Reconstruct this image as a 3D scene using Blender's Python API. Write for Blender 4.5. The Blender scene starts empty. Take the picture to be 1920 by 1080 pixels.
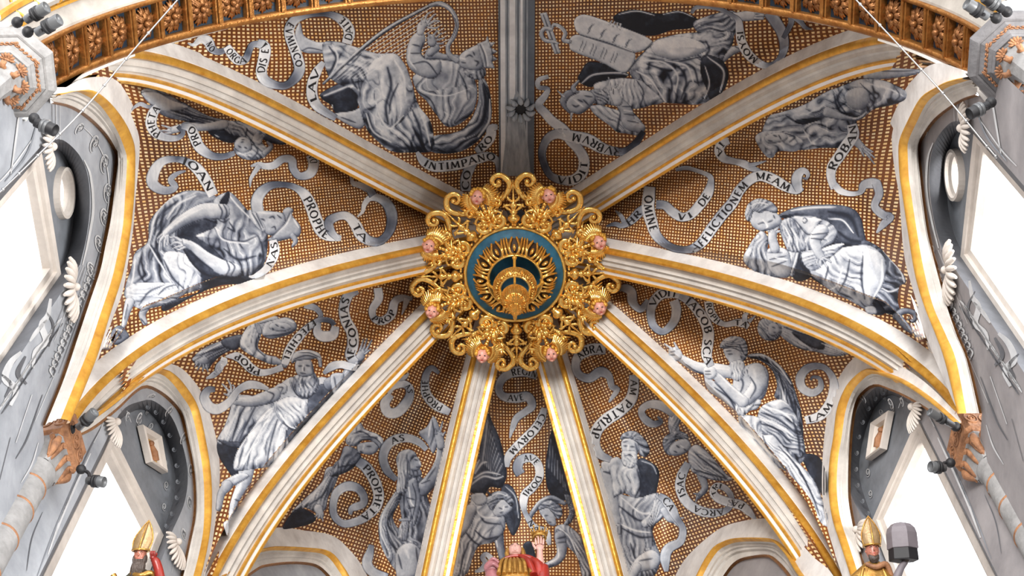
import bpy, bmesh, math, random
import numpy as np
from mathutils import Vector, Matrix
from mathutils.bvhtree import BVHTree
from mathutils.geometry import delaunay_2d_cdt
random.seed(7); rng = np.random.default_rng(7)
SC = bpy.context.scene; COL = SC.collection
PI = math.pi; R = math.radians

# ---------------------------------------------------------------- camera
K = 1.6                       # metres per fitted unit
ZA = 22.4                     # height of the crown of the vault
F_PX = 3332.13; PITCH = 0.365598; YAW = 0.027456; ROLL = 0.006113
CAM = np.array([0.1010*K, -4.5559*K, ZA-13.0*K])
def _rz(v, a):
    c, s = math.cos(a), math.sin(a); return np.array([c*v[0]-s*v[1], s*v[0]+c*v[1], v[2]])
_f = _rz(np.array([0, math.sin(PITCH), math.cos(PITCH)]), YAW)
_u = _rz(np.array([0, -math.cos(PITCH), math.sin(PITCH)]), YAW)
_r = _rz(np.array([1.0, 0, 0]), YAW)
RT = math.cos(ROLL)*_r+math.sin(ROLL)*_u; UP = -math.sin(ROLL)*_r+math.cos(ROLL)*_u; FW = _f
cd = bpy.data.cameras.new('camera'); cam = bpy.data.objects.new('camera', cd); COL.objects.link(cam)
cd.sensor_width = 36; cd.lens = F_PX*36/1920; cd.clip_end = 200; cd.clip_start = 0.1
cam.matrix_world = Matrix(((RT[0], UP[0], -FW[0], CAM[0]), (RT[1], UP[1], -FW[1], CAM[1]), (RT[2], UP[2], -FW[2], CAM[2]), (0, 0, 0, 1)))
SC.camera = cam
def ray(px, py):
    px = np.asarray(px, float); py = np.asarray(py, float)
    d = FW+((px-960)/F_PX)[..., None]*RT-((py-540)/F_PX)[..., None]*UP
    return d
def proj(X):
    d = np.asarray(X)-CAM; z = d@FW
    return np.stack([960+F_PX*(d@RT)/z, 540-F_PX*(d@UP)/z], -1)

# ---------------------------------------------------------------- world, lights, exposure
W = bpy.data.worlds.new('daylight'); SC.world = W; W.use_nodes = True
wn = W.node_tree.nodes; wl = W.node_tree.links; wn.clear()
wo = wn.new('ShaderNodeOutputWorld'); wb = wn.new('ShaderNodeBackground'); wr = wn.new('ShaderNodeValToRGB')
wg = wn.new('ShaderNodeTexCoord'); wx = wn.new('ShaderNodeSeparateXYZ'); wm = wn.new('ShaderNodeMath')
wm.operation = 'MULTIPLY_ADD'; wm.inputs[1].default_value = 0.5; wm.inputs[2].default_value = 0.5
wl.new(wg.outputs['Generated'], wx.inputs[0]); wl.new(wx.outputs[2], wm.inputs[0]); wl.new(wm.outputs[0], wr.inputs[0])
cr = wr.color_ramp; cr.elements[0].position = 0.0; cr.elements[0].color = (0.40, 0.36, 0.34, 1)
cr.elements[1].position = 0.56; cr.elements[1].color = (2.4, 2.45, 2.55, 1)
e = cr.elements.new(0.40); e.color = (0.72, 0.68, 0.66, 1)
wl.new(wr.outputs[0], wb.inputs[0]); wb.inputs[1].default_value = 1.0; wl.new(wb.outputs[0], wo.inputs[0])
def area(name, loc, target, size, power, col=(1, 1, 1), sy=None):
    l = bpy.data.lights.new(name, 'AREA'); l.energy = power; l.color = col; l.shape = 'RECTANGLE'; l.size = size; l.size_y = sy or size
    o = bpy.data.objects.new(name, l); COL.objects.link(o); o.location = loc
    o.rotation_euler = (Vector(target)-Vector(loc)).to_track_quat('-Z', 'Y').to_euler(); return o
area('nave_daylight_right', (15, -8, 2.5), (-.3, .5, 19), 8, 5900, (1.0, 0.98, 0.96))
area('nave_fill', (-3, -24, 3), (0, 1, 19), 9, 7800, (1.0, 0.97, 0.94))  # unseen fill lamp, added to lighten the bottom web and its angels
SC.view_settings.view_transform = 'Standard'; SC.view_settings.look = 'None'; SC.view_settings.gamma = 1
SC.view_settings.use_curve_mapping = False; SC.view_settings.exposure = 0.42
SC.cycles.use_denoising = True; SC.cycles.max_bounces = 6

# ---------------------------------------------------------------- materials
def nodes(m):
    m.use_nodes = True; return m.node_tree.nodes, m.node_tree.links
def mat(name, col, rough=0.8, metal=0.0, var=0.12, scale=6.0, bump=0.15, bscale=None, col2=None, stretch=None):
    m = bpy.data.materials.new(name); n, l = nodes(m); b = n['Principled BSDF']
    b.inputs['Roughness'].default_value = rough; b.inputs['Metallic'].default_value = metal
    tc = n.new('ShaderNodeTexCoord'); mp = n.new('ShaderNodeMapping'); l.new(tc.outputs['Object'], mp.inputs[0])
    if stretch: mp.inputs['Scale'].default_value = stretch
    ns = n.new('ShaderNodeTexNoise'); ns.inputs['Scale'].default_value = scale; ns.inputs['Detail'].default_value = 6
    ns.inputs['Roughness'].default_value = 0.65; l.new(mp.outputs[0], ns.inputs[0])
    rp = n.new('ShaderNodeValToRGB'); rp.color_ramp.elements[0].position = 0.3; rp.color_ramp.elements[1].position = 0.7
    c2 = col2 or tuple(max(0, c*(1-2*var)) for c in col)
    rp.color_ramp.elements[0].color = (*c2, 1); rp.color_ramp.elements[1].color = (*col, 1)
    l.new(ns.outputs[0], rp.inputs[0]); l.new(rp.outputs[0], b.inputs['Base Color'])
    if bump:
        n2 = n.new('ShaderNodeTexNoise'); n2.inputs['Scale'].default_value = bscale or scale*4; n2.inputs['Detail'].default_value = 4
        l.new(mp.outputs[0], n2.inputs[0]); bp = n.new('ShaderNodeBump'); bp.inputs['Strength'].default_value = bump; bp.inputs['Distance'].default_value = 0.02
        l.new(n2.outputs[0], bp.inputs['Height']); l.new(bp.outputs[0], b.inputs['Normal'])
    return m
def vcmat(name, rough=0.75):
    m = bpy.data.materials.new(name); n, l = nodes(m); b = n['Principled BSDF']; b.inputs['Roughness'].default_value = rough
    a = n.new('ShaderNodeVertexColor'); a.layer_name = 'paint'
    tc = n.new('ShaderNodeTexCoord'); ns = n.new('ShaderNodeTexNoise'); ns.inputs['Scale'].default_value = 9; ns.inputs['Detail'].default_value = 8; ns.inputs['Roughness'].default_value = 0.7
    l.new(tc.outputs['Object'], ns.inputs[0]); rp = n.new('ShaderNodeValToRGB'); rp.color_ramp.elements[0].position = 0.3; rp.color_ramp.elements[1].position = 0.7
    rp.color_ramp.elements[0].color = (0.72, 0.74, 0.78, 1); rp.color_ramp.elements[1].color = (1, 1, 1, 1); l.new(ns.outputs[0], rp.inputs[0])
    mx = n.new('ShaderNodeMix'); mx.data_type = 'RGBA'; mx.blend_type = 'MULTIPLY'; mx.inputs[0].default_value = 1
    l.new(a.outputs[0], mx.inputs[6]); l.new(rp.outputs[0], mx.inputs[7]); l.new(mx.outputs[2], b.inputs['Base Color']); return m
M = {}
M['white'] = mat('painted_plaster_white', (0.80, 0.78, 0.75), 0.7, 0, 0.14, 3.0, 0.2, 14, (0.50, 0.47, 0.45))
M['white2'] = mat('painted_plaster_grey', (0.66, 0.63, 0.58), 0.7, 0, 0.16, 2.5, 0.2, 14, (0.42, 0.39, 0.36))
M['bright'] = mat('painted_plaster_fillet', (0.95, 0.93, 0.92), 0.55, 0, 0.08, 3.0, 0.1, 12)
M['gold'] = mat('gilding', (0.93, 0.62, 0.20), 0.24, 0.85, 0.25, 9.0, 0.35, 16, (0.75, 0.40, 0.08))
M['goldpaint'] = mat('ochre_gilt_paint', (0.78, 0.44, 0.07), 0.45, 0.35, 0.25, 6.0, 0.2, 16, (0.48, 0.22, 0.03))
M['bossgold'] = mat('boss_gilding', (0.95, 0.64, 0.20), 0.24, 0.85, 0.25, 9.0, 0.12, 16, (0.72, 0.38, 0.07)); M['gapshade'] = mat('leaf_gap_shade', (0.05, 0.022, 0.008), 0.6, 0.1, 0.2, 9.0, 0.1)  # second one: shade between the boss leaves, put into the ground colour
M['ribgold'] = mat('rib_gilding', (0.95, 0.55, 0.10), 0.32, 0.55, 0.25, 7.0, 0.3, 18, (0.62, 0.28, 0.03))
M['giltdark'] = mat('old_gilding', (0.46, 0.22, 0.06), 0.38, 0.75, 0.3, 12.0, 0.4, 30, (0.25, 0.09, 0.02))
M['rosegilt'] = mat('aged_rosette_gilding', (0.30, 0.13, 0.04), 0.4, 0.6, 0.3, 12.0, 0.4, 30, (0.14, 0.05, 0.015))
M['blue'] = mat('painted_wood_blue', (0.02, 0.14, 0.24), 0.6, 0, 0.3, 8.0, 0.1, 20, (0.008, 0.06, 0.11))
M['navy'] = mat('coffer_dark_blue', (0.008, 0.03, 0.055), 0.45, 0, 0.3, 8.0, 0.1)
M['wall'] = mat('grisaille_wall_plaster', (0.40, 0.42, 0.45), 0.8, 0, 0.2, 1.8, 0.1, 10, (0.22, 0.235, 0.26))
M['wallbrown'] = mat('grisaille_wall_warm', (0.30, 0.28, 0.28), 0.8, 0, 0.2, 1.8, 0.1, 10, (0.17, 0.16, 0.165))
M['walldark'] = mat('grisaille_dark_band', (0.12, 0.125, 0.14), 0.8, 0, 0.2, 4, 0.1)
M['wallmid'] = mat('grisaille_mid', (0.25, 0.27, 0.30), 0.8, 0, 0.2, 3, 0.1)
M['walllight'] = mat('grisaille_light', (0.58, 0.59, 0.60), 0.8, 0, 0.15, 4, 0.1)
M['frame'] = mat('stone_window_frame', (0.68, 0.62, 0.56), 0.7, 0, 0.12, 4, 0.1)
M['ridge'] = mat('ridge_grey_paint', (0.50, 0.54, 0.58), 0.7, 0, 0.2, 3, 0.15, None, (0.20, 0.23, 0.27), (6, 0.7, 1))
M['ridgelight'] = mat('ridge_light_paint', (0.86, 0.88, 0.90), 0.7, 0, 0.15, 3, 0.1)
M['ridgedark'] = mat('ridge_dark_paint', (0.14, 0.17, 0.21), 0.7, 0, 0.2, 3, 0.1)
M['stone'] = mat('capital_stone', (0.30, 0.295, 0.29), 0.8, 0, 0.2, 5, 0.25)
M['nave'] = mat('nave_moulding_plaster', (0.45, 0.42, 0.38), 0.7, 0, 0.2, 3, 0.15, None, (0.26, 0.24, 0.21))
M['stoneshade'] = mat('shaded_capital_stone', (0.17, 0.165, 0.17), 0.8, 0, 0.2, 5, 0.25)  # darker copy of the capital stone, right-hand shade put into the colour
M['stonebrown'] = mat('carved_ochre_stone', (0.42, 0.20, 0.09), 0.65, 0.1, 0.3, 8, 0.4, 30, (0.16, 0.07, 0.035))
M['steel'] = mat('spotlight_grey_metal', (0.12, 0.125, 0.13), 0.4, 0.3, 0.1, 4, 0)
M['black'] = mat('black_paint', (0.008, 0.008, 0.01), 0.6, 0, 0.1, 4, 0)
M['skin'] = mat('painted_flesh', (0.75, 0.36, 0.28), 0.4, 0, 0.12, 14, 0)
M['letter'] = mat('painted_letter_black', (0.02, 0.02, 0.025), 0.7, 0, 0.1, 4, 0)
M['paint'] = vcmat('grisaille_paint')
M['wire'] = mat('steel_wire', (0.5, 0.5, 0.5), 0.3, 0.9, 0.1, 4, 0)
def glassmat():
    m = bpy.data.materials.new('window_glass'); n, l = nodes(m); n.remove(n['Principled BSDF'])
    t = n.new('ShaderNodeBsdfTransparent'); g = n.new('ShaderNodeBsdfGlossy'); g.inputs['Roughness'].default_value = .05; x = n.new('ShaderNodeMixShader'); x.inputs[0].default_value = .04
    l.new(t.outputs[0], x.inputs[1]); l.new(g.outputs[0], x.inputs[2]); l.new(x.outputs[0], n['Material Output'].inputs[0]); return m
M['glass'] = glassmat()
def meshgrid_mat():
    # painted gilt basket-weave: small gold squares on red-brown, in metres of the UV map
    m = bpy.data.materials.new('gilt_lattice_paint'); n, l = nodes(m); b = n['Principled BSDF']
    uv = n.new('ShaderNodeUVMap'); uv.uv_map = 'UVMap'
    nz = n.new('ShaderNodeTexNoise'); nz.inputs['Scale'].default_value = 3.0; nz.inputs['Detail'].default_value = 3
    l.new(uv.outputs[0], nz.inputs[0])
    mixv = n.new('ShaderNodeVectorMath'); mixv.operation = 'MULTIPLY_ADD'
    mixv.inputs[1].default_value = (0.02, 0.02, 0); l.new(nz.outputs['Color'], mixv.inputs[0]); l.new(uv.outputs[0], mixv.inputs[2])
    sc_ = n.new('ShaderNodeVectorMath'); sc_.operation = 'SCALE'; sc_.inputs['Scale'].default_value = 1/0.0370; l.new(mixv.outputs[0], sc_.inputs[0])
    fr = n.new('ShaderNodeVectorMath'); fr.operation = 'FRACTION'; l.new(sc_.outputs[0], fr.inputs[0])
    fl = n.new('ShaderNodeVectorMath'); fl.operation = 'FLOOR'; l.new(sc_.outputs[0], fl.inputs[0])
    wn_ = n.new('ShaderNodeTexWhiteNoise'); wn_.noise_dimensions = '2D'; l.new(fl.outputs[0], wn_.inputs['Vector'])
    sx = n.new('ShaderNodeSeparateXYZ'); l.new(fr.outputs[0], sx.inputs[0])
    def tri(o):
        a = n.new('ShaderNodeMath'); a.operation = 'SUBTRACT'; a.inputs[1].default_value = 0.5; l.new(o, a.inputs[0])
        c = n.new('ShaderNodeMath'); c.operation = 'ABSOLUTE'; l.new(a.outputs[0], c.inputs[0]); return c.outputs[0]
    mxm = n.new('ShaderNodeMath'); mxm.operation = 'MAXIMUM'; l.new(tri(sx.outputs[0]), mxm.inputs[0]); l.new(tri(sx.outputs[1]), mxm.inputs[1])
    st = n.new('ShaderNodeMapRange'); st.interpolation_type = 'SMOOTHSTEP'; st.inputs['From Min'].default_value = 0.30; st.inputs['From Max'].default_value = 0.225
    l.new(mxm.outputs[0], st.inputs['Value'])
    br = n.new('ShaderNodeValToRGB'); br.color_ramp.elements[0].color = (0.95, 0.60, 0.22, 1); br.color_ramp.elements[1].color = (1.0, 0.86, 0.55, 1)
    l.new(wn_.outputs[0], br.inputs[0])
    n3 = n.new('ShaderNodeTexNoise'); n3.inputs['Scale'].default_value = 1.3; n3.inputs['Detail'].default_value = 5; l.new(uv.outputs[0], n3.inputs[0])
    bb = n.new('ShaderNodeValToRGB'); bb.color_ramp.elements[0].position = 0.35; bb.color_ramp.elements[1].position = 0.65
    bb.color_ramp.elements[0].color = (0.10, 0.026, 0.006, 1); bb.color_ramp.elements[1].color = (0.24, 0.070, 0.013, 1); l.new(n3.outputs[0], bb.inputs[0])
    mx = n.new('ShaderNodeMix'); mx.data_type = 'RGBA'; l.new(st.outputs[0], mx.inputs[0]); l.new(bb.outputs[0], mx.inputs[6]); l.new(br.outputs[0], mx.inputs[7])
    l.new(mx.outputs[2], b.inputs['Base Color'])
    mm = n.new('ShaderNodeMath'); mm.operation = 'MULTIPLY'; mm.inputs[1].default_value = 0.12; l.new(st.outputs[0], mm.inputs[0]); l.new(mm.outputs[0], b.inputs['Metallic'])
    b.inputs['Roughness'].default_value = 0.5; return m
M['lattice'] = meshgrid_mat()

# ---------------------------------------------------------------- object helpers
def mk(name, verts, faces, material=None, parent=None, smooth=False, mats=None, midx=None):
    me = bpy.data.meshes.new(name); me.from_pydata([tuple(map(float, v)) for v in verts], [], [tuple(int(i) for i in f) for f in faces])
    for m in (mats or [material]):
        if m is not None: me.materials.append(M[m] if isinstance(m, str) else m)
    if midx is not None: me.polygons.foreach_set('material_index', list(midx))
    if smooth: me.polygons.foreach_set('use_smooth', [True]*len(me.polygons))
    o = bpy.data.objects.new(name, me); COL.objects.link(o)
    if parent is not None: o.parent = parent; o.matrix_parent_inverse = parent.matrix_basis.inverted()
    return o
def empty(name, loc, label=None, cat=None, group=None):
    o = bpy.data.objects.new(name, None); COL.objects.link(o); o.location = loc; o.empty_display_size = 0.2
    if label: o['label'] = label; o['category'] = cat
    if group: o['group'] = group
    return o
def tag(o, label=None, cat=None, group=None, kind=None):
    if label: o['label'] = label
    if cat: o['category'] = cat
    if group: o['group'] = group
    if kind: o['kind'] = kind
    return o
class MB:
    def __init__(s): s.v = []; s.f = []; s.m = []
    def add(s, v, f, m=0):
        k = len(s.v); s.v += [tuple(map(float, q)) for q in v]; s.f += [tuple(int(i)+k for i in q) for q in f]; s.m += [m]*len(f)
    def grid(s, P, m=0, closeu=False, closev=False):
        P = np.asarray(P); a, b = P.shape[:2]; f = []
        for i in range(a if closeu else a-1):
            for j in range(b if closev else b-1):
                i2, j2 = (i+1) % a, (j+1) % b
                f.append((i*b+j, i2*b+j, i2*b+j2, i*b+j2))
        s.add(P.reshape(-1, 3), f, m)
    def box(s, c, sx, sy, sz, Rm=None, m=0):
        v = np.array([(x*sx/2, y*sy/2, z*sz/2) for x in (-1, 1) for y in (-1, 1) for z in (-1, 1)])
        if Rm is not None: v = v@np.asarray(Rm).T
        s.add(v+np.asarray(c), [(0, 1, 3, 2), (4, 6, 7, 5), (0, 4, 5, 1), (2, 3, 7, 6), (0, 2, 6, 4), (1, 5, 7, 3)], m)
    def tube(s, P, rad, n=8, m=0, flat=1.0, up=None, caps=True):
        P = np.asarray(P, float); k = len(P); rad = np.broadcast_to(np.asarray(rad, float), (k,))
        T = np.gradient(P, axis=0); T /= np.linalg.norm(T, axis=1)[:, None]+1e-9
        u0 = np.array(up if up is not None else ((0, 0, 1) if abs(T[0][2]) < 0.9 else (1, 0, 0)), float)
        rows = []; a = np.linspace(0, 2*PI, n, endpoint=False)
        for i in range(k):
            sd = np.cross(T[i], u0); nn = np.linalg.norm(sd)
            if nn < 1e-6: sd = np.array([1., 0, 0]); nn = 1
            sd /= nn; b = np.cross(sd, T[i])
            if up is None: u0 = b
            rows.append(P[i]+rad[i]*(np.cos(a)[:, None]*sd+flat*np.sin(a)[:, None]*b))
        s.grid(rows, m, closev=True)
        if caps:
            for i, rv in ((0, True), (k-1, False)):
                s.add(list(rows[i]), [tuple(range(n)) if rv else tuple(range(n))[::-1]], m)
    def ball(s, c, r, n=10, m=0, Rm=None):
        r = np.broadcast_to(np.asarray(r, float), (3,)); th = np.linspace(0.02, PI-0.02, n); ph = np.linspace(0, 2*PI, n+4, endpoint=False)
        v = np.stack([np.sin(th)[:, None]*np.cos(ph), np.sin(th)[:, None]*np.sin(ph), np.cos(th)[:, None]+0*ph], -1)*r
        if Rm is not None: v = v@np.asarray(Rm).T
        s.grid(v+np.asarray(c), m, closev=True)
    def lathe(s, prof, c=(0, 0, 0), n=24, m=0, Rm=None):
        ph = np.linspace(0, 2*PI, n, endpoint=False); prof = np.asarray(prof, float)
        v = np.stack([prof[:, :1]*np.cos(ph), prof[:, :1]*np.sin(ph), prof[:, 1:2]+0*ph], -1)
        if Rm is not None: v = v@np.asarray(Rm).T
        s.grid(v+np.asarray(c), m, closev=True)
    def build(s, name, material, parent=None, smooth=True, mats=None):
        return mk(name, s.v, s.f, material, parent, smooth, mats, s.m if mats else None)
def smooth_poly(P, n=None, closed=False, step=None):
    """Catmull-Rom through points"""
    P = np.asarray(P, float)
    if len(P) == 2 and not closed:
        t = np.linspace(0, 1, n or 8)[:, None]; return P[0]*(1-t)+P[1]*t
    if closed: Q = np.vstack([P[-1], P, P[0], P[1]])
    else: Q = np.vstack([2*P[0]-P[1], P, 2*P[-1]-P[-2]])
    out = []
    seg = len(Q)-3
    for i in range(seg):
        p0, p1, p2, p3 = Q[i:i+4]; k = max(2, int(np.linalg.norm((p2-p1)[:2])/(step or 1e9))+1) if step else max(3, (n or 40)//seg+1)
        t = np.linspace(0, 1, k, endpoint=False)[:, None]
        out.append(0.5*(2*p1+(p2-p0)*t+(2*p0-5*p1+4*p2-p3)*t**2+(-p0+3*p1-3*p2+p3)*t**3))
    out = np.vstack(out)
    if not closed: out = np.vstack([out, P[-1:]])
    return out
def resample(P, n):
    P = np.asarray(P, float); d = np.r_[0, np.cumsum(np.linalg.norm(np.diff(P, axis=0), axis=1))]
    t = np.linspace(0, d[-1], n); return np.stack([np.interp(t, d, P[:, k]) for k in range(P.shape[1])], -1)
def inpoly(x, y, P):
    P = np.asarray(P); c = np.zeros(np.shape(x), bool); j = len(P)-1
    for i in range(len(P)):
        xi, yi = P[i]; xj, yj = P[j]
        if yi != yj:
            c ^= ((yi > y) != (yj > y)) & (x < (xj-xi)*(y-yi)/(yj-yi)+xi)
        j = i
    return c
# ---------------------------------------------------------------- the vault: ribs
H = 4.98968
RIBS = {  # azimuth, plan length, two profile exponents, two small bends; side -1 left, +1 right
 'UL': (-1, -0.82963, 3.27675, 0.74020, 2.51097, 0.00553, -0.07601), 'UR': (1, -0.81721, 3.29454, 0.68797, 2.56674, -0.03277, -0.01751),
 'L': (-1, -0.27551, 2.34183, 0.72132, 2.05106, 0.02622, 0.04802), 'R': (1, -0.26266, 2.34741, 0.71877, 1.98114, 0.01227, 0.02625),
 'LL': (-1, 0.41975, 1.94557, 0.78180, 2.49509, 0.01794, -0.03791), 'LR': (1, 0.43487, 2.08151, 0.67932, 2.33704, -0.01864, 0.02906),
 'BL': (-1, 1.25451, 2.67390, 0.71276, 2.31714, 0.01347, 0.03485), 'BR': (1, 1.23817, 2.75397, 0.73021, 2.36121, 0.00102, 0.01125)}
def rib_pts(nm, a, b, n=64, s0=0.0):
    sg, az, r, p, q, c0, c1 = RIBS[nm]
    s = np.clip(np.linspace(s0**(1/0.7), 1, n)**0.7*0.999, 1e-4, 1)
    z = -H*(1-(1-s**p)**(1/q)); Rr = s*r
    dR = np.gradient(Rr); dz = np.gradient(z); L = np.hypot(dR, dz); tR, tz = dR/L, dz/L
    RR = Rr-b*tz*-1*-1 if False else Rr+(-b)*tz; zz = z-(-b)*tR
    d = np.array([sg*math.cos(az), math.sin(az)]); side = np.array([d[1], -d[0]])*sg
    aa = a+c0*(1-s)**2+c1*4*s*(1-s)
    XY = RR[:, None]*d+aa[:, None]*side
    P = np.c_[XY, zz]*K+np.array([0, 0, ZA])
    P[:, 1] = np.maximum(P[:, 1], -3.85); return P
# profile (a toward the visible side, b up toward the web), runs of one material become one part
PROF = {
 'hollow_moulding': ('white', [(.126, .155), (.122, .138), (.118, .120), (.106, .080), (.099, .056), (.095, .052)]),
 'gilt_bead': ('ribgold', [(.096, .053), (.097, .036), (.091, .020), (.077, .010), (.063, .018), (.056, .030), (.055, .042)]),
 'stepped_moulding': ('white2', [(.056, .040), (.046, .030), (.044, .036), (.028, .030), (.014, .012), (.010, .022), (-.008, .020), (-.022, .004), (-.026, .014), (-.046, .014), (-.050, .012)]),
 'gilt_fillet': ('ribgold', [(-.049, .012), (-.050, -.002), (-.064, -.005), (-.067, .002)]),
 'bright_fillet': ('bright', [(-.066, .001), (-.068, -.001), (-.092, -.001), (-.094, .002)]),
 'gilt_edge': ('ribgold', [(-.091, .002), (-.093, -.006), (-.110, -.006), (-.116, .006), (-.113, .022)]),
 'back_hollow': ('white', [(-.112, .022), (-.120, .06), (-.127, .10), (-.129, .125)])}
RL = {'UL': 'vault rib running from gilt boss to upper left octagonal capital', 'UR': 'vault rib running from gilt boss to upper right octagonal capital',
 'L': 'vault rib running from gilt boss to carved left column capital', 'R': 'vault rib running from gilt boss to carved right column capital',
 'LL': 'vault rib descending to lower left beside the tunic-clad figure', 'LR': 'vault rib descending to lower right beside the pointing old man',
 'BL': 'near-vertical vault rib left of the two angels at bottom centre', 'BR': 'near-vertical vault rib right of the two angels at bottom centre'}
for nm in RIBS:
    root = empty('vault_rib', tuple(rib_pts(nm, 0, 0)[-1]), 'white moulded and gilded '+RL[nm], 'vault rib', 'ribs of the apse vault')
    for part, (m, pr) in PROF.items():
        P = np.stack([rib_pts(nm, a, b, 90, 0.02) for a, b in pr], 1)
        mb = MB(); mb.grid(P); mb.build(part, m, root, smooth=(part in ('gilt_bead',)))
# plan positions of the capitals (mirror-symmetric)
def capxy(i):
    a, b = list(RIBS.values())[2*i], list(RIBS.values())[2*i+1]
    az = (a[1]+b[1])/2; r = (a[2]+b[2])/2*K; return np.array([r*math.cos(az), r*math.sin(az)])   # right side
CAPS = [capxy(i) for i in range(4)]; ZC = ZA-H*K
class Plane:      # vertical wall plane through two plan points, sign of side, pushed outward by off
    def __init__(s, A, B, off=0.0):
        A = np.array(A, float); B = np.array(B, float); s.t = (B-A)/np.linalg.norm(B-A); n = np.array([s.t[1], -s.t[0]])
        if n@(-(A+B)/2-0*A) > 0: n = -n      # n points outward
        s.n = n; s.o = A+n*off; s.A = A
    def at(s, px):      # pixels -> 3D
        px = np.asarray(px, float); d = ray(px[..., 0], px[..., 1]); o = CAM[:2]
        k = ((s.o-o)@s.n)/(d[..., :2]@s.n); return CAM+k[..., None]*d
    def uz(s, X): return np.stack([(X[..., :2]-s.o)@s.t, X[..., 2]], -1)
    def xyz(s, U): U = np.asarray(U, float); return np.concatenate([s.o+U[..., :1]*s.t, U[..., 1:2]], -1)
def mir(P): P = np.array(P, float); P[..., 0] *= -1; return P
def LP(i, off=0.0):      # left wall plane between capital i and i+1
    A, B = mir(CAPS[i]), mir(CAPS[i+1]); return Plane(A, B, off)
# wall arches traced on the left walls: outermost line where the painted web begins
ARCH = {
 0: [(110, 176), (150, 156), (205, 156), (233, 188), (253, 233), (262, 267), (258, 333), (255, 360), (250, 427), (240, 493), (230, 547), (213, 593), (187, 660), (168, 700), (150, 735), (128, 790)],
 1: [(128, 815), (170, 790), (220, 755), (262, 712), (300, 694), (330, 700), (353, 720), (375, 752), (392, 800), (405, 860), (407, 920), (398, 1000), (385, 1075), (360, 1150), (330, 1230)],
 2: [(330, 1230), (370, 1110), (420, 1050), (460, 1015), (517, 1003), (567, 1008), (620, 1017), (653, 1044), (680, 1080), (700, 1130), (715, 1200), (720, 1290)]}
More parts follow.
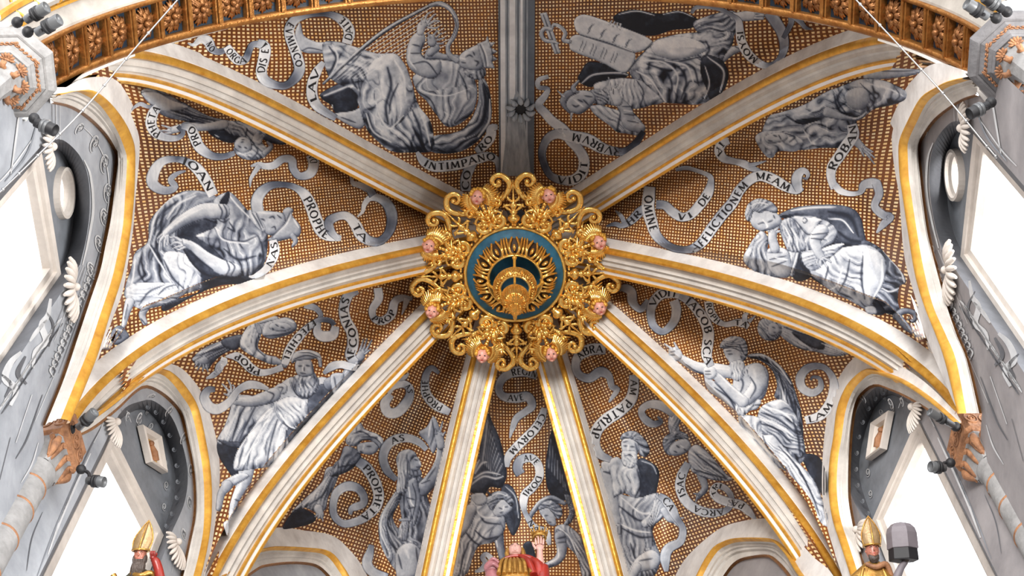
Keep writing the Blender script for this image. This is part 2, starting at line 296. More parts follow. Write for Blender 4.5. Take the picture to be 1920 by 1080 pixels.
# ---------------------------------------------------------------- wall arches (formerets), traced band by band
# each: the painted web begins at e0, gilt bead e1-e2, inner thin gilt line e3, wall e4
BANDS = {
 ('left', 0): dict(e0=ARCH[0],
  e1=[(104, 176), (163, 168), (180, 173), (207, 197), (230, 227), (245, 260), (248, 287), (247, 358), (240, 427), (230, 493), (220, 533), (200, 593), (180, 660), (161, 710), (137, 767), (124, 795)],
  e2=[(101, 180), (133, 170), (163, 180), (190, 200), (217, 240), (233, 277), (238, 300), (235, 358), (230, 427), (217, 493), (207, 533), (187, 593), (167, 653), (142, 715), (114, 785)],
  e3=[(97, 190), (133, 198), (167, 218), (200, 251), (219, 282), (223, 290), (217, 340), (208, 410), (198, 460), (188, 507), (168, 567), (148, 627), (119, 713), (85, 797)],
  e4=[(95, 194), (131, 203), (163, 223), (195, 254), (214, 285), (217, 292), (211, 340), (202, 410), (192, 460), (182, 507), (162, 567), (142, 627), (113, 713), (80, 797)]),
 ('left', 1): dict(e0=ARCH[1],
  e1=[(130, 812), (172, 782), (222, 742), (262, 705), (298, 692), (325, 704), (350, 733), (368, 767), (380, 820), (390, 880), (393, 937), (388, 1003), (373, 1078), (350, 1150), (322, 1230)],
  e2=[(131, 815), (172, 788), (222, 750), (262, 713), (294, 700), (318, 713), (343, 745), (358, 770), (370, 820), (380, 880), (383, 937), (380, 1003), (363, 1078), (340, 1150), (314, 1230)],
  e3=[(134, 820), (174, 800), (222, 762), (250, 735), (273, 722), (300, 732), (325, 752), (343, 777), (353, 820), (363, 870), (368, 920), (367, 970), (357, 1020), (346, 1070), (326, 1150), (302, 1230)],
  e4=[(136, 824), (176, 805), (222, 768), (250, 741), (272, 728), (297, 737), (321, 757), (338, 780), (348, 822), (358, 870), (363, 920), (362, 970), (352, 1020), (341, 1070), (321, 1150), (297, 1230)]),
 ('left', 2): dict(e0=ARCH[2],
  e1=[(333, 1238), (378, 1120), (428, 1068), (466, 1038), (497, 1028), (517, 1026), (567, 1028), (613, 1035), (640, 1064), (655, 1090), (680, 1140), (695, 1210), (700, 1290)],
  e2=[(335, 1242), (382, 1126), (432, 1074), (468, 1044), (497, 1034), (517, 1032), (567, 1034), (610, 1041), (635, 1070), (649, 1095), (673, 1145), (688, 1212), (692, 1290)],
  e3=[(340, 1250), (395, 1150), (445, 1094), (480, 1066), (500, 1058), (547, 1053), (590, 1057), (613, 1073), (628, 1095), (652, 1150), (668, 1215), (672, 1290)],
  e4=[(342, 1254), (398, 1155), (447, 1099), (481, 1071), (500, 1063), (547, 1058), (588, 1062), (609, 1077), (623, 1099), (647, 1153), (662, 1217), (666, 1290)]),
 ('right', 0): dict(
  e0=[(1812, 140), (1775, 128), (1750, 132), (1730, 147), (1707, 173), (1690, 207), (1678, 233), (1672, 257), (1675, 300), (1680, 333), (1685, 360), (1689, 410), (1693, 460), (1700, 503), (1717, 560), (1732, 610), (1750, 660), (1768, 703), (1799, 775)],
  e1=[(1815, 144), (1785, 150), (1760, 163), (1733, 181), (1707, 227), (1692, 262), (1690, 290), (1693, 333), (1697, 360), (1707, 427), (1720, 510), (1737, 567), (1760, 627), (1777, 677), (1803, 775)],
  e2=[(1818, 150), (1798, 156), (1773, 166), (1740, 190), (1717, 233), (1703, 265), (1702, 290), (1704, 333), (1708, 360), (1718, 427), (1733, 510), (1750, 575), (1773, 627), (1793, 677), (1812, 775)],
  e3=[(1832, 176), (1800, 187), (1757, 217), (1733, 247), (1721, 275), (1725, 333), (1732, 393), (1740, 443), (1757, 510), (1773, 567), (1793, 627), (1813, 677), (1836, 775)],
  e4=[(1835, 180), (1802, 192), (1761, 221), (1738, 250), (1726, 277), (1730, 333), (1737, 393), (1745, 443), (1762, 510), (1778, 567), (1798, 627), (1818, 677), (1841, 775)]),
 ('right', 1): dict(
  e0=[(1802, 790), (1750, 738), (1700, 702), (1655, 680), (1622, 674), (1597, 693), (1577, 722), (1563, 753), (1554, 803), (1548, 860), (1546, 920), (1548, 953), (1557, 1007), (1573, 1060), (1595, 1130), (1618, 1210)],
  e1=[(1802, 794), (1750, 748), (1700, 714), (1658, 697), (1630, 691), (1605, 708), (1588, 730), (1573, 768), (1567, 820), (1560, 863), (1558, 920), (1565, 973), (1580, 1020), (1597, 1073), (1618, 1140), (1637, 1210)],
  e2=[(1802, 800), (1750, 757), (1700, 724), (1660, 707), (1634, 701), (1613, 716), (1597, 737), (1585, 772), (1578, 820), (1571, 863), (1569, 920), (1576, 973), (1591, 1020), (1608, 1073), (1628, 1140), (1646, 1210)],
  e3=[(1802, 808), (1750, 772), (1700, 742), (1665, 727), (1642, 720), (1622, 729), (1605, 750), (1597, 787), (1592, 837), (1590, 903), (1592, 947), (1603, 1003), (1617, 1060), (1638, 1130), (1660, 1210)],
  e4=[(1802, 812), (1750, 777), (1700, 747), (1667, 732), (1645, 725), (1626, 733), (1610, 753), (1602, 789), (1597, 837), (1595, 903), (1597, 947), (1608, 1003), (1622, 1060), (1643, 1130), (1665, 1210)]),
 ('right', 2): dict(
  e0=[(1618, 1215), (1570, 1100), (1530, 1060), (1490, 1016), (1467, 994), (1440, 986), (1398, 990), (1353, 1004), (1304, 1043), (1276, 1078), (1258, 1125), (1245, 1200), (1240, 1290)],
  e1=[(1612, 1215), (1563, 1118), (1513, 1085), (1483, 1040), (1460, 1016), (1440, 1010), (1386, 1010), (1357, 1018), (1337, 1033), (1313, 1074), (1290, 1130), (1272, 1205), (1264, 1290)],
  e2=[(1610, 1218), (1560, 1123), (1508, 1090), (1478, 1045), (1457, 1022), (1440, 1016), (1387, 1016), (1360, 1024), (1342, 1038), (1319, 1077), (1297, 1133), (1280, 1206), (1272, 1290)],
  e3=[(1605, 1222), (1553, 1135), (1500, 1100), (1475, 1068), (1455, 1048), (1440, 1040), (1410, 1042), (1382, 1050), (1361, 1072), (1335, 1120), (1312, 1205), (1300, 1290)],
  e4=[(1602, 1224), (1550, 1140), (1497, 1105), (1471, 1073), (1452, 1053), (1438, 1045), (1411, 1047), (1385, 1055), (1365, 1076), (1340, 1122), (1318, 1206), (1306, 1290)])}
def plane(side, i, off=0.0):
    A, B = CAPS[i], CAPS[i+1]
    if side == 'left': A, B = mir(A), mir(B)
    return Plane(A, B, off)
NW = 72
def traced(side, i, e, off):
    P = plane(side, i, off).at(resample(smooth_poly(BANDS[side, i][e], 160), NW)); return P
WALLN = {('left', 0): 'left', ('left', 1): 'front_left', ('left', 2): 'end_left', ('right', 0): 'right', ('right', 1): 'front_right', ('right', 2): 'end_right'}
FL = {('left', 0): 'above the left wall window with the round opening', ('left', 1): 'around the lower left window with the small gilt picture', ('left', 2): 'at bottom edge, left of the hooded figure',
      ('right', 0): 'above the right wall window with the round opening', ('right', 1): 'around the lower right window with the small gilt picture', ('right', 2): 'at bottom edge, right of the seated bearded figure'}
for (side, i) in BANDS:
    c = plane(side, i).xyz(np.array([1.2, ZC]))
    root = empty('wall_arch', tuple(c), 'white and gold moulded wall arch '+FL[side, i], 'wall arch', 'moulded arches around the windows')
    T = {k: traced(side, i, k, o) for k, o in dict(e0=-.16, e1=-.17, e2=-.15, e3=-.05, e4=0.0).items()}
    mb = MB(); back = T['e0']+np.r_[plane(side, i).n*.0, 0.16]*1.0; mb.grid(np.stack([back, T['e0'], T['e1']], 1)); mb.build('outer_moulding', 'white', root)
    g = (T['e1']+T['e2'])/2-np.r_[plane(side, i).n, 0]*.05
    mb = MB(); mb.grid(np.stack([T['e1'], (T['e1']+g)/2-np.r_[plane(side, i).n, 0]*.015, g, (T['e2']+g)/2-np.r_[plane(side, i).n, 0]*.015, T['e2']], 1)); mb.build('gilt_bead', 'goldpaint', root)
    a, b = T['e2'], T['e3']; nn = np.r_[plane(side, i).n, 0]
    rows = [a]+[a+(b-a)*t-nn*o for t, o in ((.06, -.03), (.3, .0), (.33, -.02), (.55, 0), (.58, -.025), (.95, 0.0))]+[b]
    mb = MB(); mb.grid(np.stack(rows, 1)); mb.build('stepped_moulding', 'white2', root, smooth=False)
    mb = MB(); mb.grid(np.stack([T['e3'], T['e3']*.5+T['e4']*.5-nn*.02, T['e4']], 1)); mb.build('gilt_line', 'giltdark', root)

# ---------------------------------------------------------------- painted webs of the vault (ceiling)
RB = (3.62, 3.92)      # the great arch at the mouth of the apse
YB = -3.86
def great_arch(n, r=0.0, y=0.0, a0=0.0, a1=PI):
    t = np.linspace(a1, a0, n); return np.stack([(RB[0]+r)*np.cos(t), np.full(n, YB+y), ZC+(RB[1]+r)*np.sin(t)], -1)
def webcurve(nm, vis): return rib_pts(nm, .121, .135, 70) if vis else rib_pts(nm, -.127, .115, 70)
CELLS = []
def web(nA, nB, C):
    va, vb = {('UL', 'UR'): (1, 1), ('UL', 'L'): (0, 1), ('L', 'LL'): (0, 1), ('LL', 'BL'): (0, 1), ('BL', 'BR'): (0, 0), ('UR', 'R'): (0, 1), ('R', 'LR'): (0, 1), ('LR', 'BR'): (0, 1)}[nA, nB]
    A, B = webcurve(nA, va), webcurve(nB, vb); P0 = (A[0]+B[0])/2
    nv = 56; A = resample(A, nv); B = resample(B, nv); C = resample(np.vstack([A[-1:], C, B[-1:]]), NW)
    v = np.linspace(0, 1, nv)[:, None, None]; u = np.linspace(0, 1, NW)[None, :, None]
    chord = (1-u)*A[-1]+u*B[-1]
    S = (1-u)*A[:, None]+u*B[:, None]+v**1.4*(C[None]-chord)
    # the web leaves each rib upward: lift it where level lines run back toward the crown
    row = np.concatenate([np.zeros((nv, 1)), np.cumsum(np.linalg.norm(np.diff(S, axis=1), axis=2), axis=1)], 1); vv = np.linspace(0, 1, nv)
    win = np.clip((1-vv)/({('UL', 'UR'): .07, ('UL', 'L'): .1, ('UR', 'R'): .1}.get((nA, nB), .3)), 0, 1)
    tl = B-A; tl[:, 2] = 0; tl /= np.linalg.norm(tl, axis=1)[:, None]+1e-9
    for E_, t_, dist in ((A, tl, row), (B, -tl, row[:, -1:]-row)):
        g = np.gradient(E_, axis=0); hz = np.hypot(g[:, 0], g[:, 1])+1e-6; slope = np.clip(-g[:, 2]/hz, 0, 4); dd = g[:, :2]/hz[:, None]
        q = np.clip(-(t_[:, :2]*dd).sum(1), 0, 1)*1.1; lam = .3
        S[:, :, 2] += (q*slope*win)[:, None]*lam*(1-np.exp(-dist/lam))*np.clip((row[:, -1:]-0)/.8, 0, 1)*np.minimum(1, (row[:, -1:]-dist)/lam)
    CELLS.append((nA, nB, S)); return S
T0 = {k: traced(k[0], k[1], 'e0', -.16) for k in BANDS}
web('UL', 'UR', great_arch(NW, 0.0)); web('UL', 'L', T0['left', 0]); web('L', 'LL', T0['left', 1]); web('LL', 'BL', T0['left', 2])
t = np.linspace(PI, 0, NW); ce = CAPS[3]
web('BL', 'BR', np.stack([ce[0]*np.cos(t), np.full(NW, ce[1]), ZC+4.6*np.sin(t)], -1))
web('UR', 'R', T0['right', 0]); web('R', 'LR', T0['right', 1]); web('LR', 'BR', T0['right', 2])
allv = []; allf = []
ZCUT = {('UL', 'UR'): (17.55, 17.55), ('UL', 'L'): (16.0, 15.7), ('L', 'LL'): (15.9, 15.9), ('LL', 'BL'): (15.9, 15), ('BL', 'BR'): (13, 13), ('UR', 'R'): (16.0, 15.7), ('R', 'LR'): (15.9, 15.9), ('LR', 'BR'): (15.9, 15)}
for ci, (nA, nB, S) in enumerate(CELLS):
    nv, nu = S.shape[:2]; v = S.reshape(-1, 3)
    f = [(a*nu+b, a*nu+b+1, (a+1)*nu+b+1, (a+1)*nu+b) for a in range(nv-1) for b in range(nu-1)]
    zc_ = v[:, 2]
    zl, zr = ZCUT[nA, nB]
    f = [q for q in f if not ((zc_[list(q)].mean() < zl and q[0] % nu < .34*nu) or (nA in ('UL', 'UR') and nB in ('L', 'R') and zc_[list(q)].mean() < 17.0 and q[0] % nu < .13*nu) or (zc_[list(q)].mean() < zr and q[0] % nu > .66*nu))]
    o = mk('ceiling', v, f, 'lattice', smooth=True); o['kind'] = 'structure'
    ga = R({('UL', 'UR'): 0, ('UL', 'L'): 3, ('L', 'LL'): -15, ('LL', 'BL'): -26, ('BL', 'BR'): 0, ('UR', 'R'): -3, ('R', 'LR'): 15, ('LR', 'BR'): 26}[nA, nB])
    ax = v.mean(0)-np.array([.2, -7.3, 1.6]); ax /= np.linalg.norm(ax); r1 = np.cross(ax, [0, 1, 0]); r1 /= -np.linalg.norm(r1)*np.sign(r1[0]+1e-9)*-1; r2 = np.cross(ax, r1); r2 *= -np.sign(r2[1]); q1 = v@r1; q2 = v@r2; gs_ = 1.13 if nB in ('L', 'R') or nA == 'R' else 1.0; q1 = q1*gs_; q2 = q2*gs_; UVg = np.stack([q1*math.cos(ga)+q2*math.sin(ga), -q1*math.sin(ga)+q2*math.cos(ga)], -1)
    uvl = o.data.uv_layers.new(name='UVMap'); li = np.empty(len(o.data.loops), int); o.data.loops.foreach_get('vertex_index', li)
    uvl.data.foreach_set('uv', UVg[li].ravel())
    k = len(allv); allv += [Vector(q) for q in v]; allf += [tuple(i+k for i in q) for q in f]
BV = BVHTree.FromPolygons(allv, allf, epsilon=0.0)
def hit(px, off=0.006):
    """pixel positions -> points of the painted vault, lifted off toward the room"""
    px = np.atleast_2d(px); D = ray(px[:, 0], px[:, 1]); out = np.empty((len(px), 3)); cv = Vector(CAM); last = 23.0
    for i, d in enumerate(D):
        dv = Vector(d).normalized(); r = BV.ray_cast(cv, dv, 60)
        if r[0] is not None: last = r[3]
        out[i] = CAM+np.array(dv)*(last-off)
    return out

# ---------------------------------------------------------------- walls with niches and windows
def RXL(px, i, off, side, d=(12, 0)):
    """points given on the left wall; for the right wall the mirror image in space"""
    P = plane('left', i, off).at(np.asarray(px, float)); return P if side == 'left' else mir(P)
def cdt(U, holes, outer, step=None):
    """triangulate outer polygon with holes in plane coordinates"""
    pts = [Vector(p) for p in outer]; ed = [(i, (i+1) % len(outer)) for i in range(len(outer))]
    for h in holes:
        k = len(pts); pts += [Vector(p) for p in h]; ed += [(k+i, k+(i+1) % len(h)) for i in range(len(h))]
    vo, _, fo, *_r = delaunay_2d_cdt(pts, ed, [], 0, 1e-5)
    vo = np.array([tuple(v) for v in vo]); f = [q for q in fo]
    cen = np.array([vo[list(q)].mean(0) for q in f]); ok = inpoly(cen[:, 0], cen[:, 1], outer)
    for h in holes: ok &= ~inpoly(cen[:, 0], cen[:, 1], h)
    return vo, [q for q, k in zip(f, ok) if k]
ZBOT = 9.0
NICHE = {0: dict(outer=[(82, 268), (113, 261), (140, 280), (158, 308), (167, 345), (168, 395), (162, 445), (150, 496)],
                 inner=[(86, 284), (108, 281), (122, 295), (133, 325), (138, 365), (137, 420), (129, 465), (118, 494)], win=[(62, 292), (107, 508)], pane=[(57, 320), (90, 503)], D=.22),
         1: dict(outer=[(222, 779), (238, 762), (262, 753), (287, 751), (320, 779), (341, 830), (352, 887), (346, 942), (322, 998)],
                 inner=[(226, 786), (246, 773), (268, 768), (293, 787), (313, 827), (328, 887), (325, 937), (303, 1003)], win=[(205, 826), (297, 1002)], pane=[(203, 853), (279, 998)], D=.22)}
def jamb_down(P, z):      # a point straight below
    Q = P.copy(); Q[..., 2] = z; return Q
REL = {}
def wallpts(side, i, px, off):
    P = plane('left', i, off).at(np.asarray(px, float))
    return P if side == 'left' else mir(P)
for (side, i) in BANDS:
    pl = plane(side, i); E4 = traced(side, i, 'e4', 0.0); U = pl.uz(E4); Lw = np.linalg.norm(CAPS[i+1]-CAPS[i])
    U = U[(U[:, 0] > -0.3)]
    outer = [(-0.25, ZBOT), (-0.25, U[0, 1])]+[tuple(q) for q in U]+[(Lw+0.25, U[-1, 1]), (Lw+0.25, ZBOT)]
    holes = []
    if i in NICHE:
        nd = NICHE[i]; O = smooth_poly(nd['outer'], 40); I = smooth_poly(nd['inner'], 40)
        OP = wallpts(side, i, resample(O, 40), 0); IP = wallpts(side, i, resample(I, 40), nd['D'])
        zb = ZBOT+.3
        OP = np.vstack([jamb_down(OP[0], zb), OP, jamb_down(OP[-1], zb)]); IP = np.vstack([jamb_down(IP[0], zb), IP, jamb_down(IP[-1], zb)])
        holes = [pl.uz(OP)]
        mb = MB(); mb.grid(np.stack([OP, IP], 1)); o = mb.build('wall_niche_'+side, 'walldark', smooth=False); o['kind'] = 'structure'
        # recessed wall with window and opening
        pb = plane(side, i, nd['D']); UI = pb.uz(IP)
        w0, w1 = wallpts(side, i, nd['pane'], nd['D'])
        WQ = pb.uz(np.array([jamb_down(w0, zb+.2), w0, w1, jamb_down(w1, zb+.2)]))
        hs = [WQ]
        if i == 0:
            cc = wallpts(side, i, [(116, 362)], nd['D'])[0]; cu = pb.uz(cc); a_ = np.linspace(0, 2*PI, 28, endpoint=False)
            e1 = pb.uz(wallpts(side, i, [(116, 318)], nd['D'])[0])-cu; e2 = pb.uz(wallpts(side, i, [(130, 362)], nd['D'])[0])-cu
            OC = cu+np.cos(a_)[:, None]*e1*.85+np.sin(a_)[:, None]*e2*.85; hs.append(OC)
            REL['oculus', side] = (cu, e1*.85, e2*.85)
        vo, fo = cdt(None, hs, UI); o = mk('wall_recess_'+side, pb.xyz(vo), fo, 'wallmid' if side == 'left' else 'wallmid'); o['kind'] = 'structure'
        REL['win', side, i] = (pb, WQ)
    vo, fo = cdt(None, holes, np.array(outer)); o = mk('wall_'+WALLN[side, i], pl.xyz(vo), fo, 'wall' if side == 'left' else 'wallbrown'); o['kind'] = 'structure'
# end wall behind the altar
o = mk('wall_end', [(-CAPS[3][0], CAPS[3][1]+.02, ZBOT), (CAPS[3][0], CAPS[3][1]+.02, ZBOT), (CAPS[3][0], CAPS[3][1]+.02, ZC+2), (-CAPS[3][0], CAPS[3][1]+.02, ZC+2)], [(0, 1, 2, 3)], 'wall'); o['kind'] = 'structure'
# windows: moulded frame, pane
k = 0
def frame_ring(pb, rings, close):
    P = [np.concatenate([pb.xyz(U)+0*U[:, :1]-np.r_[pb.n, 0]*o for U, o in [(r, off)]]) for r, off in rings]
    return np.stack(P, 1)
def qoff(Q, d):      # offset an open U shape (down-left, top-left, top-right, down-right) outward
    s = np.sign(Q[2, 0]-Q[1, 0]); h = Q.copy(); h[:2, 0] -= s*d; h[2:, 0] += s*d; h[1, 1] += d; h[2, 1] += d; return h
for (key, val) in list(REL.items()):
    if key[0] != 'win': continue
    _, side, i = key; pb, Q = val; k += 1
    w = empty('window_%d' % k, tuple(pb.xyz((Q[0]+Q[3])/2))); w['kind'] = 'structure'
    mb = MB(); mb.grid(frame_ring(pb, [(Q, -.05), (Q, .02), (qoff(Q, .05), .03), (qoff(Q, .055), .06), (qoff(Q, .13), .07), (qoff(Q, .14), 0)], False)); mb.build('window_frame', 'frame', w, smooth=False)
    nn = np.r_[pb.n, 0]; P = pb.xyz(Q); v = list(P+nn*.045)+list(P+nn*.05)
    mk('pane', v, [(0, 1, 2, 3), (7, 6, 5, 4), (0, 4, 5, 1), (1, 5, 6, 2), (2, 6, 7, 3), (3, 7, 4, 0)], 'glass', w)
for side in ('left', 'right'):
    k += 1; cu, e1, e2 = REL['oculus', side]; pb = plane(side, 0, .22); a_ = np.linspace(0, 2*PI, 33)[:-1]; nn = np.r_[pb.n, 0]
    w = empty('window_%d' % k, tuple(pb.xyz(cu))); w['kind'] = 'structure'
    ring = lambda s, o: pb.xyz(cu+s*(np.cos(a_)[:, None]*e1+np.sin(a_)[:, None]*e2))-nn*o
    mb = MB(); mb.grid(np.stack([ring(1, -.04), ring(1, .0), ring(1.12, .02), ring(1.14, .05), ring(1.3, .05), ring(1.34, 0)], 1), closeu=True); mb.build('window_frame', 'frame', w, smooth=False)
    v = list(ring(1, -.035))+list(ring(1, -.04)); n_ = 32
    mk('pane', v, [tuple(range(n_)), tuple(range(2*n_-1, n_-1, -1))], 'glass', w)

# ---------------------------------------------------------------- great arch: gilt coffers with rosettes, then nave mouldings
def sweep_arch(name, prof, m, parent=None, smooth=False, n=120):
    P = np.stack([great_arch(n, r, -y) for y, r in prof], 1); mb = MB(); mb.grid(P); return mb.build(name, m, parent, smooth)
ca = empty('coffered_arch', (0, YB-.2, ZC), 'gilded arch soffit of square dark blue coffers crossing the top of the picture', 'arch')
sweep_arch('gilt_border', [(-.05, .12), (-.03, .0), (.0, -.02), (.03, -.02), (.035, .0), (.036, .07)], 'giltdark', ca, True)
sweep_arch('gilt_border', [(.344, .07), (.345, .0), (.35, -.02), (.385, -.03), (.39, .0)], 'giltdark', ca, True)
sweep_arch('blue_ground', [(.03, .05), (.35, .05)], 'navy', ca)
arc = great_arch(2000); dl = np.r_[0, np.cumsum(np.linalg.norm(np.diff(arc, axis=0), axis=1))]; NC = 35; stp = dl[-1]/NC
def arc_at(s):
    j = min(1998, max(0, int(np.searchsorted(dl, s)))); t_ = arc[min(j+1, 1999)]-arc[j]; t_ /= np.linalg.norm(t_)
    n_ = np.array([t_[2], 0, -t_[0]]);
    if n_@(np.array([0, YB, ZC])-arc[j]) < 0: n_ = -n_
    return arc[j], t_, n_
mb0 = None
for q in range(1, NC):
    p, t_, n_ = arc_at(q*stp); mb = MB(); Rm = np.stack([t_, [0, 1, 0], n_], 1)
    for dx, wd, hh in ((-.030, .016, .02), (0, .026, .045), (.030, .016, .02)):
        mb.box(p+t_*dx+np.array([0, -.19, 0])-n_*.02, wd, .32, hh+.05, Rm)
    mb.build('coffer_divider', 'giltdark', ca, smooth=False)
# one rosette: two whorls of curled leaves round a boss that hangs down
mb = MB()
for w_, (nl, rr, l0, zz) in enumerate(((9, .150, .03, .0), (7, .10, .02, .022))):
    for j in range(nl):
        a = 2*PI*j/nl+w_*.3
        for s_ in (-1, 0, 1):
            tt = np.linspace(0, 1, 7); aa = a+s_*.22*tt; r_ = l0+(rr-l0)*tt*(1 if s_ == 0 else .88)
            P = np.stack([r_*np.cos(aa), r_*np.sin(aa), zz+.022*np.sin(tt*PI*.9)+0*tt], -1)
            mb.tube(P, .021*np.sin(tt*PI*.85+.3)+.003, 6, 0, .6, up=(0, 0, 1), caps=False)
mb.ball((0, 0, .055), (.028, .028, .035), 7)
ros_me = mb.build('leaves', 'rosegilt'); ros_me.hide_render = False
rosm = ros_me.data; bpy.data.objects.remove(ros_me)
for q in range(NC):
    p, t_, n_ = arc_at((q+.5)*stp); x = p[0]
    sd = 'left' if x < 0 else 'right'; idx_ = (q if x < 0 else NC-1-q)
    o = bpy.data.objects.new('rosette', rosm); COL.objects.link(o)
    Rm = np.stack([t_, np.cross(n_, t_), n_], 1); Rz = np.array(Matrix.Rotation(random.uniform(0, 6), 3, 'Z'))
    Mx = Matrix.Identity(4); RR = Rm@Rz
    for r_ in range(3):
        for c_ in range(3): Mx[r_][c_] = RR[r_][c_]
        Mx[r_][3] = (p+np.array([0, -.19, 0])-n_*.045)[r_]
    o.matrix_world = Mx
    side_ = 'left' if x < 0 else 'right'
    ordw = ['lowest', 'second', 'third', 'fourth', 'fifth', 'sixth', 'seventh', 'eighth', 'ninth', 'tenth', 'eleventh', 'twelfth', 'thirteenth', 'fourteenth', 'fifteenth', 'sixteenth', 'seventeenth', 'eighteenth'][min(idx_, 17)]
    if abs(x) > .15: tag(o, 'gilt leaf rosette in the %s coffer up from the %s octagonal capital' % (ordw, side_), 'rosette', 'rosettes of the coffered arch')
    else: tag(o, 'gilt leaf rosette in the crown coffer above the ridge band', 'rosette', 'rosettes of the coffered arch')
# nave side mouldings
y = .39
for nm_, (pr, m_) in enumerate([([(0, .0), (.02, -.0), (.15, .05), (.16, .06)], 'nave'), ([(.16, .06), (.165, .03), (.19, .03), (.195, .06)], 'goldpaint'),
        ([(.195, .06), (.21, .02), (.25, .0), (.29, .02), (.30, .07)], 'nave'), ([(.30, .07), (.305, .04), (.345, .04), (.35, .08)], 'goldpaint'),
        ([(.35, .08), (.48, .10), (.50, .14), (.70, .16)], 'nave'), ([(.70, .16), (.70, .12), (.74, .12), (.75, .18)], 'goldpaint'), ([(.75, .18), (.80, .12), (.86, .14), (.9, .22), (1.3, .26)], 'nave'), ([(1.3, .26), (1.31, .2), (1.36, .2), (1.36, .28)], 'goldpaint'), ([(1.36, .28), (2.6, .32)], 'wall')]):
    o = sweep_arch('nave_moulding', [(y+a, b) for a, b in pr], m_, None, m_ == 'white')
    o['kind'] = 'structure'; o.name = 'trim_%d' % (nm_+1)
nt_ = 20
for nm_, sx in (('UL', -1), ('UR', 1)):      # white springing surface between the rib and the great arch
    rp = rib_pts(nm_, .125, .150, 220); zz = np.linspace(17.75, 14.5, 40); P = np.stack([np.interp(-zz, -rp[:, 2], rp[:, k]) for k in range(3)], 1)
    th = np.arcsin(np.clip((zz-ZC)/RB[1], 0, 1)); Q = np.stack([sx*RB[0]*np.cos(th), np.full(40, YB+.0), zz], 1)
    mb = MB(); mb.grid(np.stack([P, P*.5+Q*.5+np.array([sx*.02, .0, .03]), Q], 1)); o = mb.build('trim_%d' % (10+(sx > 0)), 'white', smooth=True); o['kind'] = 'structure'
for side, ribs_ in (('left', ('UL', 'L', 'LL', 'BL')), ('right', ('UR', 'R', 'LR', 'BR'))):      # same springing surfaces between ribs and wall arches
    for i in range(3):
        AR = T0[side, i]; cell = (ribs_[i], ribs_[i+1])
        for e_ in (0, 1):
            zm = ZCUT[cell][e_]+(1.0 if i == 0 and e_ == 0 else .15); rc = rib_pts(ribs_[i+e_], *((-.127, .115) if e_ == 0 else (.121, .135)), 220); ac = AR if e_ == 0 else AR[::-1]
            k_ = int(np.argmax(ac[:, 2])); ac = ac[:max(3, k_)]; zz = np.linspace(min(zm, ac[:, 2].max()-.02), 14.55, 30); oa = np.argsort(ac[:, 2]); orc = np.argsort(rc[:, 2])
            P = np.stack([np.interp(zz, rc[orc, 2], rc[orc, q]) for q in range(3)], 1); Q = np.stack([np.interp(zz, ac[oa, 2], ac[oa, q]) for q in range(3)], 1)
            mb = MB(); mb.grid(np.stack([P, P*.5+Q*.5, Q], 1)); o = mb.build('trim_%d' % nt_, 'white', smooth=True); o['kind'] = 'structure'; nt_ += 1
for i in (1, 2):
    for sx in (-1, 1):
        c_ = np.array([sx*(CAPS[i][0]+.12), CAPS[i][1]+(.22 if i == 0 else .05), 0]); mb = MB(); mb.lathe([(.13, ZC-.1), (.13, ZC+2.6), (.01, ZC+2.7)], c_, 16); o = mb.build('trim_%d' % nt_, 'white'); o['kind'] = 'structure'; nt_ += 1
mb = MB(); mb.lathe([(.001, -.10), (.32, -.08), (.42, .0), (.5, .12), (.5, .4)], (0, 0, ZA-.12), 24); o = mb.build('trim_9', 'ridgedark'); o['kind'] = 'structure'
for sx in (-1, 1):      # white end of the arch moulding above each octagonal capital
    t_ = np.linspace(-.02, .52, 24); rows = []
    for r_k, yy in ((.03, .0), (.0, .02), (-1, .035), (-1, .05)):
        rr = np.where(r_k == -1, -.07*(1-np.clip(t_/.52, 0, 1))**1.5, r_k); rows.append(np.stack([sx*(RB[0]+rr)*np.cos(t_), np.full(24, YB+yy), ZC+(RB[1]+rr)*np.sin(t_)], 1))
    mb = MB(); mb.grid(np.stack(rows, 1)); o = mb.build('trim_%d' % nt_, 'white2'); o['kind'] = 'structure'; nt_ += 1
jt = MB()
for k_ in range(1, 34):      # painted joints across the roll moulding on the nave side
    t_ = k_*PI/34
    for (y0_, y1_, r0_, r1_) in ((.20, .295, .045, -.012), (.365, .48, .075, .09)):
        P = [];
        for q in np.linspace(0, 1, 7):
            rr = (r0_+(r1_-r0_)*math.sin(q*PI)) if y0_ < .3 else r0_+(r1_-r0_)*q-.004; P.append(((RB[0]+rr)*math.cos(t_), YB-.39-(y0_+(y1_-y0_)*q), ZC+(RB[1]+rr)*math.sin(t_)))
        jt.tube(P, .011, 5)
o = jt.build('trim_12', 'goldpaint'); o['kind'] = 'structure'
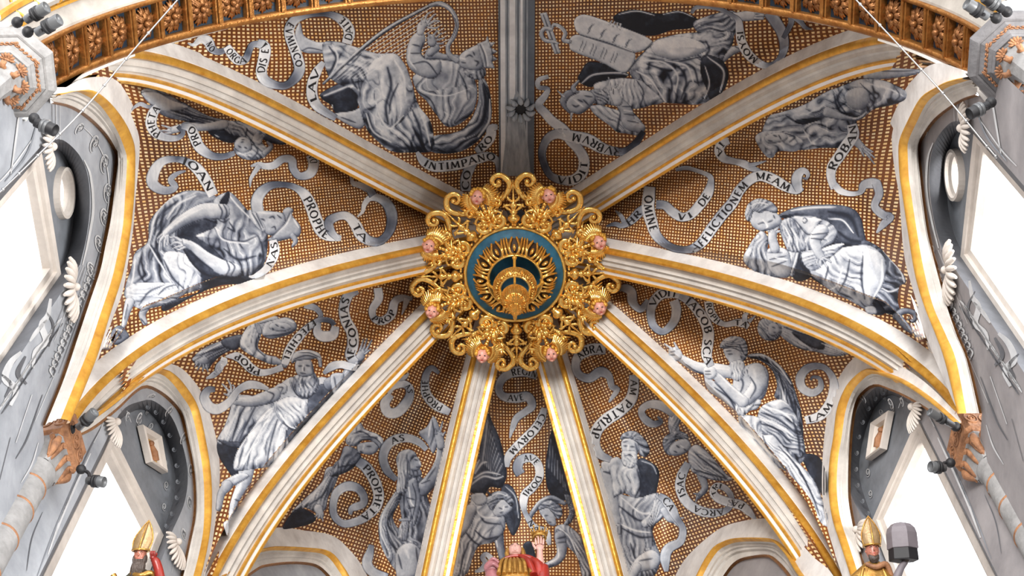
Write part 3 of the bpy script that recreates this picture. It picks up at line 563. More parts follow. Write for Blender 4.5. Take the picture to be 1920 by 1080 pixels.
# ---------------------------------------------------------------- ridge band between boss and great arch
top = CELLS[0][2]; c_ = top[:, top.shape[1]//2]
def ridge_strip(x0, x1, dz, m, parent, nm_='painted_band'):
    ys = np.linspace(940-610, -14, 60)
    P = []
    for yy in ys:
        k_ = (yy+14)/344; xa = 968+(x0-968)*(1-.05*k_); xb = 968+(x1-968)*(1-.05*k_); P.append([(xa, yy), (xb, yy)])
    P = np.array(P); Q = hit(P.reshape(-1, 2), dz).reshape(60, 2, 3); mb = MB(); mb.grid(Q); return mb.build(nm_, m, parent, smooth=False)
rd = empty('ridge_band', tuple(c_[20]), 'grey painted stone ridge band running from gilt boss to top edge', 'vault band')
ridge_strip(934, 1002, .05, 'ridge', rd)
for x0, x1, m_ in ((934, 937, 'ridgedark'), (938, 947, 'ridgelight'), (950, 952, 'ridgedark'), (955, 966, 'ridgelight'), (970, 973, 'ridgedark'), (976, 980, 'ridgelight'), (984, 987, 'ridgedark'), (990, 1003, 'ridgedark')):
    ridge_strip(x0, x1, .062, m_, rd, 'painted_line')
hc = hit([(976, 203)], .07)[0]; mb = MB(); up_ = np.array([0, .25, -1.]); up_ /= np.linalg.norm(up_); e1 = np.array([1., 0, 0]); e2 = np.cross(up_, e1)
Rm = np.stack([e1, e2, up_], 1)
for j in range(10):
    a = j*PI/5+.2; tt = np.linspace(0, 1, 6); r_ = .07+.10*tt; P = np.stack([r_*np.cos(a+.2*tt), r_*np.sin(a+.2*tt), .02+.05*np.sin(tt*3)], -1)@Rm.T+hc
    mb.tube(P, .03*np.sin(tt*2.6+.3)+.004, 6, caps=False)
ho = empty('ridge_rosette', tuple(hc), 'small grey leaf rosette with a ragged black hole on the ridge band', 'rosette')
mb.build('leaves', 'ridge', ho)
mb = MB(); mb.lathe([(.001, .03), (.05, .032), (.075, .025), (.082, .0)], hc, 14, Rm=Rm); mb.build('dark_hole', 'black', ho)
# ---------------------------------------------------------------- the hanging gilt boss
BP = .00610     # metres per pixel at the boss
ZB = ZA-0.7891*K-.50; YO = -.175
boss = empty('gilded_boss', (0, YO, ZB), 'large carved openwork gilt boss with cherub heads hanging at the meeting of the ribs', 'ceiling boss')
def bp(x, y, z=0.0): return np.stack(np.broadcast_arrays(np.asarray(x, float)*BP, np.asarray(y, float)*BP+YO, ZB+np.asarray(z, float)), -1)
# plan: screen-right = +x, screen-down = +y
def loc(P2, ang, z=0.0, flip=1):
    """sector coordinates (x sideways, y outward, pixels) -> world, axis at angle ang"""
    P2 = np.asarray(P2, float); u = np.array([math.cos(ang), math.sin(ang)]); t_ = np.array([-u[1], u[0]])*flip
    Q = P2[:, :1]*t_+P2[:, 1:2]*u; return bp(Q[:, 0], Q[:, 1], z)
def strap(mb, P, w, ang, flip=1, z=0.0, th=.7, n=8, zz=None):
    """flattened carved strap, groove along its middle"""
    S = smooth_poly(P, 26); w = np.interp(np.linspace(0, 1, len(S)), np.linspace(0, 1, len(np.atleast_1d(w))) if np.size(w) > 1 else [0, 1], w if np.size(w) > 1 else [w, w])
    X = loc(S, ang, z if zz is None else np.interp(np.linspace(0, 1, len(S)), np.linspace(0, 1, len(zz)), zz), flip)
    mb.tube(X, w*BP*.60, n, 0, th, up=(0, 0, -1))
BIG = [(3, 112), (12, 122), (28, 141), (48, 150), (61, 163), (61, 176), (54, 187), (44, 190), (35, 185), (35, 175), (42, 171), (47, 176), (44, 181)]
INN = [(1, 112), (4, 104), (10, 99), (19, 100), (25, 107), (23, 116), (15, 117), (11, 111), (15, 106), (19, 110)]
TEN = [(3, 124), (9, 138), (18, 146), (26, 152), (33, 147), (31, 139), (25, 139), (25, 144)]
TEN2 = [(2, 126), (12, 132), (22, 128), (26, 122), (21, 118), (18, 122)]
for k_ in range(8):
    ang = PI/8+k_*PI/4
    pos = ['right lower', 'bottom right', 'bottom left', 'left lower', 'left upper', 'top left', 'top right', 'right upper'][k_]
    mb = MB()
    for fl in (1, -1):
        strap(mb, BIG, [7, 8, 9, 10, 10, 9, 8, 6, 3], ang, fl, .0, .55)
        strap(mb, INN, [7, 8, 9, 8, 6, 4], ang, fl, -.03, .6)
        strap(mb, TEN, [5, 6, 6, 5, 4, 2], ang, fl, -.05, .7)
        strap(mb, TEN2, [4, 4, 3, 2], ang, fl, -.05, .7)
        for q, (x, y, s) in enumerate(((46, 179, 5.5), (16, 110, 5.5), (26, 143, 4))): mb.ball(loc([(x, y)], ang, -.03, fl)[0], s*BP*.9, 7)
        # ticks across the big strap
        B = smooth_poly(BIG, 60)
        for j in range(8, len(B)-14, 7):
            d_ = B[j+1]-B[j-1]; d_ /= np.linalg.norm(d_); nn = np.array([-d_[1], d_[0]]); X = loc([B[j]-nn*4.6, B[j], B[j]+nn*4.6], ang, [-.012, -.030, -.012], fl)
            mb.tube(X, .5*BP, 5)
    mb.build('scrollwork', 'bossgold', boss)
    mb = MB()
    for fl in (1, -1):
        for (x0, y0, x1, y1, bend, w_) in ((1, 114, 14, 134, 5, 7), (2, 118, 22, 136, -5, 6), (1, 112, 16, 124, 6, 7), (0, 120, 8, 146, 4, 6), (3, 104, 12, 94, -3, 6), (5, 116, 30, 126, 6, 6), (18, 138, 36, 150, 6, 5), (30, 146, 40, 160, -4, 5), (8, 128, 20, 140, -4, 5), (2, 108, 10, 120, 4, 6), (22, 100, 32, 98, 3, 4), (26, 150, 46, 158, 4, 4)):
            m_ = ((x0+x1)/2+bend*.5, (y0+y1)/2-bend*.5); strap(mb, [(x0, y0), m_, (x1, y1)], [1.5, w_, w_*.8, 1], ang, fl, -.04, .8, 7, zz=[-.02, -.07, -.03])
    mb.build('acanthus_leaves', 'bossgold', boss)
    mb = MB()        # stem under the head, with beads
    for y_, r_ in ((118, 3.5), (124, 5), (130, 4), (137, 5.5), (144, 4), (150, 5), (156, 4)): mb.ball(loc([(0, y_)], ang, -.04)[0], (r_*BP,)*3, 7)
    strap(mb, [(0, 100), (0, 130), (0, 160)], [5, 4, 5], ang, 1, -.02)
    mb.build('beaded_stem', 'bossgold', boss)
    wg_ = MB()       # wings: layered feathers
    for fl in (1, -1):
        for L_, (y0, sp, ln, wd, zz_) in enumerate(((160, 11, 24, 5.2, -.05), (163, 11, 36, 5.5, -.03))):
            for j in range(sp):
                tt = j/(sp-1); a_ = R(-28+100*tt); ln_ = ln*(1-.28*tt)
                x0, y0_ = 5+tt*3, y0-6+tt*12
                x1 = x0+ln_*math.cos(a_-.4); y1 = y0_+ln_*math.sin(a_-.4)*.75
                strap(wg_, [(x0, y0_), ((x0+x1)/2, (y0_+y1)/2+3), (x1, y1)], [3, wd, wd, 2], ang, fl, zz_, .7, 6, zz=[zz_, zz_-.04, zz_+.01])
    wg_.build('wings', 'bossgold', boss)
    hd = MB(); c = loc([(0, 171)], ang, -.10)[0]
    th = ang
    # head looks down and slightly outward; built in a local frame: X side, Y outward, Z up
    u_ = np.array([math.cos(ang), math.sin(ang), 0]); t_ = np.array([-u_[1], u_[0], 0])
    face_n = np.array([0, -.25, -1.0]); face_n /= np.linalg.norm(face_n)
    upv = -u_*.3+np.array([0, -1.0, 0])*.9; upv -= face_n*(upv@face_n); upv /= np.linalg.norm(upv); rt_ = np.cross(upv, face_n)
    Rf = np.stack([rt_, upv, face_n], 1)
    HS = 1.28*BP
    def fp(x, y, z): return c+Rf@np.array([x, y, z])*HS
    hd.ball(c, np.array([9.2, 11, 9.5])*HS, 14, 0, Rf)
    hd.ball(fp(0, -1.5, 9.6), np.array([1.6, 3.0, 2.2])*HS, 7, 0, Rf)                   # nose
    for s_ in (-1, 1):
        hd.ball(fp(4.6*s_, -3, 6.8), np.array([3.2, 3.2, 2.6])*HS, 8, 0, Rf)             # cheeks
        hd.ball(fp(9.2*s_, -.5, 0), np.array([1.6, 3, 2.4])*HS, 7, 0, Rf)                # ears
    hd.ball(fp(0, -8.2, 6.0), np.array([2.8, 2.2, 2.4])*HS, 8, 0, Rf)
    head = hd.build('cherub_head', 'skin', boss); head['label'] = 'painted pink cherub face at the %s of the boss' % pos
    ey = MB()
    for s_ in (-1, 1): ey.ball(fp(3.4*s_, 1.6, 8.5), np.array([1.7, .9, .9])*HS, 6, 0, Rf)
    ey.build('eyes', 'black', head)
    mo = MB(); mo.ball(fp(0, -5.4, 9.0), np.array([2.3, .9, .8])*HS, 6, 0, Rf); M.setdefault('lip', mat('painted_lips', (.5, .06, .05), .4, 0, .1, 5, 0)); mo.build('mouth', 'lip', head)
    hr = MB()
    for j in range(26):
        a_ = random.uniform(-.35, PI+.35); rr = random.uniform(.82, 1.0); hr.ball(fp(10*rr*math.cos(a_), 4+8.5*rr*math.sin(a_), random.uniform(-2, 5)), random.uniform(2.2, 3.4)*HS, 6)
    hr.build('hair', 'goldpaint', head)
mb = MB(); mb.tube([(0, YO*.5, ZA-.2), (0, YO, ZB-.1)], .03, 8); mb.build('hanging_rod', 'black', boss)
# balusters on the eight radial axes between the heads
for k_ in range(8):
    ang = k_*PI/4; mb = MB(); u_ = np.array([math.cos(ang), math.sin(ang), 0]); t_ = np.array([-u_[1], u_[0], 0]); Rm = np.stack([t_, np.array([0, 0, 1.]), u_], 1)
    pr = [(.001, 98), (7, 98), (6, 101), (8, 104), (13, 109), (14, 114), (10, 118), (5, 120), (9, 123), (9, 126), (4, 128), (7, 133), (10, 139), (4, 143), (3, 152), (2, 158), (.001, 162)]
    mb.lathe([(r_*BP*.85, y_*BP) for r_, y_ in pr], (0, YO, ZB-.03), 12, Rm=Rm)
    for s_ in (-1, 1):
        for (a, b) in (((4, 127), (18, 141)), ((6, 139), (20, 134)), ((3, 145), (10, 156))):
            strap(mb, [a, ((a[0]+b[0])/2+3, (a[1]+b[1])/2+1), b], [3, 5, 4, 1.5], ang, s_, -.05, .8, 6)
    mb.build('baluster', 'bossgold', boss)
    # outer seam and spike
    mb = MB(); strap(mb, [(-4, 168), (0, 176), (4, 168)], [1.5, 3, 1.5], ang, 1, -.02, .8, 6); strap(mb, [(0, 158), (0, 186)], [3, 1], ang, 1, -.02, .8, 6); mb.build('leaf_spike', 'bossgold', boss)
# rings: lathe profiles around the vertical axis; (radius px, metres below ring plane)
def turned(name, prof, m, parent=boss, n=72, smooth=True): mb = MB(); mb.lathe([(r_*BP, -z_) for r_, z_ in prof], (0, YO, ZB), n); return mb.build(name, m, parent, smooth)
turned('gilt_rim', [(88, -.06), (96, -.06), (97, .0), (96, .03), (92, .035), (90, .02), (88, .0)], 'bossgold')
turned('blue_ring', [(91, .0), (90, .02), (74, .05), (72, .06)], 'blue')
def leafring(name, r0, r1, z0, z1, n, w_, parent=boss, m='bossgold'):
    """ring of alternating ovolo eggs and leaf tongues"""
    mb = MB(); nl = n*2
    for j in range(nl):
        a_ = 2*PI*j/nl; ca_, sa_ = math.cos(a_), math.sin(a_)
        tt = np.linspace(0, 1, 10); rr = (r0+(r1-r0)*tt)*BP; zz = ZB-(z0+(z1-z0)*tt+.05*np.sin(tt*PI))
        if j % 2 == 0:
            for s_ in (-1, 1):
                off = s_*w_*BP*(.30+.32*np.sin(tt*PI)); P = np.stack([rr*ca_-off*sa_, YO+rr*sa_+off*ca_, zz-.01], -1); mb.tube(P, w_*BP*.15+.001, 6, up=(0, 0, -1))
            mb.ball(np.array([(rr[4]+rr[5])/2*ca_, YO+(rr[4]+rr[5])/2*sa_, zz[5]-.01]), np.array([abs(r1-r0)*BP*.28, w_*BP*.22, .04])*np.array([1, 1, 1]), 8, 0, np.array([[ca_, -sa_, 0], [sa_, ca_, 0], [0, 0, 1]]))
        else:
            for s_ in (-1.0, 0, 1.0):
                off = s_*w_*BP*.42*(.75+.35*tt); P = np.stack([rr*ca_-off*sa_, YO+rr*sa_+off*ca_, zz], -1); mb.tube(P, w_*BP*(.11+.07*np.sin(tt*PI)), 6, up=(0, 0, -1))
    ph = 0
    o = mb.build(name, m, parent); g_ = MB(); g_.lathe([(r0*BP, -z0+.03), ((r0+r1)/2*BP, -(z0+z1)/2+.01), (r1*BP, -z1+.03)], (0, YO, ZB), 48); g_.build('ring_ground', 'gapshade', o)
    return o
leafring('acanthus_ring', 77, 52, .06, .20, 12, 15)
turned('inner_gilt_rim', [(53, .18), (52, .23), (49, .24), (47, .20), (47, .02)], 'bossgold')
turned('blue_bowl', [(47, .05), (38, -.12), (.01, -.2)], 'blue')
# hanging lantern: small rings one under the other
leafring('middle_leaf_ring', 39, 29, .46, .50, 10, 9.5)
turned('middle_gilt_rim', [(41, .44), (40, .46), (28, .53), (26, .53), (25, .48), (39, .42)], 'bossgold', n=48)
for j in range(4):
    a_ = PI/2*j+PI/2; mb = MB(); P = [bp(48*math.cos(a_), 48*math.sin(a_), -.20), bp(50*math.cos(a_), 50*math.sin(a_), -.30), bp(40*math.cos(a_), 40*math.sin(a_), -.44)]
    mb.tube(smooth_poly(P, 14), 2.6*BP, 8); mb.ball(P[1], 4.5*BP, 8); mb.build('bracket', 'goldpaint', boss)
    mb = MB(); P = [bp(27*math.cos(a_), 27*math.sin(a_), -.50), bp(25*math.cos(a_), 25*math.sin(a_), -.70)]; mb.tube(P, 2.2*BP, 8); mb.build('bracket', 'goldpaint', boss)
turned('dark_cup', [(26, .50), (24, .44), (.01, .40)], 'blue', n=40)
leafring('lower_leaf_ring', 25, 14, .78, .90, 9, 7.5)
turned('pendant', [(26, .74), (25.5, .79), (16, .92), (14, .95), (13, 1.0), (10, 1.05), (9.5, 1.1), (6, 1.22), (3, 1.30), (3.5, 1.34), (2, 1.40), (.01, 1.42)], 'bossgold', n=36)
leafring('pendant_leaves', 13.5, 8, .98, 1.06, 7, 4)
# ---------------------------------------------------------------- mural painter: grey figures and scrolls painted on the vault
def tone_rgb(t):
    t = np.clip(t, 0, 1); x = [0, .12, .3, .5, .7, .85, 1.0]
    return np.stack([np.interp(t, x, [.008, .026, .12, .33, .60, .80, .95]), np.interp(t, x, [.011, .034, .14, .36, .63, .815, .955]), np.interp(t, x, [.020, .056, .19, .42, .67, .83, .95]), np.ones_like(t)], -1)
def vnoise(x, y, s, seed=0):
    r = np.random.default_rng(seed).random((64, 64)); x = x/s; y = y/s; xi = np.floor(x).astype(int); yi = np.floor(y).astype(int); fx = x-xi; fy = y-yi
    fx = fx*fx*(3-2*fx); fy = fy*fy*(3-2*fy); g = lambda a, b: r[a % 64, b % 64]
    return (g(xi, yi)*(1-fx)+g(xi+1, yi)*fx)*(1-fy)+(g(xi, yi+1)*(1-fx)+g(xi+1, yi+1)*fx)*fy
def pd(x, y, P, closed=False):
    """distance to polyline, parameter 0..1, nearest point"""
    P = np.asarray(P, float); A = P if closed else P[:-1]; B = np.roll(P, -1, 0) if closed else P[1:]
    best = np.full(x.shape, 1e18); tt = np.zeros(x.shape); nx = np.zeros(x.shape); ny = np.zeros(x.shape); n = len(A)
    for i in range(n):
        ax, ay = A[i]; bx, by = B[i]; dx, dy = bx-ax, by-ay; L = dx*dx+dy*dy+1e-12
        t = np.clip(((x-ax)*dx+(y-ay)*dy)/L, 0, 1); qx = ax+t*dx; qy = ay+t*dy; d = (x-qx)**2+(y-qy)**2; m = d < best
        best = np.where(m, d, best); tt = np.where(m, (i+t)/n, tt); nx = np.where(m, qx, nx); ny = np.where(m, qy, ny)
    return np.sqrt(best), tt, nx, ny
def pts_of(s, tr):
    a = np.array([[float(v) for v in q.split(',')] for q in s.split()]); return a/tr[2]+np.array(tr[:2])
LDIR = np.array([-.55, -.83])
def paint_figure(name, label, cat, ops, tr, step=1.8, off=.007, group=None, colour=None):
    shp = []; allp = []
    for op in ops:
        k = op[0]
        if k in 'PQ':
            P = pts_of(op[2], tr); P = smooth_poly(P, len(P)*4, closed=True) if k == 'P' else P; shp.append(('P', P, op)); allp.append(P)
        elif k == 'C':
            P = pts_of(op[2], tr); w = np.array(op[3], float)/tr[2]/2
            if len(P) > 2: Q = smooth_poly(P, 24); w = np.interp(np.linspace(0, 1, len(Q)), np.linspace(0, 1, len(w)), w) if len(w) > 1 else np.full(len(Q), w[0]); P = Q
            else: w = np.linspace(w[0], w[-1], 2)
            shp.append(('C', P, op, w)); allp.append(P+w.max()); allp.append(P-w.max())
        else: shp.append((k, pts_of(op[2], tr) if isinstance(op[2], str) else None, op))
    ap = np.vstack(allp); x0, y0 = ap.min(0)-4; x1, y1 = ap.max(0)+4
    xs = np.arange(x0, x1, step); ys = np.arange(y0, y1, step); X, Y = np.meshgrid(xs, ys, indexing='ij')
    def sdf(s, x, y):
        if s[0] == 'P':
            d, t, nx, ny = pd(x, y, s[1], True); return np.where(inpoly(x, y, s[1]), -d, d), nx, ny
        d, t, nx, ny = pd(x, y, s[1]); r = np.interp(t, np.linspace(0, 1, len(s[3])), s[3]); dd = np.maximum(d, 1e-6)
        return d-r, nx+(x-nx)/dd*r, ny+(y-ny)/dd*r
    geo = [s for s in shp if s[0] in 'PC']
    U = np.full(X.shape, 1e9)
    for s in geo:
        lo = s[1].min(0)-12; hi = s[1].max(0)+12
        if s[0] == 'C': lo -= s[3].max(); hi += s[3].max()
        m = (X >= lo[0]) & (X <= hi[0]) & (Y >= lo[1]) & (Y <= hi[1])
        if m.any(): U[m] = np.minimum(U[m], sdf(s, X[m], Y[m])[0])
    # marching squares
    vid = {}; V = []; F = []
    nx_, ny_ = X.shape; ins = U < 0
    def vert(i, j):
        k = (i, j)
        if k not in vid: vid[k] = len(V); V.append((xs[i], ys[j]))
        return vid[k]
    def cross(a, b):
        k = (a, b) if a < b else (b, a)
        if k not in vid:
            (i, j), (p, q) = k; u, v = U[i, j], U[p, q]; t = min(.98, max(.02, u/(u-v))); vid[k] = len(V); V.append((xs[i]+(xs[p]-xs[i])*t, ys[j]+(ys[q]-ys[j])*t))
        return vid[k]
    cnt = ins[:-1, :-1].astype(int)+ins[1:, :-1]+ins[1:, 1:]+ins[:-1, 1:]
    for i, j in zip(*np.nonzero(cnt)):
        cs = ((i, j), (i+1, j), (i+1, j+1), (i, j+1)); c = cnt[i, j]
        if c == 4: F.append(tuple(vert(*q) for q in cs)); continue
        pl = []
        for q in range(4):
            a, b = cs[q], cs[(q+1) % 4]
            if ins[a]: pl.append(vert(*a))
            if ins[a] != ins[b]: pl.append(cross(a, b))
        if len(pl) >= 3: F.append(tuple(pl))
    V = np.array(V); x, y = V[:, 0], V[:, 1]; T = np.full(len(V), .5); last = np.ones(len(V), bool)
    n1 = vnoise(x, y, 9, 1)-.5; n2 = vnoise(x, y, 2.6, 2)-.5; n3 = vnoise(x, y, 22, 3)-.5
    for s in shp:
        op = s[2]
        if s[0] in 'PC':
            pw = op[3] if (s[0] == 'P' and len(op) > 3) else (None if s[0] == 'P' else op[4] if len(op) > 4 else None)
            d, px_, py_ = sdf(s, x, y); m = np.clip(.5-d/1.4, 0, 1)
            if s[0] == 'P': size = math.sqrt(abs(np.sum(s[1][:, 0]*np.roll(s[1][:, 1], -1)-s[1][:, 1]*np.roll(s[1][:, 0], -1)))/2); pw = pw or max(5, .28*size)
            else: pw = pw or max(3, float(s[3].max())*1.0)
            di = np.maximum(-d, 0); nx = (px_-x)/np.maximum(di, .3); ny = (py_-y)/np.maximum(di, .3); q = np.clip(1-di/pw, 0, 1)
            lam = (nx*LDIR[0]+ny*LDIR[1])*q**1.3; t = op[1]+.30*lam*(.5+op[1])-.10*q**3+n1*.10+n2*.07+n3*.10
            t = t-.28*np.clip(1-di/1.3, 0, 1)
            T = T*(1-m)+t*m; last = m > .3
        elif s[0] in 'DL':      # dark / light brush line, tapered
            P = smooth_poly(s[1], 20) if len(s[1]) > 2 else s[1]; w = op[1]/tr[2]; bb = (x > P[:, 0].min()-2*w) & (x < P[:, 0].max()+2*w) & (y > P[:, 1].min()-2*w) & (y < P[:, 1].max()+2*w)
            if not bb.any(): continue
            d, t, _, _ = pd(x[bb], y[bb], P); ww = w*.55*(np.sin(np.clip(t, .03, .97)*PI)**.5+.15)+.35
            a = np.exp(-(d/ww)**2)*(.85 if len(op) < 4 else op[3]); T[bb] = T[bb]*(1-a)+a*(.07 if s[0] == 'D' else .93)
        elif s[0] == 'F':       # folds running between two guide lines, only over the last shape
            A = smooth_poly(pts_of(op[2].split('|')[0], tr), 14) if False else None
    # folds need both guides
        elif s[0] == 'f':
            A = smooth_poly(pts_of(op[2][0], tr), 16); B = smooth_poly(pts_of(op[2][1], tr), 16); n = op[1]; amp = op[3] if len(op) > 3 else .22
            if not last.any(): continue
            xx, yy = x[last], y[last]; dA, tA, _, _ = pd(xx, yy, A); dB, tB, _, _ = pd(xx, yy, B); u = dA/(dA+dB+1e-6)
            n = max(2, n*.62); ph = u*n+1.5*vnoise(xx, yy, 30, 5)+.3*np.sin(tA*6)+.5*vnoise(xx, yy, 12, 6); fr = ph-np.floor(ph); k = np.floor(ph)
            w = np.cos(2*PI*fr)+.35*np.sin(4*PI*fr); am = amp*1.0*np.clip(vnoise(k*7.3+tA*4, k*3.1+tA*5, 1.0, 8)*1.6-.25, 0, 1.1); T[last] += am*w*.75
            brk = np.clip(vnoise(k*5.1+tA*6, k*2.7, 1.0, 11)*3-1.0, 0, 1)
            T[last] -= .30*np.exp(-((fr-.50)/.07)**2)*brk; T[last] += .22*np.exp(-((fr-.93)/.06)**2)*brk; T[last] += .10*(vnoise(xx, yy, 14, 12)-.5)
    X3 = hit(V, off); o = mk(name, X3, F, 'paint'); T = .52+(T-.48)*1.22; col = tone_rgb(T)
    ca_ = o.data.color_attributes.new('paint', 'FLOAT_COLOR', 'POINT'); ca_.data.foreach_set('color', col.ravel())
    tag(o, label, cat, group); return o
# ---- lettering: roman capitals as thick and thin strokes
K1, K0 = .19, .10
GL = {'A': (.8, [(0, 0, .4, 1, K0), (.4, 1, .8, 0, K1), (.15, .36, .62, .36, K0)], [0, .8]), 'B': (.62, [(.12, 0, .12, 1, K1), 'a.12,1 .5,.98 .54,.76 .42,.56 .12,.54', 'a.12,.54 .56,.5 .62,.25 .5,.02 .12,0'], []),
 'C': (.8, ['a.78,.84 .6,.99 .35,.98 .1,.75 .08,.35 .3,.05 .6,.01 .8,.16'], []), 'D': (.8, [(.12, 0, .12, 1, K1), 'a.12,1 .5,.98 .78,.75 .78,.3 .5,.02 .12,0'], []),
 'E': (.55, [(.12, 0, .12, 1, K1), (.12, .97, .52, .97, K0), (.12, .52, .45, .52, K0), (.12, .03, .55, .03, K0)], []), 'F': (.5, [(.12, 0, .12, 1, K1), (.12, .97, .5, .97, K0), (.12, .52, .42, .52, K0)], [.12]),
 'G': (.85, ['a.78,.84 .6,.99 .35,.98 .1,.75 .08,.35 .3,.05 .6,.01 .78,.14', (.78, .05, .78, .42, K1)], []), 'H': (.8, [(.12, 0, .12, 1, K1), (.68, 0, .68, 1, K1), (.12, .52, .68, .52, K0)], [.12, .68]),
 'I': (.24, [(.12, 0, .12, 1, K1)], [.12]), 'L': (.5, [(.12, 0, .12, 1, K1), (.12, .03, .52, .03, K0)], []), 'M': (.95, [(.1, 0, .16, 1, K0), (.16, 1, .48, .1, K1), (.48, .1, .8, 1, K0), (.8, 1, .86, 0, K1)], [.1, .86]),
 'N': (.8, [(.12, 0, .12, 1, K0), (.12, 1, .68, 0, K1), (.68, 0, .68, 1, K0)], [.12]), 'O': (.85, ['o.42,.99 .1,.75 .08,.3 .42,.01 .76,.25 .76,.72'], []), 'P': (.6, [(.12, 0, .12, 1, K1), 'a.12,1 .5,.98 .58,.74 .46,.5 .12,.48'], [.12]),
 'R': (.68, [(.12, 0, .12, 1, K1), 'a.12,1 .5,.98 .56,.76 .44,.54 .12,.52', (.34, .52, .68, 0, K1)], [.12]), 'S': (.55, ['a.5,.86 .34,1 .12,.9 .1,.7 .3,.54 .48,.38 .48,.12 .28,0 .05,.12'], []),
 'T': (.66, [(.33, 0, .33, 1, K1), (.02, .97, .64, .97, K0)], [.33]), 'V': (.78, [(0, 1, .38, 0, K1), (.38, 0, .76, 1, K0)], []), '.': (.2, [(.1, .45, .1, .55, .12)], []), ' ': (.4, [], []), 'Y': (.7, [(0, 1, .35, .48, K1), (.7, 1, .35, .48, K0), (.35, 0, .35, .48, K1)], [.35]), 'Z': (.6, [(.02, .97, .58, .97, K0), (.56, .97, .04, .03, K1), (.02, .03, .6, .03, K0)], []), 'X': (.7, [(0, 1, .7, 0, K1), (0, 0, .7, 1, K0)], [])}
def letter_polys(ch):
    out = []; w, st, sf = GL[ch]
    for s in st:
        if isinstance(s, tuple):
            a = np.array(s[:2]); b = np.array(s[2:4]); d = (b-a)/np.linalg.norm(b-a); n = np.array([-d[1], d[0]])*s[4]/2; out.append([a-n, b-n, b+n, a+n])
        else:
            P = np.array([[float(v) for v in q.split(',')] for q in s[1:].split()]); P = smooth_poly(P, 18, closed=(s[0] == 'o')) ; 
            if s[0] == 'o': P = np.vstack([P, P[:1]])
            D_ = np.gradient(P, axis=0); D_ /= np.linalg.norm(D_, axis=1)[:, None]+1e-9; wd = K0+(K1*1.05-K0)*np.abs(D_[:, 1])**1.5; N_ = np.stack([-D_[:, 1], D_[:, 0]], -1)*wd[:, None]/2
            for i in range(len(P)-1): out.append([P[i]-N_[i], P[i+1]-N_[i+1], P[i+1]+N_[i+1], P[i]+N_[i]])
    for x in sf:
        out.append([np.array(q) for q in ((x-.15, -.01), (x+.15, -.01), (x+.15, .05), (x-.15, .05))])
    if ch in 'HINTPF': out.append([np.array(q) for q in ((.0, .95), (.27, .95), (.27, 1.01), (.0, 1.01))]) if ch not in 'T' else None
    return w, out
def scroll(label, tr, bands, off=.011, group='painted scrolls with latin lettering'):
    """bands: (points, widths, tones, [(text, t0, t1, height factor)])"""
    V = []; F = []; Tn = []; LV = []; LF = []
    for bi, bd in enumerate(bands):
        P = smooth_poly(pts_of(bd[0], tr), step=4.0); w = np.interp(np.linspace(0, 1, len(P)), np.linspace(0, 1, len(bd[1])), bd[1])/tr[2]
        tn = np.interp(np.linspace(0, 1, len(P)), np.linspace(0, 1, len(bd[2])), bd[2])
        D_ = np.gradient(P, axis=0); D_ /= np.linalg.norm(D_, axis=1)[:, None]+1e-9; N_ = np.stack([-D_[:, 1], D_[:, 0]], -1)
        us = np.array([-.5, -.46, -.38, -.2, 0, .2, .38, .46, .5]); G = P[:, None]+N_[:, None]*(w[:, None]*us)[:, :, None]
        k = len(V); nu = len(us); o_ = off+.003*bi
        X3 = hit(G.reshape(-1, 2), o_); V += list(X3)
        e_ = np.array([-.38, -.16, .03, 0, 0, -.01, .05, -.12, -.38]); gg = G.reshape(-1, 2)
        tt = tn[:, None]+e_[None]+.05*us[None]*2+.12*(D_[:, 0]*-.3+D_[:, 1]*.5)[:, None]; Tn.append(tt.ravel()+.10*(vnoise(gg[:, 0], gg[:, 1], 8, 4)-.5)+.12*(vnoise(gg[:, 0], gg[:, 1], 24, 9)-.5))
        F += [(k+i*nu+j, k+(i+1)*nu+j, k+(i+1)*nu+j+1, k+i*nu+j+1) for i in range(len(P)-1) for j in range(nu-1)]
        cum = np.r_[0, np.cumsum(np.linalg.norm(np.diff(P, axis=0), axis=1))]; Lt = cum[-1]
        for tx in (bd[3] if len(bd) > 3 else []):
            txt, t0, t1 = tx[:3]; hf = tx[3] if len(tx) > 3 else .62; sgn = 1 if t1 > t0 else -1
            ws = [letter_polys(c)[0]+.22 for c in txt]; tot = sum(ws); span = abs(t1-t0)*Lt; hw = float(np.interp((t0+t1)/2*Lt, cum, w))*hf; sx = span/tot
            pos = 0
            LP_ = []
            for c, wl_ in zip(txt, ws):
                for poly in letter_polys(c)[1]:
                    for q in poly: LP_.append(((pos+.11+q[0])*sx, (q[1]-.5)*hw))
                    LF.append(tuple(range(len(LV)+len(LP_)-len(poly), len(LV)+len(LP_))))
                pos += wl_
            LP_ = np.array(LP_) if LP_ else np.zeros((0, 2))
            s_ = t0*Lt+sgn*LP_[:, 0]; cx = np.interp(s_, cum, P[:, 0]); cy = np.interp(s_, cum, P[:, 1]); nx = np.interp(s_, cum, N_[:, 0]); ny = np.interp(s_, cum, N_[:, 1]); nn = np.hypot(nx, ny); nx /= nn; ny /= nn
            g = np.stack([cx-sgn*nx*LP_[:, 1], cy-sgn*ny*LP_[:, 1]], -1); LV += list(hit(g, o_+.004+.002*len(bands)))
    o = mk('painted_scroll', V, F, 'paint'); ca_ = o.data.color_attributes.new('paint', 'FLOAT_COLOR', 'POINT'); ca_.data.foreach_set('color', tone_rgb(np.clip(.56+(np.concatenate(Tn)-.5)*1.2, .04, 1)).ravel())
    tag(o, label, 'painted scroll', group)
    if LV: mk('lettering', LV, LF, 'letter', o)
    return o
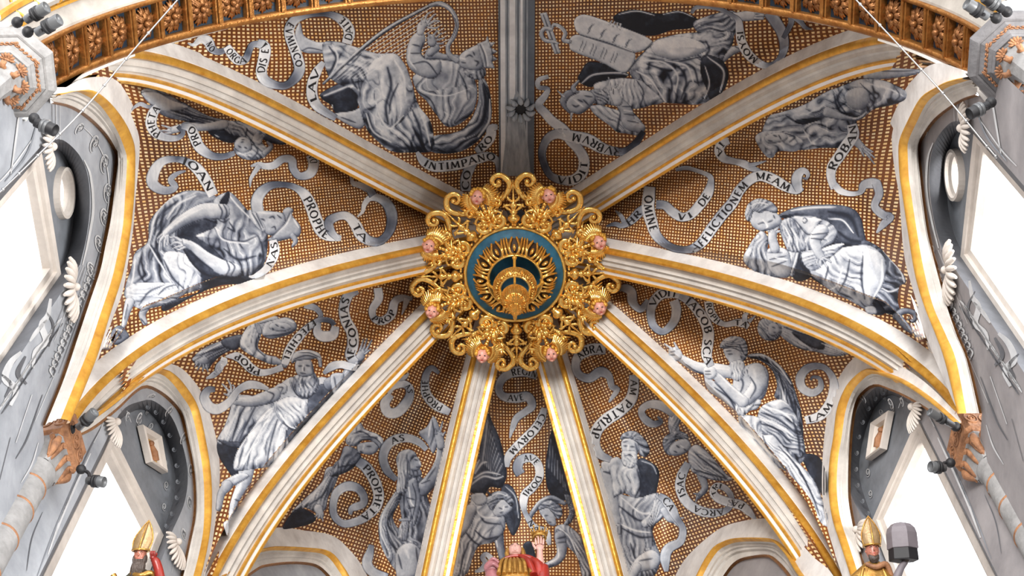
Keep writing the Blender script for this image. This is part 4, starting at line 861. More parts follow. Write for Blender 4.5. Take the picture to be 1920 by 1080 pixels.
# ---------------------------------------------------------------- the painted figures (coordinates read off enlarged crops: origin x, origin y, enlargement)
Z1 = (0, 0, 3); Z2 = (340, 0, 3); Z3 = (960, 0, 3); Z4 = (1440, 0, 3); Z6 = (200, 300, 3); Z7 = (1120, 300, 3); Z8 = (1440, 360, 3); B2 = (340, 540, 3); C3 = (480, 720, 3); D4 = (840, 660, 2.571); E5 = (1060, 640, 2.455); F6 = (1140, 520, 3)
PF = 'painted figure'
king = paint_figure('painted_figure', 'painted grey king with spiked crown playing a tall harp', PF, [
 ('P', .42, '1680,420 1720,470 1745,580 1740,680 1690,770 1600,840 1500,865 1400,850 1380,790 1440,760 1520,750 1590,720 1640,650 1670,560 1670,470'),
 ('f', 5, ('1680,430 1735,560 1700,740 1560,840 1400,840', '1670,470 1660,600 1580,720 1400,760'), .26),
 ('D', 26, '1700,470 1715,580 1690,690 1600,770'), ('L', 9, '1735,560 1730,680 1670,770'),
 ('P', .15, '790,520 940,450 985,470 995,590 950,650 880,650 840,590 795,560'), ('L', 8, '800,540 950,480'), ('L', 5, '850,590 860,640 940,650'), ('D', 26, '900,560 960,560'),
 ('P', .66, '640,190 650,150 670,130 690,200 760,235 830,240 830,290 740,300 680,290 655,250', 8), ('D', 5, '680,285 720,270 800,285'),
 ('P', .62, '860,640 960,625 1030,600 1040,680 1000,725 900,680', 8), ('D', 6, '900,660 980,690'),
 ('P', .52, '800,240 880,235 1000,270 1100,300 1190,300 1240,340 1280,420 1310,520 1340,600 1400,680 1420,780 1410,850 1300,858 1180,850 1090,780 1040,720 1000,600 960,500 900,480 830,430 800,330'),
 ('f', 6, ('810,240 1000,290 1150,330', '830,430 950,430 1050,470'), .22), ('f', 9, ('1000,400 1020,620 1100,800 1250,850', '1300,500 1330,650 1400,800'), .27),
 ('P', .70, '1080,340 1190,298 1250,350 1285,430 1310,530 1290,620 1220,700 1160,715 1110,650 1090,520 1040,440', 26),
 ('f', 4, ('1100,420 1130,560 1160,700', '1260,400 1300,540 1230,690'), .16), ('D', 16, '1160,380 1180,480 1150,600 1165,700'), ('D', 10, '1220,470 1180,560 1170,640'), ('D', 12, '1010,380 960,440 990,500'), ('L', 10, '1200,340 1250,430 1260,540'), ('L', 7, '1090,520 1110,640 1170,720 1250,650'),
 ('D', 18, '1050,640 1090,760 1200,830 1330,830'), ('L', 8, '1040,640 1080,740 1180,800'), ('L', 7, '1330,600 1370,700 1400,820'), ('D', 14, '1300,620 1340,720 1360,820'), ('D', 10, '830,260 870,330 830,420'), ('D', 12, '900,300 860,370 850,420'), ('L', 7, '850,250 880,330 840,430'), ('D', 8, '1010,300 960,360 880,440'),
 ('P', .56, '1370,340 1450,335 1540,350 1610,400 1650,450 1665,530 1640,630 1560,700 1490,710 1430,640 1380,570 1330,520 1300,440 1340,400', 22),
 ('f', 8, ('1400,360 1340,520 1440,650', '1640,430 1650,560 1540,690'), .17), ('L', 5, '1420,360 1400,420 1340,500 1480,540 1620,500'), ('D', 6, '1360,440 1320,500 1400,560 1440,640'), ('D', 5, '1560,400 1600,480 1610,560'), ('D', 8, '1400,600 1430,680 1500,700'), ('L', 6, '1480,630 1500,650 1480,680'),
 ('P', .60, '1310,190 1360,185 1372,230 1350,300 1400,338 1455,338 1462,400 1420,442 1350,430 1290,390 1265,330 1275,250', 14), ('D', 6, '1370,330 1350,300 1360,240'), ('D', 6, '1300,250 1340,260'), ('D', 5, '1290,300 1340,300'), ('D', 6, '1300,360 1380,350 1440,420'), ('L', 6, '1290,260 1280,330 1320,390'),
 ('P', .50, '1390,270 1440,290 1490,305 1560,310 1550,345 1450,335 1370,330', 7), ('C', .55, '1430,270 1400,300', [50, 40]),
 ('C', .68, '1345,180 1350,150 1370,130', [42, 50, 44]), ('C', .7, '1350,135 1352,105', [13, 8]), ('C', .7, '1368,125 1380,85 1400,68', [14, 11, 8]), ('C', .7, '1385,130 1410,95 1428,80', [14, 11, 8]), ('C', .7, '1390,140 1425,120 1450,118', [13, 11, 8]), ('C', .7, '1390,155 1430,158 1448,150', [13, 10, 8]),
 ('C', .55, '1410,240 1405,215', [50, 45]), ('C', .6, '1400,210 1385,185', [12, 8]), ('C', .6, '1420,200 1440,170', [13, 8]), ('C', .6, '1435,210 1465,185', [13, 8]), ('C', .6, '1440,225 1478,215', [13, 8]), ('C', .6, '1440,245 1475,245', [13, 8]),
 ('P', .45, '1590,385 1640,395 1700,380 1712,420 1680,450 1630,440 1600,420', 5), ('f', 4, ('1600,390 1640,440', '1690,390 1700,430'), .2),
 ('P', .58, '1558,335 1575,300 1620,272 1680,250 1700,310 1700,370 1680,395 1640,395 1590,385 1568,370', 12), ('D', 6, '1600,320 1620,310 1640,320'), ('D', 5, '1575,350 1600,355'), ('D', 8, '1650,340 1670,350 1660,370'), ('L', 5, '1570,325 1600,335'), ('D', 5, '1640,290 1650,310'), ('L', 5, '1620,285 1650,275'),
 ('Q', .62, '1665,245 1712,228 1722,195 1732,238 1768,238 1742,268 1778,290 1748,308 1780,335 1748,345 1765,385 1705,382 1685,320', 6), ('D', 4, '1680,250 1705,310 1715,375'), ('D', 4, '1735,245 1750,300 1748,360'), ('L', 4, '1690,245 1715,310 1725,370'),
 ('C', .42, '1400,30 1180,150 1020,270 800,470', [18, 26, 24, 14], 9), ('L', 5, '1390,32 1180,145 1020,262 820,440', .8),
 ('C', .55, '1400,30 1460,22 1520,60 1550,130 1535,200 1500,260 1510,310 1550,340', [22, 30, 26, 24, 26, 24, 30, 34]), ('D', 3, '1470,40 1530,90 1545,150 1520,220'), ('L', 4, '1440,20 1500,40 1540,100'),
 ] + [('L', 4, '%d,%d %d,%d' % (1000+k*24, 330+k*4, 850+k*28, 450-k*2), .6) for k in range(7)], Z2)
mb = MB()
for k in range(11):
    A = np.array([1412+k*11, 38+k*20.])/3+[340, 0]; B = np.array([1000+k*32, 300+k*3.])/3+[340, 0]; t = np.linspace(0, 1, 12)[:, None]; P = A*(1-t)+B*t; n_ = (B-A)[::-1]*[-1, 1]; n_ = n_/np.linalg.norm(n_)*.7
    mb.grid(np.stack([hit(P-n_, .0055), hit(P+n_, .0055)], 1))
mb.build('harp_strings', 'ridgelight', king, False)
paint_figure('painted_figure', 'painted grey bearded horned man holding two rounded stone tablets', PF, [
 ('P', .05, '570,100 620,65 700,55 830,78 930,60 1020,92 1050,130 1000,160 900,170 800,200 700,190 610,150'), ('L', 5, '600,80 700,62 800,85'), ('L', 4, '850,80 940,66 1020,95'),
 ('P', .08, '390,400 430,350 520,360 600,400 660,420 600,450 540,450 450,490 390,470 370,440'), ('L', 6, '390,470 460,420 600,410 650,420'),
 ('P', .45, '1020,130 1130,80 1240,60 1262,100 1250,200 1150,300 1060,200', 16), ('f', 7, ('1020,130 1240,60', '1060,220 1250,200'), .25), ('D', 8, '1060,140 1150,120 1240,90'),
 ('C', .66, '1250,95 1330,90 1400,90', [46, 60, 44]), ('C', .66, '1370,75 1410,72', [14, 10]), ('C', .66, '1370,88 1415,88', [14, 10]), ('C', .66, '1365,102 1412,106', [14, 10]),
 ('C', .62, '1170,330 1230,290 1290,270', [60, 50, 34]), ('D', 5, '1250,260 1290,280'),
 ('P', .52, '660,400 700,330 780,260 820,220 950,190 1080,180 1160,180 1240,180 1240,250 1190,330 1212,420 1190,500 1130,560 1040,588 930,582 850,575 760,540 700,470', 24),
 ('f', 9, ('820,230 1000,220 1200,200', '720,400 900,400 1180,450'), .16), ('f', 10, ('700,360 760,560', '1190,330 1200,460 1080,580'), .26),
 ('P', .10, '1080,310 1180,340 1217,420 1190,510 1120,562 1090,490 1060,400', 10), ('L', 7, '1100,320 1190,400 1170,520'), ('L', 5, '1085,370 1110,470 1080,560'),
 ('P', .80, '790,240 870,212 960,205 1060,235 1095,278 1040,312 940,335 850,325 790,292', 30), ('L', 30, '850,270 940,300 1020,280', .6), ('D', 9, '780,330 900,350 1060,320'), ('D', 9, '1090,230 1110,280 1080,320'), ('D', 10, '760,360 860,400 900,480 880,560'), ('D', 11, '830,350 940,380 980,460 950,560'), ('D', 10, '940,350 1020,380 1050,480'), ('L', 8, '720,340 850,350 930,420 920,520'), ('L', 8, '860,340 980,370 1020,460'), ('L', 7, '700,400 780,450 860,570'), ('D', 8, '720,420 760,500 800,560'),
 ('P', .62, '460,480 540,450 620,440 720,450 770,490 850,570 780,592 700,612 620,602 560,592 500,562', 16), ('f', 9, ('600,450 580,590', '740,470 770,590'), .2), ('D', 6, '700,450 740,520 720,600'), ('L', 5, '620,470 600,580'),
 ('P', .60, '440,600 500,592 600,620 640,600 700,650 735,700 725,760 650,752 590,742 540,700 470,650', 14), ('f', 6, ('450,610 600,740', '600,620 720,700'), .2), ('D', 9, '610,640 590,740'), ('D', 5, '600,620 640,690 700,740'),
 ('C', .58, '720,720 660,690 640,620 600,570', [60, 80, 70, 50]), ('D', 4, '620,600 680,600'), ('D', 4, '630,640 700,650'), ('D', 4, '650,680 710,690'), ('L', 4, '630,620 690,630'),
 ('C', .70, '595,570 575,520', [54, 56]), ('C', .72, '555,505 545,438', [13, 8]), ('C', .68, '580,490 595,478', [14, 10]), ('C', .68, '600,500 610,492', [14, 10]), ('C', .68, '545,530 530,500', [14, 9]), ('D', 4, '570,500 570,530'),
 ('P', .45, '425,520 480,500 530,520 545,560 520,592 450,575', 6), ('f', 5, ('430,530 520,590', '480,500 545,550'), .22),
 ('P', .60, '300,570 340,520 400,508 450,520 470,560 440,600 390,640 340,635 310,610', 10), ('D', 7, '340,590 360,600 380,590'), ('D', 6, '370,560 400,575'), ('D', 6, '400,560 430,590'), ('L', 6, '350,560 400,600'), ('D', 5, '410,540 450,545'),
 ('P', .45, '270,560 305,510 360,508 380,520 330,545 305,590 335,645 300,620 275,590', 6), ('C', .72, '292,545 250,505', [16, 3]), ('C', .72, '335,640 330,690', [16, 3]), ('C', .5, '350,510 345,490 375,455', [30, 26, 14]),
 ('P', .74, '352,150 350,115 375,88 425,84 560,130 790,230 695,296 540,240 385,195', 6), ('P', .68, '325,220 345,200 390,198 540,242 692,298 640,412 500,350 345,290 322,255', 6), ('D', 5, '385,198 540,245 690,298'), ('D', 5, '640,412 790,235'),
 ] + [('D', 3.4, '%d,%d %d,%d %d,%d %d,%d %d,%d' % (450+k*70+(j % 2)*14, 135+k*28+j*0, 446+k*70, 148+k*28, 440+k*70-j*8, 162+k*28, 434+k*70, 176+k*28, 425+k*70, 190+k*24), .7) for k in range(4) for j in (0, 1)]
 + [('D', 3.2, '%d,%d %d,%d %d,%d %d,%d' % (400+k*58+j*18, 225+k*22+j*8, 396+k*58+j*18, 245+k*22+j*8, 388+k*58+j*18, 262+k*22+j*6, 380+k*58+j*18, 285+k*22+j*6), .7) for k in range(4) for j in (0, 1)]
 + [('C', .72, '%d,%d %d,%d' % (560+k*17, 118+k*6, 548+k*17+k*3, 140+k*8), [11, 8]) for k in range(4)], Z3)
paint_figure('painted_figure', 'painted grey serpent coiled round a short T-shaped pole', 'painted serpent', [
 ('Q', .66, '155,75 195,68 240,200 275,300 240,305 200,200', 5), ('D', 5, '175,80 215,190 255,300'),
 ('C', .58, '325,235 290,225 300,185 270,150 235,140 225,165', [26, 24, 22, 22, 20, 14]), ('C', .62, '220,165 185,160 165,190 185,225 230,235 262,245', [22, 24, 26, 24, 20, 10]), ('D', 4, '180,180 185,210 220,225'), ('L', 4, '250,145 285,175 285,220')], Z3)
paint_figure('painted_figure', 'painted grey bearded seated man in drooping cap with clasped hands', PF, [
 ('P', .10, '530,620 700,640 820,640 890,590 880,650 760,695 640,705 500,760 330,850 330,800 520,740', 8),
 ('P', .40, '240,350 300,270 380,200 450,172 560,180 640,230 640,330 560,400 480,450 520,560 530,700 440,740 330,800 250,830 180,830 110,780 100,730 140,600 160,520 230,460', 24),
 ('f', 10, ('300,260 240,400 150,620 110,760', '600,260 420,400 500,600'), .26), ('D', 16, '400,230 320,300 300,420 250,560'), ('D', 12, '250,480 330,600 400,700'), ('D', 12, '340,220 290,300 270,420'), ('L', 9, '450,180 340,230 270,330 245,450'), ('L', 8, '500,200 400,250 340,330'), ('D', 10, '200,520 180,620 220,700'), ('L', 7, '160,560 150,650 130,740'), ('L', 7, '240,480 300,580 380,690'),
 ('P', .66, '110,720 180,690 300,690 400,690 500,660 532,720 440,755 340,810 240,835 180,835 120,795', 16), ('f', 5, ('130,780 300,760 500,730', '160,700 300,690 500,665'), .14), ('D', 7, '180,820 240,740 330,700'), ('D', 7, '290,760 330,720 400,700'), ('L', 6, '120,740 200,700 290,700'),
 ('P', .66, '330,520 420,520 500,560 528,640 520,720 430,750 380,690 320,600', 22), ('f', 4, ('340,530 380,700', '500,570 520,700'), .12), ('L', 18, '440,600 470,650 460,700', .5), ('D', 8, '320,560 370,660 430,720'),
 ('P', .16, '400,400 520,330 660,380 760,520 760,650 660,670 540,640 450,540', 10), ('P', .46, '600,230 680,180 730,210 800,290 880,350 905,430 895,560 840,640 760,650 700,610 640,540 560,470 500,430 560,400 620,360', 24),
 ('f', 7, ('620,360 700,600', '880,380 850,630'), .2), ('D', 9, '600,370 650,440 760,460 840,430'), ('L', 7, '610,380 660,450 800,470'), ('D', 12, '660,500 740,560 840,540'), ('L', 6, '690,200 740,260 820,340'), ('D', 12, '870,460 880,560 830,630'),
 ('P', .05, '635,240 680,176 692,205 672,255', 3), ('D', 8, '690,350 720,400 680,380'),
 ('C', .64, '650,290 540,290 430,340 350,400 315,440', [90, 90, 70, 48, 40]), ('D', 6, '620,330 660,350 690,330'), ('D', 6, '630,250 650,290 640,330'), ('D', 5, '650,240 675,290 660,350'), ('L', 6, '540,270 440,320 350,385'), ('C', .66, '325,425 300,460 300,510', [22, 15, 9]), ('C', .66, '335,430 325,470 328,495', [18, 13, 8]), ('C', .66, '345,425 345,460 340,480', [16, 12, 8]), ('C', .66, '310,420 285,445 290,470', [14, 10, 7]),
 ('C', .66, '720,620 640,600 560,550 490,490 430,465', [76, 84, 66, 50, 46]), ('D', 6, '690,570 720,600 700,650'), ('D', 6, '670,560 690,610 670,650'), ('D', 8, '600,620 520,560 460,510'), ('L', 7, '660,570 560,520 470,455'), ('C', .68, '420,455 385,435 355,435', [20, 14, 9]), ('C', .68, '420,470 385,465 362,480', [18, 13, 8]), ('C', .68, '425,482 395,490 372,500', [17, 12, 8]), ('C', .68, '440,490 410,505 398,508', [15, 11, 8]),
 ('C', .6, '130,800 112,860 95,935', [56, 40, 26]), ('D', 4, '120,810 100,900'), ('C', .62, '225,820 200,870 215,915', [44, 40, 30]), ('D', 4, '190,890 220,925'), ('D', 4, '240,830 190,850'),
 ('P', .35, '30,960 70,930 110,960 125,1000 60,1040 25,1020', 8), ('D', 6, '60,970 80,1000 50,1010'), ('L', 4, '50,950 90,960'),
 ('P', .58, '835,290 870,285 930,288 990,300 1005,340 985,390 940,425 890,410 855,360', 12), ('D', 7, '915,325 935,318 945,330'), ('L', 5, '860,295 900,300 930,300'), ('D', 6, '870,330 890,340'), ('D', 6, '930,380 945,375 950,390'), ('D', 5, '960,310 985,330'),
 ('P', .62, '800,280 840,295 868,335 895,385 880,405 835,370 805,325', 6), ('D', 5, '820,300 850,350 870,390'), ('D', 4, '840,300 860,340 880,380'), ('L', 4, '810,300 840,360'),
 ('P', .50, '905,450 960,405 1005,340 990,288 1020,265 1050,280 1045,312 1090,372 1085,425 1030,442 960,458', 10), ('D', 6, '925,440 990,380 1030,300'), ('L', 6, '940,430 1010,360 1040,300'), ('L', 6, '1050,330 1080,380'), ('C', .5, '1045,425 1062,455 1045,485', [32, 30, 14])], Z6)
paint_figure('painted_figure', 'painted grey long-bearded man resting his head on his hand, knees drawn up', PF, [
 ('P', .25, '1020,310 1100,270 1200,255 1330,250 1430,270 1480,320 1500,400 1505,480 1400,490 1300,480 1250,400 1150,340 1060,330', 16), ('D', 22, '1300,290 1420,320 1470,430'), ('L', 7, '1090,285 1200,268 1340,265'), ('L', 6, '1300,330 1380,340 1440,410'), ('D', 16, '1350,400 1420,450 1490,460'),
 ('P', .30, '1480,470 1570,480 1650,560 1720,640 1735,690 1700,710 1690,790 1700,870 1600,850 1560,760', 14), ('f', 7, ('1590,500 1720,660', '1570,780 1700,860'), .25), ('L', 6, '1600,500 1700,620 1728,690'), ('L', 6, '1600,720 1650,740 1720,710'),
 ('P', .10, '1080,600 1120,480 1180,520 1240,600 1200,660 1120,680', 8), ('P', .10, '1140,580 1200,660 1330,740 1450,800 1560,870 1620,850 1520,750 1300,650 1180,560', 8),
 ('P', .62, '1190,560 1240,600 1300,520 1400,490 1520,478 1590,520 1625,580 1615,680 1570,760 1545,825 1500,835 1420,790 1330,745 1250,690 1200,640', 24),
 ('f', 9, ('1250,610 1500,830', '1400,490 1610,560'), .20), ('P', .68, '1500,500 1590,520 1622,590 1610,690 1565,770 1540,822 1510,800 1490,740 1495,640', 18), ('D', 9, '1495,540 1485,660 1505,780'), ('L', 8, '1600,560 1600,680 1550,780'), ('D', 8, '1420,560 1400,660 1360,740'), ('L', 7, '1290,530 1400,495 1500,490'), ('D', 8, '1300,600 1280,680'), ('L', 5, '1380,600 1350,700 1310,730'),
 ('P', .56, '1080,330 1180,315 1260,330 1330,370 1350,430 1300,500 1200,520 1130,570 1095,660 1060,560 1090,450', 20), ('f', 8, ('1100,350 1100,640', '1340,400 1150,600'), .2), ('L', 6, '1130,420 1120,540 1090,640'), ('D', 7, '1150,480 1120,600'), ('P', .6, '1150,520 1250,500 1350,470 1390,480 1300,560 1230,620 1170,600', 12), ('f', 5, ('1160,540 1380,470', '1180,600 1300,560'), .2),
 ('P', .70, '1100,320 1170,320 1265,335 1240,370 1215,430 1150,380', 9), ('D', 4, '1110,335 1190,420 1260,340'), ('D', 4, '1155,335 1165,325 1180,340 1165,355 1155,345'),
 ('P', .50, '895,420 930,400 960,440 965,520 1060,500 1092,580 1082,650 1020,662 930,640 862,612 820,560 842,500', 16), ('f', 7, ('900,430 830,570', '960,480 1000,650'), .22), ('P', .64, '960,500 1060,500 1092,580 1080,655 1010,655 960,600', 14), ('D', 6, '970,560 1060,540'), ('D', 6, '980,600 1060,570'), ('D', 5, '960,520 1040,520'), ('L', 5, '1000,550 1070,560'),
 ('C', .66, '1000,500 985,440 990,385', [54, 50, 50]), ('C', .68, '1000,395 1025,370 1030,350', [15, 13, 9]), ('C', .68, '980,385 1000,345 1005,330', [16, 13, 9]), ('C', .68, '1010,405 1040,395', [14, 10]), ('C', .68, '965,400 955,370', [14, 10]),
 ('C', .64, '1260,400 1225,450 1240,510 1265,560', [80, 70, 52, 44]), ('D', 5, '1200,440 1290,450'), ('D', 5, '1205,420 1300,410'), ('L', 5, '1225,390 1280,380'), ('C', .66, '1270,550 1300,565 1315,575', [14, 12, 8]), ('C', .66, '1265,560 1285,590 1292,605', [15, 12, 8]), ('C', .66, '1255,565 1255,600', [14, 9]), ('C', .66, '1240,560 1232,590', [13, 9]), ('D', 4, '1265,565 1275,585'),
 ('P', .52, '1025,350 1090,325 1130,380 1165,450 1172,500 1120,522 1070,505 1040,440 1028,400', 10), ('f', 7, ('1030,370 1060,500', '1100,340 1160,500'), .2), ('L', 5, '1050,370 1080,430 1070,490'), ('L', 5, '1090,380 1120,440 1130,500'), ('D', 5, '1070,360 1100,430 1100,500'),
 ('P', .64, '845,290 880,250 950,245 1000,290 1035,330 1030,365 1000,385 940,400 895,390 865,360', 14), ('D', 6, '905,360 935,352 950,362'), ('D', 5, '930,400 960,385'), ('D', 6, '960,350 985,340'), ('L', 6, '930,335 955,370 950,385'), ('D', 5, '990,310 1000,330'),
 ('P', .48, '830,295 850,245 905,216 970,230 1012,270 1005,300 950,285 920,300 880,290 865,330 850,345 835,330', 8), ('f', 6, ('840,330 900,225', '900,300 1005,270'), .2), ('L', 4, '860,260 910,240 960,250'),
 ('P', .6, '1505,828 1560,825 1570,865 1520,862', 6), ('C', .36, '1680,880 1720,850 1780,860 1785,900 1755,905 1750,885', [40, 34, 28, 24, 18, 10]), ('C', .4, '1690,880 1740,940 1790,990', [40, 40, 10])], Z7)
paint_figure('painted_figure', 'painted grey veiled woman reclining upside down under the upper right rib', PF, [
 ('C', .6, '560,430 680,412 780,408 900,398', [50, 60, 44, 12]), ('D', 5, '640,400 760,400 850,395'),
 ('P', .54, '0,660 80,630 200,590 320,520 400,490 520,445 640,450 720,480 775,515 770,560 700,590 600,612 540,655 500,665 490,790 430,830 300,832 180,845 80,835 0,850 -40,780', 26),
 ('f', 7, ('330,520 480,660', '560,450 700,590'), .2), ('f', 8, ('0,680 200,620 360,520', '0,830 200,840 420,820'), .22), ('P', .68, '430,530 500,490 560,510 570,580 520,620 460,600', 22), ('D', 10, '370,530 400,620 480,660'), ('D', 8, '420,500 390,560 440,640'), ('D', 9, '100,650 180,690 300,660'), ('P', .12, '150,680 230,665 300,670 200,700', 3), ('L', 7, '320,600 400,650 520,670'), ('L', 6, '560,470 680,500 760,540'), ('D', 6, '520,470 600,560 540,640'), ('L', 6, '220,640 320,590'), ('D', 8, '480,680 460,760 400,820'), ('L', 5, '200,730 240,800'), ('D', 5, '720,500 740,540 700,580'),
 ('P', .58, '330,600 420,640 500,660 560,620 540,660 480,680 380,670 310,650', 8),
 ('P', .66, '-70,765 -20,738 80,738 150,760 200,800 160,850 60,850 28,885 -10,880 -60,812', 14), ('f', 5, ('-60,780 20,870', '60,740 190,820'), .15),
 ('P', .70, '-20,770 30,748 90,748 110,780 60,802 0,805', 8), ('D', 5, '30,760 50,768'), ('D', 5, '0,790 25,795'), ('D', 8, '100,750 150,770 120,800'), ('D', 5, '60,760 75,785'),
 ('C', .55, '490,790 530,830', [50, 40]), ('C', .6, '530,830 560,870 600,925', [24, 14, 6]), ('C', .6, '540,830 590,855', [20, 9]), ('C', .6, '545,840 600,888', [18, 8]), ('C', .6, '520,840 540,880', [16, 8])], Z4)
paint_figure('painted_figure', 'painted grey turbaned head and shoulders hanging upside down under the upper left rib', PF, [
 ('P', .40, '-230,520 -150,498 0,570 150,650 300,690 250,740 60,690 -80,660 -150,610', 14), ('f', 7, ('-200,520 250,690', '-100,640 200,720'), .2), ('P', .72, '-225,530 -140,520 -60,560 40,600 -20,625 -120,620', 12), ('D', 8, '-60,620 60,650 200,680'),
 ('P', .08, '150,735 260,735 320,770 285,805 200,780', 6), ('L', 3, '190,760 210,770'), ('P', .25, '430,740 560,780 600,800 560,815 470,790', 6),
 ('P', .56, '200,690 300,680 390,705 470,740 440,800 390,800 340,775 290,760 240,730', 12), ('f', 6, ('220,690 340,780', '330,690 450,760'), .22), ('D', 6, '370,720 360,780'),
 ('C', .68, '20,712 130,715 240,700', [50, 42, 54]), ('C', .66, '20,712 -60,735', [44, 40]), ('C', .66, '-60,720 -110,705', [14, 9]), ('C', .66, '-65,735 -120,735', [14, 9]), ('C', .66, '-60,748 -112,752', [14, 9]),
 ('P', .60, '300,800 340,768 388,790 395,840 350,868 305,840', 10), ('D', 6, '320,820 335,830'), ('D', 6, '355,828 368,835'), ('D', 5, '335,800 350,798'), ('D', 4, '340,785 355,785'),
 ('P', .56, '295,830 345,860 395,840 395,790 430,735 465,760 455,800 485,840 475,880 420,900 350,895 305,862', 12), ('f', 5, ('310,850 420,890', '390,800 470,840'), .2), ('D', 5, '400,800 430,850 400,890'), ('C', .55, '470,860 505,825 485,800', [34, 26, 14])], Z2)
paint_figure('painted_figure', 'painted grey standing man in tunic and tasselled cap with outspread arms', PF, [
 ('P', .10, '210,860 300,890 345,960 320,1090 250,1010 205,930', 10), ('C', .6, '370,1000 350,1100 305,1190 290,1250 275,1330', [90, 76, 48, 44, 26]), ('D', 6, '300,1190 330,1200'), ('L', 6, '350,1030 330,1110 300,1170'), ('P', .62, '230,1090 330,1040 380,1060 300,1110 240,1120', 7), ('C', .55, '260,1110 225,1160 210,1240', [60, 44, 34]), ('C', .62, '255,1330 265,1390', [40, 20]),
 ('P', .60, '290,610 330,600 420,610 520,650 540,690 440,760 380,820 330,880 260,885 200,862 240,780 270,700', 16), ('f', 8, ('300,610 210,860', '520,650 350,870'), .22), ('D', 9, '380,630 320,740 280,880'), ('D', 9, '430,640 380,740 320,870'), ('L', 7, '350,620 290,740 240,870'), ('P', .2, '205,855 260,862 330,870 320,900 260,890', 4),
 ('P', .64, '520,670 580,740 610,800 625,900 590,960 530,995 430,1015 300,1025 305,940 350,860 400,790 450,720', 20), ('f', 9, ('510,690 400,830 320,1010', '600,800 570,970'), .18), ('D', 8, '480,760 400,880 370,1000'), ('D', 8, '540,740 500,880 480,1000'), ('L', 8, '500,720 420,850 350,990'), ('L', 6, '560,780 540,900 520,980'), ('D', 8, '590,800 580,900 550,970'), ('D', 8, '350,900 330,960 320,1010'),
 ('P', .60, '555,545 620,500 700,520 800,500 860,540 850,620 760,700 700,770 640,795 570,760 530,700 520,620', 20), ('P', .20, '740,560 850,545 850,630 760,720 690,800 620,890 595,800 660,740 700,680', 14), ('P', .64, '540,640 620,610 700,640 710,720 640,780 580,760 540,700', 18), ('f', 6, ('540,660 640,780', '640,620 700,720'), .15), ('L', 6, '550,700 600,770 640,790'), ('D', 6, '570,760 640,800 700,760'), ('P', .68, '520,560 560,535 595,550 590,590 555,600 525,585', 8), ('D', 5, '540,560 570,560 560,585'),
 ('P', .50, '610,520 640,500 760,500 770,560 720,620 670,620 625,570', 8), ('D', 5, '620,530 650,600 710,615 755,580'),
 ('C', .64, '520,600 470,620 390,640 310,635', [80, 76, 60, 52]), ('D', 6, '480,580 520,600 500,640'), ('L', 6, '440,610 330,620'), ('C', .68, '300,615 275,600', [40, 36]), ('C', .68, '275,590 250,560 230,540', [15, 12, 8]), ('C', .68, '280,585 278,550 265,520', [14, 11, 8]), ('C', .68, '290,590 298,560 290,545', [13, 10, 8]), ('C', .68, '265,605 240,595', [13, 8]), ('C', .68, '275,620 258,650', [13, 8]),
 ('C', .40, '840,540 920,510 950,460 1000,410', [80, 76, 56, 40]), ('P', .55, '840,490 910,480 905,530 870,600 850,580', 8), ('D', 5, '860,500 870,560'), ('L', 5, '920,480 950,440 990,420'), ('C', .5, '1005,390 1015,365', [50, 44]), ('C', .55, '1005,350 1025,290', [14, 8]), ('C', .5, '1025,345 1045,285', [14, 8]), ('C', .5, '1040,350 1072,292', [14, 9]), ('C', .5, '1035,370 1065,345', [13, 8]),
 ('P', .50, '642,490 700,495 748,475 765,540 740,600 690,615 650,585 632,530', 10), ('f', 6, ('650,500 660,600', '740,490 740,600'), .22), ('D', 6, '680,510 690,560'), ('L', 4, '670,540 665,580'),
 ('P', .60, '640,425 660,400 720,400 742,440 742,485 700,500 660,492 642,462', 8), ('D', 6, '660,440 680,438'), ('D', 6, '700,435 722,440'), ('L', 5, '685,430 682,465'), ('D', 5, '668,478 700,482'), ('D', 5, '690,445 692,465'), ('D', 12, '735,430 745,480', .6),
 ('P', .66, '618,405 638,362 700,346 762,360 785,382 792,430 775,445 765,400 720,402 645,412 625,425', 9), ('D', 5, '630,400 700,380 760,390'), ('D', 4, '660,365 720,365 780,390'), ('L', 4, '650,360 720,355'), ('C', .5, '780,415 785,440', [22, 14])], B2)
paint_figure('painted_figure', 'painted grey reclining figure with frilled collar, face turned up, hand trailing', PF, [
 ('P', .36, '60,400 140,330 250,290 340,262 400,225 420,290 330,330 240,370 180,420 150,460 110,440', 14), ('f', 7, ('70,400 380,240', '130,450 330,330'), .25), ('D', 9, '150,360 250,330 340,300'), ('L', 6, '130,360 230,310 330,280'),
 ('P', .25, '230,290 340,262 330,320 300,350 240,330', 8),
 ('C', .5, '130,410 95,420', [50, 40]), ('C', .55, '110,430 90,462', [12, 7]), ('C', .55, '125,435 120,470', [12, 7]), ('C', .55, '140,435 150,470', [12, 7]), ('C', .55, '95,420 75,445', [12, 7]),
 ('P', .68, '400,195 440,200 450,260 430,330 480,375 540,390 530,432 460,412 380,372 330,330 340,270 370,220', 14), ('f', 5, ('410,200 350,330', '440,260 480,400'), .14), ('D', 7, '440,250 420,330 470,385'), ('L', 7, '370,240 350,310 400,370'), ('C', .56, '500,405 545,415 585,440', [46, 36, 22]), ('D', 4, '510,385 505,430'),
 ('P', .60, '410,200 430,180 500,160 540,160 545,190 500,215 440,240', 7), ('D', 4, '440,200 520,180'), ('P', .5, '415,200 440,205 455,250 430,255', 3),
 ('P', .56, '455,260 470,200 520,180 590,165 640,190 648,230 610,260 560,275 500,285', 12), ('P', .62, '500,200 540,190 600,200 620,225 580,245 520,240 495,225', 8), ('D', 5, '530,205 545,215'), ('D', 5, '560,220 580,225'), ('L', 4, '545,200 570,205'), ('D', 5, '510,225 520,235'), ('D', 6, '470,270 560,262 620,245'), ('L', 4, '590,175 635,195')], B2)
